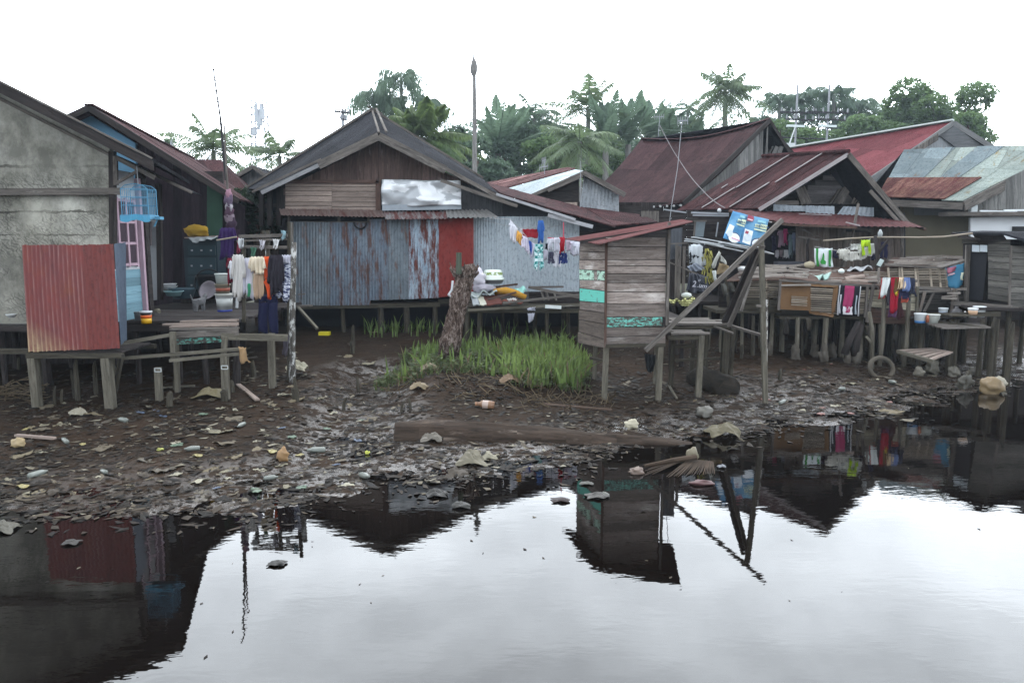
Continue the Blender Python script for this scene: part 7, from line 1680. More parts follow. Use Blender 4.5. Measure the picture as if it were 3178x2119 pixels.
# ================================================================== vegetation behind the houses
def frond(mb, base, az, el, L, droop, npair, lw, ll, hang=.25, twist=0):
    """arching palm leaf: rachis plus leaflets"""
    d = V((math.cos(az) * math.cos(el), math.sin(az) * math.cos(el), math.sin(el)))
    hz = V((math.cos(az), math.sin(az), 0)); side = V((-math.sin(az), math.cos(az), 0))
    pts = []
    for k in range(9):
        t = k / 8
        pts.append(base + d * (L * t) + V((0, 0, -droop * L * t * t)) + hz * (.1 * L * t * t * droop))
    for a, b, k in zip(pts, pts[1:], range(8)): mb.bar(a, b, .05 * (1 - k / 9) * L / 3 + .01, .03)
    for k in range(npair):
        t = .12 + .88 * (k + .5) / npair
        i = min(int(t * 8), 7); p = pts[i].lerp(pts[i + 1], t * 8 - i)
        tg = (pts[i + 1] - pts[i]).normalized()
        l = ll * math.sin(math.pi * min(.97, .18 + t * .82)) ** .6 * rnd.uniform(.8, 1.1)
        for s in (-1, 1):
            hg = hang * (.8 + .9 * t)
            dr = (side * s * .85 + tg * .5 + V((0, 0, -hg * rnd.uniform(.7, 1.6)))).normalized()
            w = tg * lw
            m_ = p + dr * l * .55
            e = p + dr * l + V((0, 0, -hg * l * .7))
            mb.quad(p - w * .5, p + w * .5, m_ + w * .6, m_ - w * .5, ((0, 0), (1, 0), (1, 1), (0, 1)))
            mb.tri(m_ - w * .5, m_ + w * .6, e)
def palm_crown(mb, top, n, L, ll, lw=.065, npair=32, upright=.2, droop=(.25, .8), el=(-.2, 1.2), hang=.3):
    for k in range(n):
        az = k * 2.399 + rnd.uniform(-.3, .3)
        e = el[0] + (el[1] - el[0]) * ((k + .5) / n) + rnd.uniform(-.12, .12)
        frond(mb, top, az, e, L * rnd.uniform(.8, 1.1), rnd.uniform(*droop), npair, lw, ll, hang)
def palm(name, label, u, v, Y, n, L, ll, trunk_r, mat, group=None, base_z=.4, lean=0, **k):
    top = P(u, v, Y)
    o = thing(name, label, 'palm tree', (top.x, top.y, base_z), group)
    mb = MB(); b = V((top.x + lean, top.y, base_z))
    mb.tube([b, b.lerp(top, .35) + V((lean * -.1, 0, 0)), b.lerp(top, .7) + V((lean * -.12, 0, 0)), top], [trunk_r * 1.3, trunk_r * 1.05, trunk_r, trunk_r * .85], 8)
    mb.build('trunk', W_TRUNK, o)
    mb = MB(); palm_crown(mb, top, n, L, ll, **k); mb.build('crown', mat, o)
    return o
L_PALM = leafmat('palm_leaf', (.085, .125, .07, 1), (.15, .205, .105, 1))
L_DARK = leafmat('dark_leaf', (.07, .115, .078, 1), (.125, .185, .12, 1))
L_FAN = leafmat('bright_palm_leaf', (.05, .09, .03, 1), (.12, .17, .06, 1))
L_BROAD = leafmat('broad_leaf', (.07, .125, .05, 1), (.135, .21, .082, 1))
L_BUSH = leafmat('bush_leaf', (.012, .024, .014, 1), (.03, .05, .028, 1))
palm('coconut_palm', 'coconut palm rising behind the red roofed house at left', 662, 474, 44, 21, 3.4, .85, .16, L_PALM, el=(-.3, 1.4), droop=(.3, .75), hang=.35, npair=26)
palm('coconut_palm', 'half hidden young coconut palm just left of the wooden house roof', 868, 488, 50, 17, 2.9, .75, .15, L_PALM, el=(-.2, 1.4), droop=(.3, .75), hang=.35, npair=26)
palm('coconut_palm', 'tallest coconut palm standing alone above the brown roof', 2252, 288, 60, 32, 3.1, .95, .2, L_PALM, el=(-.9, 1.45), droop=(.3, .8), hang=.45)
palm('coconut_palm', 'coconut palm behind the small grey house with upright crown', 1826, 340, 58, 20, 3.6, 1.0, .2, L_PALM, el=(-.3, 1.45), droop=(.25, .7))
palm('coconut_palm', 'low coconut palm with drooping fronds beside the dead trunk', 1660, 370, 60, 18, 3.2, .9, .18, L_DARK, el=(-.6, 1.4), droop=(.3, .7))
palm('coconut_palm', 'lowest wide palm right behind the small grey house roof', 1800, 440, 46, 18, 3.0, .9, .16, L_PALM, el=(-.5, 1.1), droop=(.3, .8))
palm('coconut_palm', 'tiny distant palm between the spiky clump and the tallest palm', 2135, 340, 85, 14, 2.4, .7, .15, L_DARK, el=(-.7, 1.2), droop=(.3, .7))
SG = 'feathery palms behind the gable'
for u, v, lb in ((1245, 250, 'tallest feathery palm behind the gable peak'), (1160, 300, 'feathery palm left of the tallest one behind gable'), (1330, 325, 'feathery palm right of the tallest one behind gable'), (1215, 330, 'lower feathery palm right behind the gable peak')):
    palm('feathery_palm', lb, u, v, 56, 17, 2.7, 1.0, .13, L_DARK, SG, el=(-.4, 1.3), droop=(.5, 1.1), hang=.9, npair=20)
palm('fan_palm', 'broad bright green fan leaved palm right of the gable peak', 1310, 430, 42, 46, 3.2, .7, .25, L_FAN, el=(-.9, 1.45), droop=(.2, .65), hang=.35, lw=.11)
SA = 'spiky sago palms'
for u, v, Y, lb in ((1545, 450, 55, 'sago palm with upright spiky fronds right of the dead trunk'), (1610, 430, 58, 'second spiky sago palm right of the dead trunk'), (1950, 430, 58, 'left sago palm of the clump above the brown roof'), (2010, 420, 60, 'middle sago palm of the clump above the brown roof'), (2075, 425, 62, 'right sago palm of the clump above brown roof'), (1880, 430, 56, 'sago palm between the clump and upright coconut crown'), (2150, 440, 64, 'sago palm just left of the tallest coconut trunk')):
    palm('sago_palm', lb, u, v + 20, Y, 15, 4.6, .75, .25, L_DARK, SA, el=(.55, 1.5), droop=(.1, .45), hang=.1, npair=26, lw=.12)
RP = 'palms behind the power poles'
for u, v, lb in ((2420, 318, 'leftmost round palm behind the power poles'), (2490, 310, 'palm crown between the two power poles'), (2590, 300, 'palm crown right behind the right power pole'), (2670, 335, 'small palm crown right of the power poles'), (2365, 390, 'small palm crown left of power poles just above brown roof')):
    palm('round_palm', lb, u, v, 72, 17, 3.0, .9, .2, L_DARK, RP, el=(-.3, 1.4), droop=(.5, 1.0), hang=.6)
def crown_leaves(mb, lobes, n, s):
    vol = [a[3] * a[4] * a[5] for a in lobes]; tot = sum(vol)
    for lb, vv_ in zip(lobes, vol):
        cx_, cy_, cz_, rx, ry, rz = lb
        m_ = int(n * vv_ / tot)
        for k in range(m_):
            th = rnd.uniform(0, 6.283); c_ = rnd.uniform(-.75, 1); r_ = rnd.uniform(.55, 1.06) ** .6
            q = math.sqrt(1 - c_ * c_)
            d = V((q * math.cos(th), q * math.sin(th), c_))
            if mn.noise(d * 2.3 + V((cx_, cz_, 0))) < -.22: continue
            r_ *= 1 + .3 * mn.noise(d * 3.1 + V((cz_, cx_, 4)))
            p = V((cx_ + rx * d.x * r_, cy_ + ry * d.y * r_, cz_ + rz * d.z * r_))
            a = V((rnd.gauss(0, 1), rnd.gauss(0, 1), rnd.gauss(0, .6))).normalized(); b = a.cross(V((rnd.gauss(0, 1), rnd.gauss(0, 1), 1))).normalized()
            l = s * rnd.uniform(.6, 1.3)
            mb.quad(p - a * l * .5, p + b * l * .28, p + a * l * .5, p - b * l * .28, ((0, 0), (1, 0), (1, 1), (0, 1)))
def tree(name, label, u, v, Y, ru, rv, n, s, mat, group=None, cat='tree', nl=9, base_z=.4, flatk=1.0):
    c0 = P(u, v, Y); k = Y / F
    o = thing(name, label, cat, (c0.x, Y, base_z), group)
    lobes = []
    for q in range(nl):
        a = rnd.uniform(0, 6.28); r_ = rnd.uniform(.25, .8)
        lobes.append((c0.x + ru * k * r_ * math.cos(a), Y + ru * k * .6 * rnd.uniform(-1, 1), c0.z + rv * k * rnd.uniform(-.7, .6), ru * k * rnd.uniform(.3, .5), ru * k * .4, rv * k * rnd.uniform(.3, .5)))
    mb = MB()
    if c0.z > 1.5:
        b = V((c0.x, Y, base_z - .2)); t_ = V((c0.x, Y, c0.z))
        mb.tube([b, b.lerp(t_, .5), t_], [.25, .2, .12], 8)
        for lb in lobes: mb.tube([b.lerp(t_, rnd.uniform(.5, .9)), V(lb[:3])], [.1, .04], 5)
    else:
        for q in range(6): mb.tube([V((c0.x, Y, base_z - .1)), V(lobes[q % nl][:3])], [.05, .02], 5)
    mb.build('trunk', W_BARK, o)
    mb = MB(); crown_leaves(mb, lobes, n, s); mb.build('crown', mat, o)
    return o
BT = 'broad leaved trees behind the houses'
for (u, v, Y, ru, rv, n, m, lb) in (
    (1480, 500, 50, 110, 110, 3800, L_DARK, 'dark bushy tree left behind the dead palm trunk'), (1590, 480, 56, 110, 100, 3600, L_DARK, 'dark bushy tree right behind the dead palm trunk'),
    (1720, 490, 54, 120, 90, 3600, L_BROAD, 'mid green bushy tree behind the white roof'), (1850, 500, 60, 130, 100, 3400, L_BROAD, 'bushy tree behind the left end of brown roof'),
    (1960, 480, 66, 130, 80, 3000, L_DARK, 'dark tree mass under the sago palm clump'), (2110, 470, 66, 130, 70, 2800, L_DARK, 'dark tree mass behind the brown roof ridge'),
    (2440, 450, 62, 110, 75, 3200, L_BROAD, 'green tree below the left power pole'), (2560, 400, 74, 140, 90, 3600, L_DARK, 'dark tree mass between the power poles'),
    (2690, 410, 66, 140, 80, 4200, L_BROAD, 'green bushy tree above the red roof left half'), (2800, 365, 66, 110, 85, 4000, L_BROAD, 'rounded green tree above the red roof middle'),
    (2910, 340, 64, 130, 100, 4600, L_BROAD, 'largest rounded green tree above the red roof'), (3010, 400, 60, 50, 50, 1500, L_BROAD, 'small green crown at right end of the tree line'),
    (1395, 480, 54, 70, 90, 1900, L_DARK, 'dark tree between the fan palm and the dead palm trunk'), (2860, 390, 70, 170, 80, 4200, L_BROAD, 'broad green tree mass behind the two rounded trees'), (2985, 400, 68, 70, 70, 2200, L_BROAD, 'green tree filling in left of the small end crown'), (1660, 420, 80, 160, 70, 2600, L_DARK, 'hazy green thicket under the spiky palms in the middle'), (1410, 560, 46, 60, 70, 1500, L_DARK, 'dark bush just right of the wooden house roof'),
    (1640, 540, 75, 150, 80, 3400, L_DARK, 'far dark thicket behind the bushy trees in the middle'), (1790, 530, 78, 150, 90, 3400, L_DARK, 'far dark thicket above the small grey house'), (1930, 510, 80, 140, 90, 3000, L_DARK, 'far dark thicket left behind the brown roof'), (1560, 470, 92, 150, 90, 2200, L_DARK, 'farthest hazy thicket right of the dead palm trunk'), (1740, 450, 92, 150, 80, 2200, L_DARK, 'farthest hazy thicket behind the upright coconut crown'), (2030, 440, 95, 180, 70, 2400, L_DARK, 'farthest hazy thicket behind the sago palm clump'), (2330, 430, 95, 140, 70, 2000, L_DARK, 'farthest hazy thicket right of the tallest coconut palm'), (2740, 420, 95, 160, 70, 2000, L_BROAD, 'farthest hazy thicket above the middle of the red roof')):
    tree('leafy_tree', lb, u, v, Y, ru, rv, int(n * 2.6), .31, m, BT)
tree('leafy_tree', 'faint treetop peeking over the red roof at left', 505, 455, 60, 40, 30, 500, .35, L_DARK, BT)
tree('green_bush', 'dark green bush between the clothes rack and wooden house', 800, 660, 22.5, 80, 90, 2600, .16, L_BUSH, None, 'bush')
tree('green_bush', 'small dark bush behind the eave of the wooden house', 840, 600, 24, 35, 40, 500, .16, L_BUSH, None, 'bush')
# dead palm trunk
o = thing('dead_palm', 'tall bare dead palm trunk with withered tip against the white sky', 'dead tree', P(1472, 540, 36))
mb = MB(); ys_ = (700, 540, 440, 340, 260, 228); us_ = (1474, 1473, 1473, 1473, 1472, 1472)
mb.tube([P(u, v, 36) for u, v in zip(us_, ys_)], [.15, .125, .11, .1, .085, .08], 10); mb.build('trunk', W_TRUNK, o)
mb = MB()
mb.tube([P(1471, 236, 36), P(1470, 222, 36), P(1471, 205, 36), P(1471, 192, 36), P(1470, 182, 36), P(1471, 171, 36)], [.09, .17, .16, .12, .05, .03], 8)
for k in range(22):
    p = P(1471 + rnd.uniform(-5, 6), rnd.uniform(190, 215), 36 + rnd.uniform(-.1, .1)); mb.bar(p, p + V((rnd.uniform(-.06, .07), 0, -rnd.uniform(.15, .4))), .05, .012, w1=.02)
mb.bar(P(1476, 212, 36), P(1486, 208, 36), .03); mb.bar(P(1467, 173, 36), P(1475, 172, 36), .06, .03)
mb.build('withered_crown', W_TRUNK, o)

# ================================================================== poles, tower, antennas
def powerpole(label, u, v0, v1, Y, arms, lamp=None, r=.13):
    top = P(u, v0, Y)
    o = thing('power_pole', label, 'power pole', (top.x, Y, .4))
    mb = MB(); mb.tube([(top.x, Y, .3), top], [r, r * .7], 8); mb.build('pole', STEEL, o)
    for (du0, du1, v, dv) in arms:
        mb = MB(); mb.bar(P(u + du0, v - dv, Y - .1), P(u + du1, v + dv, Y - .1), .08, .12); ar = mb.build('cross_arm', IRON, o)
        mb = MB()
        for t_ in (.04, .3, .7, .96):
            q = P(u + du0 + (du1 - du0) * t_, v - dv + 2 * dv * t_ - 1, Y - .1); mb.tube([q, q + V((0, 0, .28))], [.06, .04], 6)
        mb.build('insulator', STEEL, ar)
    return o
powerpole('thin power pole with crossed arm above the wooden house roof', 1063, 338, 400, 52, [(-24, 22, 349, 2), (-6, 12, 371, 2)])
powerpole('short power pole peeking over the red roof at left', 530, 414, 470, 56, [(-7, 6, 423, 0)])
for u, lb in ((2476, 'left of the two power poles with lamps above red roof'), (2575, 'right of the two power poles with lamps above red roof')):
    o = powerpole(lb, u, 264, 470, 52, [(-55, 60, 350, 2), (-38, 50, 372, 2)], r=.1)
    mb = MB(); mb.bar(P(u - 34, 391, 51.7), P(u + 20, 393, 51.7), .25, .14); mb.build('lamp_tray', plastic(205, 215, 215), o)
    mb = MB(); mb.tube([P(u - 46, 352, 51.8), P(u - 46, 345, 51.8)], [.16, .16], 8); mb.tube([P(u + 36, 352, 51.8), P(u + 36, 345, 51.8)], [.16, .16], 8); mb.build('transformer', IRON, o)
rope('power_line', [P(2380, 425, 52), P(2560, 432, 52)], .05, 'horizontal cable bundle low behind the brown gable', 'cable', IRON, n=4)
mb = MB(); mb.bar(P(2433, 450, 40), P(2464, 450, 40), .3, .16); mb.bar(P(2449, 450, 40), P(2470, 390, 40), .05, .05); one('roof_lamp', mb, plastic(190, 195, 195), 'white twin lamp bracket above the red roof left end', 'lamp')
W_ = flat('wire', (.12, .12, .13, 1), .6)
rope('power_line', [P(540, 423, 55), P(700, 415, 54), P(860, 385, 53), P(1052, 349, 52)], .018, 'upper power line crossing the sky from the short pole', 'cable', W_, n=6)
rope('power_line', [P(700, 518, 46), P(830, 465, 49), P(1052, 352, 52)], .018, 'lower slanting power line toward the thin power pole', 'cable', W_, n=6)
def lattice(name, label, u, v0, v1, Y, w0, w1, nseg, mats, extra=()):
    o = thing(name, label, 'tower', (P(u, v1, Y).x, Y, .4))
    zt, zb_ = P(u, v0, Y).z, .4; x0 = P(u, v0, Y).x
    legs = [MB() for _ in mats]
    for k in range(nseg):
        z0, z1 = zb_ + (zt - zb_) * k / nseg, zb_ + (zt - zb_) * (k + 1) / nseg
        a, b = w0 + (w1 - w0) * k / nseg, w0 + (w1 - w0) * (k + 1) / nseg
        mb = legs[k % len(mats)]
        cs_ = ((-1, -1), (1, -1), (1, 1), (-1, 1)); t_ = .04 + .0009 * Y
        for i in range(4):
            p, q = cs_[i], cs_[(i + 1) % 4]
            A_2 = V((x0 + p[0] * a / 2, Y + p[1] * a / 2, z0)); B_2 = V((x0 + p[0] * b / 2, Y + p[1] * b / 2, z1))
            C_2 = V((x0 + q[0] * b / 2, Y + q[1] * b / 2, z1))
            mb.bar(A_2, B_2, t_, t_); mb.bar(A_2, C_2, t_ * .6, t_ * .6); mb.bar(B_2, C_2, t_ * .7, t_ * .7)
    for mb, m in zip(legs, mats): mb.build('lattice', m, o)
    mb = MB()
    for (du, v, h, r_) in extra:
        q = P(u + du, v, Y - 1); mb.tube([q - V((0, 0, h / 2)), q + V((0, 0, h / 2))], [r_, r_], 7)
    if mb.v: mb.build('antenna_panel', flat('tower_white', (.4, .42, .45, 1), .6), o)
    return o
TW = flat('tower_grey', (.2, .21, .23, 1), .6)
lattice('cell_tower', 'grey lattice telephone tower with antenna panels against the left sky', 803, 314, 540, 130, 3.6, 2.0, 22, [TW], [(-8, 345, 2.4, .3), (8, 345, 2.4, .3), (-4, 360, 2.0, .35), (10, 356, 1.6, .5), (-9, 358, 2.0, .25), (5, 375, 1.5, .4), (-14, 408, 1.2, .5), (0, 390, 1.2, .3)])
lattice('lattice_tower', 'faint distant red and white lattice tower above the trees', 1720, 326, 500, 190, 4.2, 1.0, 20, [flat('tower_red', (.5, .28, .26, 1)), flat('tower_pale', (.6, .62, .62, 1))])
def antenna(label, pts, Y, arms, r=.012):
    o = thing('roof_antenna', label, 'antenna', P(pts[0][0], pts[0][1], Y))
    mb = MB(); mb.tube([P(u, v, Y) for u, v in pts], r, 6); mb.build('mast', STEEL, o)
    for (u0, v0, u1, v1) in arms:
        mb = MB(); mb.bar(P(u0, v0, Y), P(u1, v1, Y), .03, .03)
        n = 5
        for k in range(n): q = P(u0 + (u1 - u0) * k / (n - 1), v0 + (v1 - v0) * k / (n - 1), Y); mb.bar(q - V((0, 0, .1)), q + V((0, 0, .1)), .015)
        mb.build('aerial', STEEL, o)
antenna('roof antenna standing on the left end of brown ridge', [(2042, 432), (2048, 362)], 31, [(2032, 364, 2060, 362)])
antenna('long thin antenna mast standing behind the plank hut', [(2078, 690), (2084, 640), (2103, 520), (2117, 372)], 20, [(2104, 376, 2134, 374)], .009)
antenna('small antenna above the rust and white roof', [(1690, 544), (1689, 500)], 26, [(1675, 520, 1700, 516), (1682, 500, 1694, 496)], .014)
antenna('thin straight stick mast right of the small grey house gable', [(1800, 680), (1802, 500)], 22.5, [], .01)
rope('slack_cable', [P(2048, 390, 26), P(2110, 500, 24), P(2180, 590, 21.5), P(2250, 645, 19.6)], .011, 'slack cable hanging from the brown roof antenna to the awning', 'cable', flat('grey_cable', (.16, .15, .155, 1)), n=6, sag=.05)
# ================================================================== grass patch
def in_poly(x, y, poly):
    c = False; j = len(poly) - 1
    for i in range(len(poly)):
        if (poly[i][1] > y) != (poly[j][1] > y) and x < (poly[j][0] - poly[i][0]) * (y - poly[i][1]) / (poly[j][1] - poly[i][1]) + poly[i][0]: c = not c
        j = i
    return c
GP = [(1170, 1180), (1230, 1100), (1340, 1070), (1420, 1062), (1760, 1062), (1810, 1105), (1835, 1190), (1800, 1228), (1640, 1235), (1480, 1205), (1300, 1215), (1230, 1210)]
gp = [(lambda q: (q.x, q.y))(G(u, v + 24, .35) if v < 1150 else G(u, v - 6, .14)) for u, v in GP]
L_GRASS = leafmat('grass_blade', (.045, .066, .024, 1), (.1, .13, .05, 1), .35, 1.4)
L_REED = leafmat('reed_blade', (.055, .098, .026, 1), (.135, .19, .055, 1), .3, 1.5)
L_STRAW = leafmat('straw', (.07, .05, .03, 1), (.17, .13, .08, 1), .4, 1.4)
bx0, bx1 = min(p[0] for p in gp), max(p[0] for p in gp); by0, by1 = min(p[1] for p in gp), max(p[1] for p in gp)
def blade(mb, p, h, w, lean, az, seg=3):
    d = V((math.cos(az), math.sin(az), 0)); s = V((-d.y, d.x, 0)) if rnd.random() < .5 else V((1, 0, 0))
    prev = None
    for k in range(seg + 1):
        t_ = k / seg
        c_ = p + V((0, 0, h * t_ * (1 - .25 * lean * t_))) + d * (lean * h * t_ * t_)
        ww = w * (1 - t_ ** 1.6) * .5 if seg == 3 else w * math.sin(math.pi * min(1, .25 + .75 * t_)) * .5
        cur = (c_ - s * ww, c_ + s * ww)
        if prev: mb.quad(prev[0], prev[1], cur[1], cur[0], ((0, 0), (1, 0), (1, 1), (0, 1)))
        prev = cur
mg, mr, ms = MB(), MB(), MB()
cnt = 0
while cnt < 7500:
    x, y = rnd.uniform(bx0, bx1), rnd.uniform(by0, by1)
    if not in_poly(x + .3 * mn.noise((x * 2, y * 2, 4)) + rnd.gauss(0, .08), y + .3 * mn.noise((x * 2, y * 2, 8)) + rnd.gauss(0, .1), gp): continue
    if mn.noise((x * 1.6, y * 1.6, 14)) < -.28: continue
    cnt += 1
    z = ground_z(x, y, False)
    h = rnd.uniform(.06, .2) * (1 + .5 * mn.noise((x * 1.3, y * 1.3, 2)))
    blade(mg, V((x, y, z)), h, rnd.uniform(.012, .028), rnd.uniform(.2, 1.0), rnd.uniform(0, 6.28))
    if cnt % 8 == 0: blade(ms, V((x, y, z)), h * rnd.uniform(.9, 1.7), .016, rnd.uniform(.3, 1.3), rnd.uniform(0, 6.28))
    if cnt % 2 == 0:   # small round leaves on runners
        q = V((x, y, z + h * rnd.uniform(.6, 1.1))); a = rnd.uniform(0, 6.28); e = V((math.cos(a), math.sin(a), rnd.uniform(-.3, .5))) * .045; f_ = V((-math.sin(a), math.cos(a), rnd.uniform(-.3, .3))) * .03
        mg.quad(q - e, q + f_, q + e, q - f_, ((0, 0), (1, 0), (1, 1), (0, 1)))
def stuff(mb, name, m): 
    o = mb.build(name, m, kind='stuff', loc=(0, 0, 0)); return o
stuff(mg, 'low_grass', L_GRASS)
cnt = 0
while cnt < 1500:
    x, y = rnd.uniform(bx0, bx1), rnd.uniform(by0, by1)
    if not in_poly(x, y, gp): continue
    f_ = (x - bx0) / (bx1 - bx0)
    if rnd.random() > smooth(.42, .95, f_ + rnd.uniform(-.1, .1)) + .07: continue
    cnt += 1
    blade(mr, V((x, y, ground_z(x, y, False))), rnd.uniform(.2, .58), rnd.uniform(.03, .062), rnd.choice((rnd.uniform(.02, .25), rnd.uniform(.02, .25), rnd.uniform(.3, .9))), rnd.uniform(0, 6.28), 4)
    if cnt % 6 == 0: blade(ms, V((x, y - .05, ground_z(x, y, False))), rnd.uniform(.2, .5), .03, rnd.uniform(.1, .9), rnd.uniform(0, 6.28), 4)
for k in range(60):   # reeds behind the platform and stump
    u = rnd.choice((rnd.uniform(1180, 1290), rnd.uniform(1460, 1800), rnd.uniform(1300, 1420))); p = G(u, 1075, .35); p.y += rnd.uniform(.6, 2.2)
    blade(mr, V((p.x * p.y / 16.5, p.y, ground_z(p.x, p.y, False))), rnd.uniform(.35, .6), rnd.uniform(.03, .05), rnd.uniform(.05, .4), rnd.uniform(0, 6.28), 4)
for k in range(46):   # leaf sword clumps by the stump
    p = G(rnd.choice((rnd.gauss(1330, 18), rnd.gauss(1425, 10))), 1140, .3); blade(mr, V((p.x, p.y + rnd.uniform(-.1, .2), ground_z(p.x, p.y, False))), rnd.uniform(.3, .5), .04, rnd.uniform(.05, .35), rnd.uniform(0, 6.28), 4)
for k in range(90):   # dark shrubs under wooden house
    u = rnd.uniform(1140, 1330); p = G(u, 1035, .4); blade(mr, V((p.x, p.y + rnd.uniform(-.4, .8), .35)), rnd.uniform(.2, .5), .03, rnd.uniform(.1, .6), rnd.uniform(0, 6.28), 4)
stuff(mr, 'reed_leaves', L_REED)
for k in range(280):  # dead stems and roots along the front edge
    u = rnd.uniform(1190, 1900); v = 1195 + 40 * smooth(1250, 1650, u) + rnd.gauss(0, 14)
    p = G(u, v, .15); p.z = ground_z(p.x, p.y, False) + .01; az = rnd.uniform(0, 6.28); l = rnd.uniform(.06, .34)
    q = p + V((math.cos(az) * l, math.sin(az) * l * .6, rnd.uniform(-.02, .2)))
    ms.bar(p, q, .012, .01)
stuff(ms, 'dead_stems', L_STRAW)

# ================================================================== mud: logs, stakes, sacks, litter
lg = MB(); a, b = G(1225, 1345, .1), G(2140, 1352, .08)
pts = [a.lerp(b, t_) + V((0, .08 * math.sin(t_ * 5), -.01 - .17 * t_)) for t_ in [k / 12 for k in range(13)]]
lg.tube(pts, [.17, .23, .24, .235, .23, .225, .22, .21, .2, .19, .18, .17, .14], 26)
lg.v = [q + V((0, .09 * mn.noise((q.x * 1.1, q.y * 6, q.z * 7)), .05 * mn.noise((q.x * 1.3, q.y * 9, 3)) - .02)) for q in lg.v]
one('driftwood_log', lg, wood('driftwood', (.01, .007, .005, 1), (.06, .042, .031, 1), (.17, .135, .11, 1), .58), 'long waterlogged driftwood log lying at the edge of the water', 'log', None, True)
ST = 'old broken stakes in the mud'
stk = []
for (u, v, hpx, w_) in ((170, 1272, 60, .05), (192, 1268, 45, .05), (245, 1262, 130, .09), (235, 1255, 90, .06), (300, 1240, 100, .08), (527, 1275, 48, .11), (545, 1230, 50, .1), (700, 1260, 35, .12), (720, 1240, 40, .12), (925, 1260, 80, .07), (920, 1255, 40, .13), (1065, 1258, 40, .06), (1098, 1120, 70, .09), (1098, 1135, 40, .1), (1112, 1200, 45, .06), (790, 1200, 55, .1), (1245, 1270, 34, .05), (1275, 1268, 36, .05), (2300, 1130, 45, .07), (2420, 1182, 36, .08), (2246, 1090, 30, .07), (2995, 1190, 60, .1), (2935, 1130, 60, .05), (3070, 1160, 190, .1), (3125, 1180, 200, .12), (2885, 1120, 80, .16), (2902, 1125, 90, .14), (1415, 1310, 18, .05), (60, 1180, 40, .06), (1660, 1130, 30, .05), (2040, 1150, 50, .05)):
    p = G(u, v, .12); p.z = ground_z(p.x, p.y, False); d_ = math.hypot(p.y, 2.9); h = hpx / F * d_
    mb = MB(); le = rnd.uniform(-.05, .05)
    mb.tube([p + V((0, 0, -.15)), p + V((le * .4, 0, h * .5)), p + V((le, 0, h * .85)), p + V((le * 1.3 + w_ * .2, 0, h))], [w_ * .55, w_ * .5, w_ * .45, w_ * .2], 7)
    o = one('mud_stake', mb, W_WET, 'stake', 'stake', ST); stk.append((u, v, o))
ORD = ('first', 'second', 'third', 'fourth', 'fifth', 'sixth', 'seventh', 'eighth')
for u0, u1, where in ((0, 100, 'beside the brush heap'), (100, 320, 'under the red zinc cabin'), (500, 810, 'below the yard rails'), (900, 1130, 'on the mud below the zinc front'), (1200, 1300, 'behind the end of the driftwood log'), (1400, 1430, 'on top of the driftwood log'), (1600, 1700, 'in front of the reeds'), (2000, 2060, 'under the plank hut'), (2200, 2500, 'beside the lashed poles'), (2850, 3178, 'below the latrine and wash deck')):
    q = sorted([r_ for r_ in stk if u0 <= r_[0] < u1], key=lambda r_: (r_[0], r_[1]))
    for k, r_ in enumerate(q): r_[2]['label'] = ('%s broken dark stake from the left %s' % (ORD[k], where)) if len(q) > 1 else 'single broken dark stake ' + where
# individual pieces of rubbish
def scrap_mb(n=5, m=4, s=.2, crumple=.35):
    mb = MB(); sd = rnd.uniform(0, 100)
    asp = rnd.uniform(.45, 1.0)
    def f(a, b):
        x, y = (a - .5) * 2, (b - .5) * 2
        r = 1 + .45 * mn.noise((x * 1.5, y * 1.5, sd))
        z = crumple * .55 * (mn.noise((x * 1.6, y * 1.6, sd + 7)) + .55 * mn.noise((x * 3.4, y * 3.4, sd + 3)) + .25)
        k = 1 - .3 * (x * x * y * y)
        return V((x * s * r * k, y * s * asp * r * k, max(-.012, z * s * 1.2)))
    mb.shell(f, n, m, .006)
    return mb
SCM = [plastic(108, 102, 84, .7), plastic(82, 73, 58, .75), plastic(134, 129, 111, .6), plastic(58, 50, 41, .8), plastic(98, 88, 68, .75), plastic(72, 65, 54, .6)]
protos = []
hold = []
SCL = 'crumpled muddy plastic scrap lying on the dark mud flat'
SCG = 'plastic scraps littering the mud'
for k in range(14):
    mb = scrap_mb(7, 6, .16); me_o = mb.build('plastic_scrap', SCM[(0, 1, 2, 3, 4, 5, 1, 3, 0, 4, 5, 1, 2, 3)[k]], loc=(0, 0, 0)); me_o.data.polygons.foreach_set('use_smooth', [False] * len(me_o.data.polygons))
    tag(me_o, SCL, 'plastic scrap', SCG); protos.append(me_o)
used = 0
def place_scrap(u, v, sc=1.0, k=None):
    global used
    p = G(u, v, .08); z = ground_z(p.x, p.y)
    p = G(u, v, z); z = max(ground_z(p.x, p.y), 0)
    i = k if k is not None else rnd.randrange(14)
    o = protos[i] if i not in hold else protos[i].copy()
    if i in hold: C.objects.link(o)
    else: hold.append(i)
    o.location = (p.x, p.y, z - .006); o.rotation_euler = (rnd.uniform(-.2, .2), rnd.uniform(-.2, .2), rnd.uniform(0, 6.28)); o.scale = (sc, sc, sc * rnd.uniform(.6, 1.2))
    used += 1
areas = [((0, 900), (1230, 1560), 150, .55), ((700, 1250), (1030, 1330), 62, .6), ((900, 1500), (1400, 1540), 24, .5), ((2250, 3000), (1120, 1330), 44, .6), ((1900, 2300), (1240, 1340), 10, .45)]
for (u0, u1), (v0, v1), n, s in areas:
    for q in range(n):
        u, v = rnd.uniform(u0, u1), rnd.uniform(v0, v1)
        p = G(u, v, .05)
        if p.y < shore(p.x) - .45: continue
        big = 1.9 if rnd.random() < .12 else 1
        place_scrap(u, v, s * big * rnd.uniform(.5, 1.15))
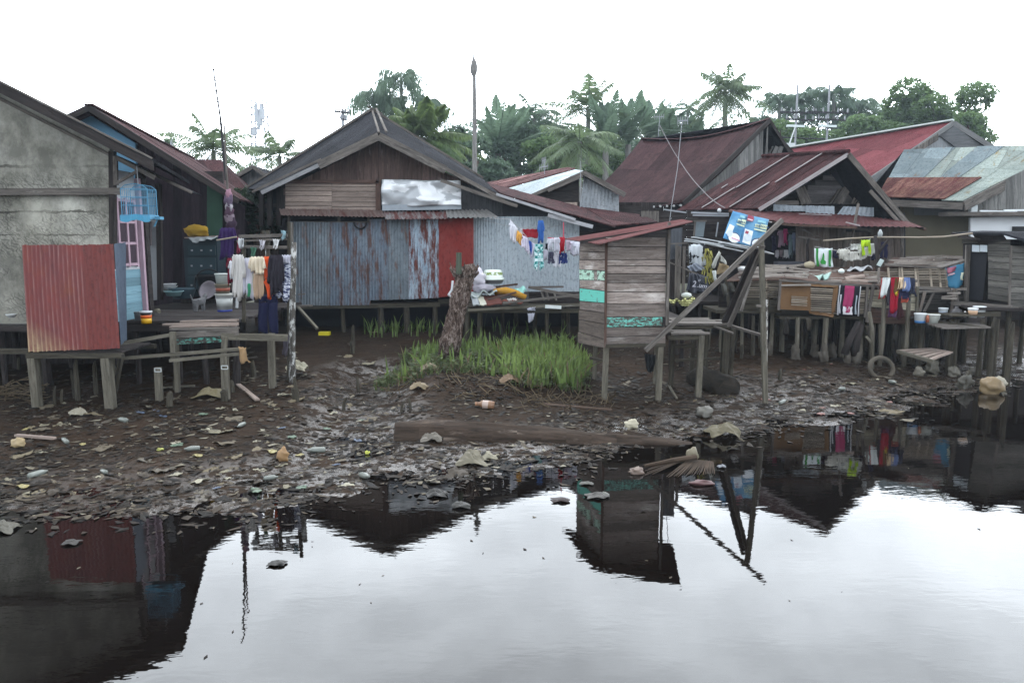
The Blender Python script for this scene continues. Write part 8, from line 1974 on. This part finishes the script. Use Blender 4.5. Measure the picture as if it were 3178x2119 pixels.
# fine litter: one mass nobody could count
fl = MB(); 
def shard(mb, p, s):
    a = rnd.uniform(0, 6.28); e = V((math.cos(a), math.sin(a), rnd.uniform(-.06, .1))) * s; f_ = V((-math.sin(a), math.cos(a), rnd.uniform(-.08, .12))) * s * rnd.uniform(.25, .7)
    k1, k2 = rnd.uniform(.3, 1), rnd.uniform(.3, 1)
    i = mb.add([p - e, p - f_ * k1 + e * .3, p + e * k2 + V((0, 0, s * .12)), p + f_ - e * .2]); mb.face((i, i + 1, i + 2, i + 3), ((0, 0), (1, 0), (1, 1), (0, 1)))
cnt = 0
while cnt < 13000:
    y = 7.3 + 12.5 * rnd.random() ** 1.3; x = rnd.uniform(-.72, .72) * y
    s_ = y - shore(x)
    if s_ < -1.0 or s_ > 7.5: continue
    if s_ < -.2 and rnd.random() > .35 + .3 * s_: continue
    dens = .3 + .7 * smooth(-.15, .35, mn.noise((x * .7, y * .7, 11)))
    if rnd.random() > dens: continue
    cnt += 1
    shard(fl, V((x, y, max(ground_z(x, y), 0) + .008)), rnd.choice((1, 1, 1.7)) * rnd.uniform(.015, .06) * (1 + .03 * y))
for k in range(420):   # specks and scum drifting on the water
    y = rnd.uniform(5.0, 13); x = rnd.uniform(-.7, .7) * y; s_ = y - shore(x)
    if s_ > -.3 or rnd.random() > math.exp(s_ * .55) + .04: continue
    shard(fl, V((x, y, .004)), rnd.uniform(.01, .035))
t = NT('litter', .65, .12)
rp = t.n('ShaderNodeNewGeometry').outputs['Random Per Island']
t.base(t.ramp(rp, (.0, (.008, .007, .006, 1)), (.55, (.014, .01, .007, 1)), (.84, (.036, .027, .019, 1)), (.96, (.085, .07, .048, 1)), (1, (.17, .155, .12, 1))))
stuff(fl, 'fine_litter', t.m)
def sack(u, v, s, c1, lb, nm='plastic_bag', cat='bag', amp=.3, sq=(1, .8, .8), rough=.55):
    p = G(u, v, .05); z = max(ground_z(p.x, p.y), 0)
    o = one(nm, lump(V((p.x, p.y, z + s * sq[2] * .75)), s * sq[0], s * sq[1], s * sq[2], (u * 7 + v) % 97, 14, 10, amp), plastic(*c1, rough), lb, cat, None, True)
    return o
def sheetbag(u, v, s, c1, lb, nm='crumpled_bag', cat='bag', cr=1.3, z0=.0, group=None):
    p = G(u, v, .05); p.z = max(ground_z(p.x, p.y), 0) + .01 + z0
    mb = MB(); sd = (u * 3 + v) % 83
    def f(a, b):
        x, y = (a - .5) * 2, (b - .5) * 2
        r = 1 + .5 * mn.noise((x * 1.5, y * 1.5, sd))
        z = min(cr, 1.3) * (.5 + .5 * mn.noise((x * 1.3, y * 1.3, sd + 7)) + .35 * abs(mn.noise((x * 2.6, y * 2.6, sd + 3)))) * max(0, 1 - (x * x + y * y) * .62) - .03
        return p + V((x * s * r, y * s * .7 * r, max(-.02, z * s)))
    mb.shell(f, 12, 11, .008)
    return one(nm, mb, plastic(*[int(x * .8) for x in c1], .6), lb, cat, group)
def conebag(u, v, h, r, c1, lb):
    p = G(u, v, .05); p.z = max(ground_z(p.x, p.y), 0); sd = u
    mb = MB(); n = 26; g = []
    prof = [(.95, 0), (1.1, .1), (1.02, .22), (.85, .36), (.72, .48), (.52, .6), (.4, .7), (.3, .78), (.38, .9), (.2, 1.0)]
    for rr_, hh2 in prof:
        g.append([p + V((math.cos(a) * r * rr_ * (1 + .5 * mn.noise((math.cos(a) * 2, math.sin(a) * 2, hh2 * 3 + sd))), math.sin(a) * r * rr_ * .8 * (1 + .5 * mn.noise((math.cos(a) * 2, math.sin(a) * 2, hh2 * 3 + sd + 9))), hh2 * h)) for a in [6.2832 * k / n for k in range(n)]])
    i0 = mb.add([q for r_ in g for q in r_])
    for j in range(len(prof) - 1):
        for k in range(n):
            k2 = (k + 1) % n; mb.face((i0 + j * n + k, i0 + j * n + k2, i0 + (j + 1) * n + k2, i0 + (j + 1) * n + k), ((0, 0), (1, 0), (1, 1), (0, 1)))
    mb.face([i0 + (len(prof) - 1) * n + k for k in range(n)], [(0, 0)] * n)
    one('tied_sack', mb, plastic(*c1, .6), lb, 'sack', None, True)
sheetbag(2244, 1345, .25, (112, 103, 78), 'yellowish crumpled sack standing at the water edge', 'crumpled_sack', 'sack', 1.3)
sack(2188, 1288, .12, (98, 95, 88), 'grey lump of plastic just behind the yellowish tied sack')
sack(1958, 1325, .1, (172, 165, 145), 'pale tied bag sitting on the driftwood log')
p_ = G(3078, 1215, .05)
sack(3078, 1212, .205, (116, 98, 70), 'large tan sack half sunk in the water at right', 'tan_sack', 'sack', .2, (1, .8, .85))
sack(3103, 1194, .13, (150, 144, 128), 'pale fold of plastic behind the large tan sack', 'plastic_fold')
for (u, v, s, c1, lb) in ((2995, 1200, .13, (72, 69, 61), 'grey muddy sack round the stake left of tan sack'), (2890, 1160, .14, (84, 80, 70), 'dirty plastic sack below the slatted pallet'), (2850, 1170, .09, (108, 103, 92), 'small pale sack left of the dirty plastic sack'), (2960, 1165, .1, (98, 94, 84), 'crumpled grey sack right of the dirty plastic sack'), (3020, 1160, .09, (92, 88, 80), 'small grey sack behind the large tan sack left'), (3065, 1060, .17, (66, 64, 54), 'dark greenish sack hanging low by the latrine stilt')):
    sack(u, v, s, c1, lb, amp=.4, sq=(1, .7, 1.1))
# small bottles and coloured wrappers among the scraps
bt = MB(); bt.lathe((0, 0, 0), [(.03, 0), (.034, .02), (.034, .13), (.03, .15), (.013, .185), (.013, .205)], 10)
bt = bt.build('drink_bottle', plastic(112, 116, 110, .25), loc=(0, 0, 0), smooth=True); tag(bt, 'small clear plastic bottle lying on the mud among scraps', 'bottle', 'plastic bottles on the mud')
for k, (u, v) in enumerate(((210, 1385), (395, 1330), (620, 1400), (820, 1480), (1010, 1395), (1120, 1470), (330, 1470), (90, 1480), (760, 1335), (2420, 1255), (2620, 1210), (2760, 1190))):
    o = bt if k == 0 else bt.copy()
    if k: C.objects.link(o)
    p = G(u, v, .05); o.location = (p.x, p.y, max(ground_z(p.x, p.y), 0) + .03); o.rotation_euler = (R(88 + rnd.uniform(-8, 8)), 0, rnd.uniform(0, 6.28)); s_ = rnd.uniform(.8, 1.25); o.scale = (s_,) * 3
WR = [((104, 62, 54), 'faded red'), ((66, 78, 98), 'dull blue'), ((70, 88, 70), 'dull green'), ((132, 122, 78), 'dull yellow')]
wp = []
for c_, nm in WR:
    mb = scrap_mb(6, 5, .09, .3); o = mb.build('wrapper', plastic(*c_, .5), loc=(0, 0, 0)); tag(o, 'small %s wrapper lying on the mud among scraps' % nm, 'wrapper', 'small %s wrappers on the mud' % nm); wp.append(o)
for k in range(28):
    u, v = (rnd.uniform(60, 1150), rnd.uniform(1290, 1520)) if k % 4 else (rnd.uniform(2280, 2850), rnd.uniform(1150, 1290))
    o = wp[k % 4] if k < 4 else wp[k % 4].copy()
    if k >= 4: C.objects.link(o)
    p = G(u, v, .05); o.location = (p.x, p.y, max(ground_z(p.x, p.y), 0) + .01); o.rotation_euler = (0, 0, rnd.uniform(0, 6.28)); s_ = rnd.uniform(.5, 1.1); o.scale = (s_, s_, s_)
# bottle on the bank
o = thing('plastic_bottle', 'orange brown plastic bottle with white label on the bank below grass', 'bottle', G(1505, 1262, .15))
q = G(1480, 1256, .18); q.z = ground_z(q.x, q.y, False) + .07
mb = MB(); mb.tube([q, q + V((.05, 0, 0)), q + V((.07, 0, 0)), q + V((.2, -.02, -.01)), q + V((.3, -.03, -.02))], [.035, .035, .06, .075, .07], 12); mb.build('body', plastic(126, 94, 70, .4), o, smooth=True)
mb = MB(); mb.tube([q + V((.1, -.011, -.003)), q + V((.2, -.021, -.012))], [.0755, .0765], 12, False); mb.build('label', plastic(165, 146, 136), o, smooth=True)
mb = MB(); mb.tube([q + V((-.03, 0, 0)), q], [.034, .034], 10); mb.build('cap', plastic(150, 110, 82), o, smooth=True)
sheetbag(1585, 1235, .17, (140, 114, 88), 'tan crumpled bag right of the orange brown bottle', cr=2)
sheetbag(1330, 1210, .17, (160, 146, 118), 'pale tan paper scrap at the left front edge of grass', 'paper_scrap', 'scrap')
sheetbag(1300, 1238, .15, (155, 138, 108), 'tan crumpled paper below the pale tan paper scrap', 'paper_scrap', 'scrap')
sheetbag(925, 1205, .2, (178, 172, 148), 'pale white bag caught on a stake below the peeling pole', cr=1.6, z0=.12)
sheetbag(1465, 1428, .18, (128, 121, 100), 'pale folded bag poking out of the water left', cr=1.8)
sheetbag(1522, 1412, .1, (165, 158, 136), 'small white cone bag right of the pale folded bag', cr=3)
sack(878, 1425, .085, (140, 110, 75), 'small tan box like scrap on the left mud', 'tan_scrap', 'scrap', .25, (.9, .6, 1.1))
sack(60, 1395, .09, (150, 132, 98), 'round tan pouch on the left mud', 'pouch', 'pouch', .25)
sheetbag(245, 1310, .12, (158, 150, 130), 'pale pointed scrap on the left mud', 'pointed_scrap', 'scrap', 2)
sheetbag(1340, 1368, .13, (120, 113, 102), 'flat grey scrap leaning against the driftwood log', 'flat_scrap', 'scrap', 1.4)
sheetbag(660, 1260, .26, (142, 130, 98), 'wavy tan cardboard pieces beside the short stake', 'cardboard_scrap', 'cardboard', .8)
sheetbag(10, 1630, .16, (84, 80, 68), 'grey crumpled sheet half under water below the cabin', 'sunken_sheet', 'sheet', .7)
mb = MB(); p = G(1008, 1058, .35); p.z = ground_z(p.x, p.y) + .04; mb.box(p + V((-.14, -.1, -.03)), p + V((.14, .1, .06))); one('yellow_box', mb, plastic(215, 200, 40), 'flat bright yellow box on the mud behind the pole', 'box')
sack(1140, 1398, .03, (170, 172, 70), 'tiny yellow green wrapper on the wet mud', 'wrapper', 'wrapper', .4)
sack(498, 1403, .035, (150, 152, 80), 'yellowish wrapper on the left mud', 'wrapper', 'wrapper', .4, (1.3, .8, .5))
# plank pieces
for (u0, v0, u1, v1, w_, m, lb) in ((50, 1350, 170, 1362, .06, W_PLANK, 'pale stick lying on mud at the left'), (505, 1221, 605, 1223, .05, W_POST, 'thin plank on the mud below the rails'), (740, 1215, 800, 1258, .08, W_PLANK, 'pale split plank slanting on mud below the rack'), (720, 1155, 800, 1148, .04, W_GREY, 'short grey plank behind the clothes rack posts'), (1030, 1020, 1180, 1040, .06, W_POST, 'long stick on mud below the zinc wall'), (2075, 1200, 2100, 1230, .04, W_POST, 'short stick in the mud under the hut landing'), (1690, 1252, 1900, 1262, .03, W_BARK, 'thin twig on the mud below the reeds')):
    mb = MB(); a, b = G(u0, v0, .15), G(u1, v1, .15); a.z = ground_z(a.x, a.y) + .03; b.z = ground_z(b.x, b.y) + .05; mb.bar(a, b, w_, .03); one('mud_plank', mb, m, lb, 'plank')
# brush heap under the plaster house
o = thing('brush_heap', 'heap of dry sticks and palm leaves under the plaster house', 'brush heap', G(40, 1250, .2))
mb = MB()
for k in range(70):
    p = G(rnd.uniform(-60, 90), rnd.uniform(1215, 1262), .2); p.z = ground_z(p.x, p.y, False) + rnd.uniform(0, .25); a = rnd.gauss(0, .6); l = rnd.uniform(.15, .5)
    mb.bar(p, p + V((l * math.cos(a), rnd.uniform(-.1, .1), l * math.sin(a) * .5)), .022, .012)
mb.build('stick', L_STRAW, o)
# floating palm leaf and rubbish raft
o = thing('palm_leaf_raft', 'brown dead palm leaf with rubbish floating near the hut reflection', 'floating leaf', G(2100, 1460, .02))
mb = MB(); c0 = G(2150, 1430, .02)
for k in range(26):
    t_ = k / 25; r0 = G(2120, 1425, .06).lerp(G(2190, 1470, .03), 0); a = c0 + V((-.05 + t_ * .3, -.02 - t_ * .05, .035 - .02 * t_)); e = G(2068 + t_ * 150, 1478 - 10 * t_ + rnd.uniform(-4, 4), .01)
    mb.bar(a, e, .022, .006, w1=.008)
for k in range(14):
    t_ = k / 13; a = c0 + V((-.04, .02, .05)); e = G(2010 + rnd.uniform(-10, 20), 1440 + t_ * 34, .01); mb.bar(a, e, .03, .008, w1=.012)
mb.tube([G(2000, 1445, .03), G(2090, 1428, .08), G(2160, 1418, .1)], [.02, .035, .04], 7)
mb.build('leaf', wood('dead_leaf', (.018, .012, .008, 1), (.06, .042, .03, 1)), o)
lump(G(2149, 1408, .08), .08, .06, .08, 8, 8, 6).build('husk', plastic(118, 110, 90), o, smooth=True)
lump(G(1975, 1462, .03), .09, .06, .04, 18, 8, 6, .4).build('wrapper', plastic(104, 88, 78), o, smooth=True)
lump(G(2180, 1498, .02), .16, .05, .03, 28, 10, 6, .4).build('wrapper', plastic(78, 50, 50), o, smooth=True)
FLG = 'rubbish floating on the water'
for (u, v, s, c1, sq, lb) in ((1740, 1542, .09, (75, 52, 52), (1.6, .5, .22), 'reddish brown slab floating left of hut reflection'), (1850, 1530, .12, (110, 104, 98), (1.5, .6, .3), 'grey floating bag lump inside the hut reflection'), (1870, 1527, .07, (170, 170, 160), (1, .6, .5), 'white end of the floating bag in hut reflection'), (860, 1735, .07, (55, 50, 48), (1.7, .5, .2), 'dark floating scrap on the bright water at left'), (1360, 1525, .12, (70, 66, 60), (1.2, .6, .5), 'dark lump at the edge of the bright water'), (1430, 1560, .1, (80, 78, 72), (1.3, .6, .5), 'grey lump right of the dark lump in water'), (2240, 1440, .05, (195, 198, 205), (1, .5, .8), 'small white scrap floating below the banner reflection'), (220, 1672, .08, (60, 52, 46), (1.8, .6, .2), 'dark scrap floating in the left dark reflection'), (1820, 1490, .07, (120, 115, 105), (1.8, .4, .15), 'thin stick like scrap above the floating bag')):
    sheetbag(u, v, s, tuple(int(x * .68) for x in c1), lb, 'floating_scrap', 'floating scrap', .25 + sq[2], 0, FLG)
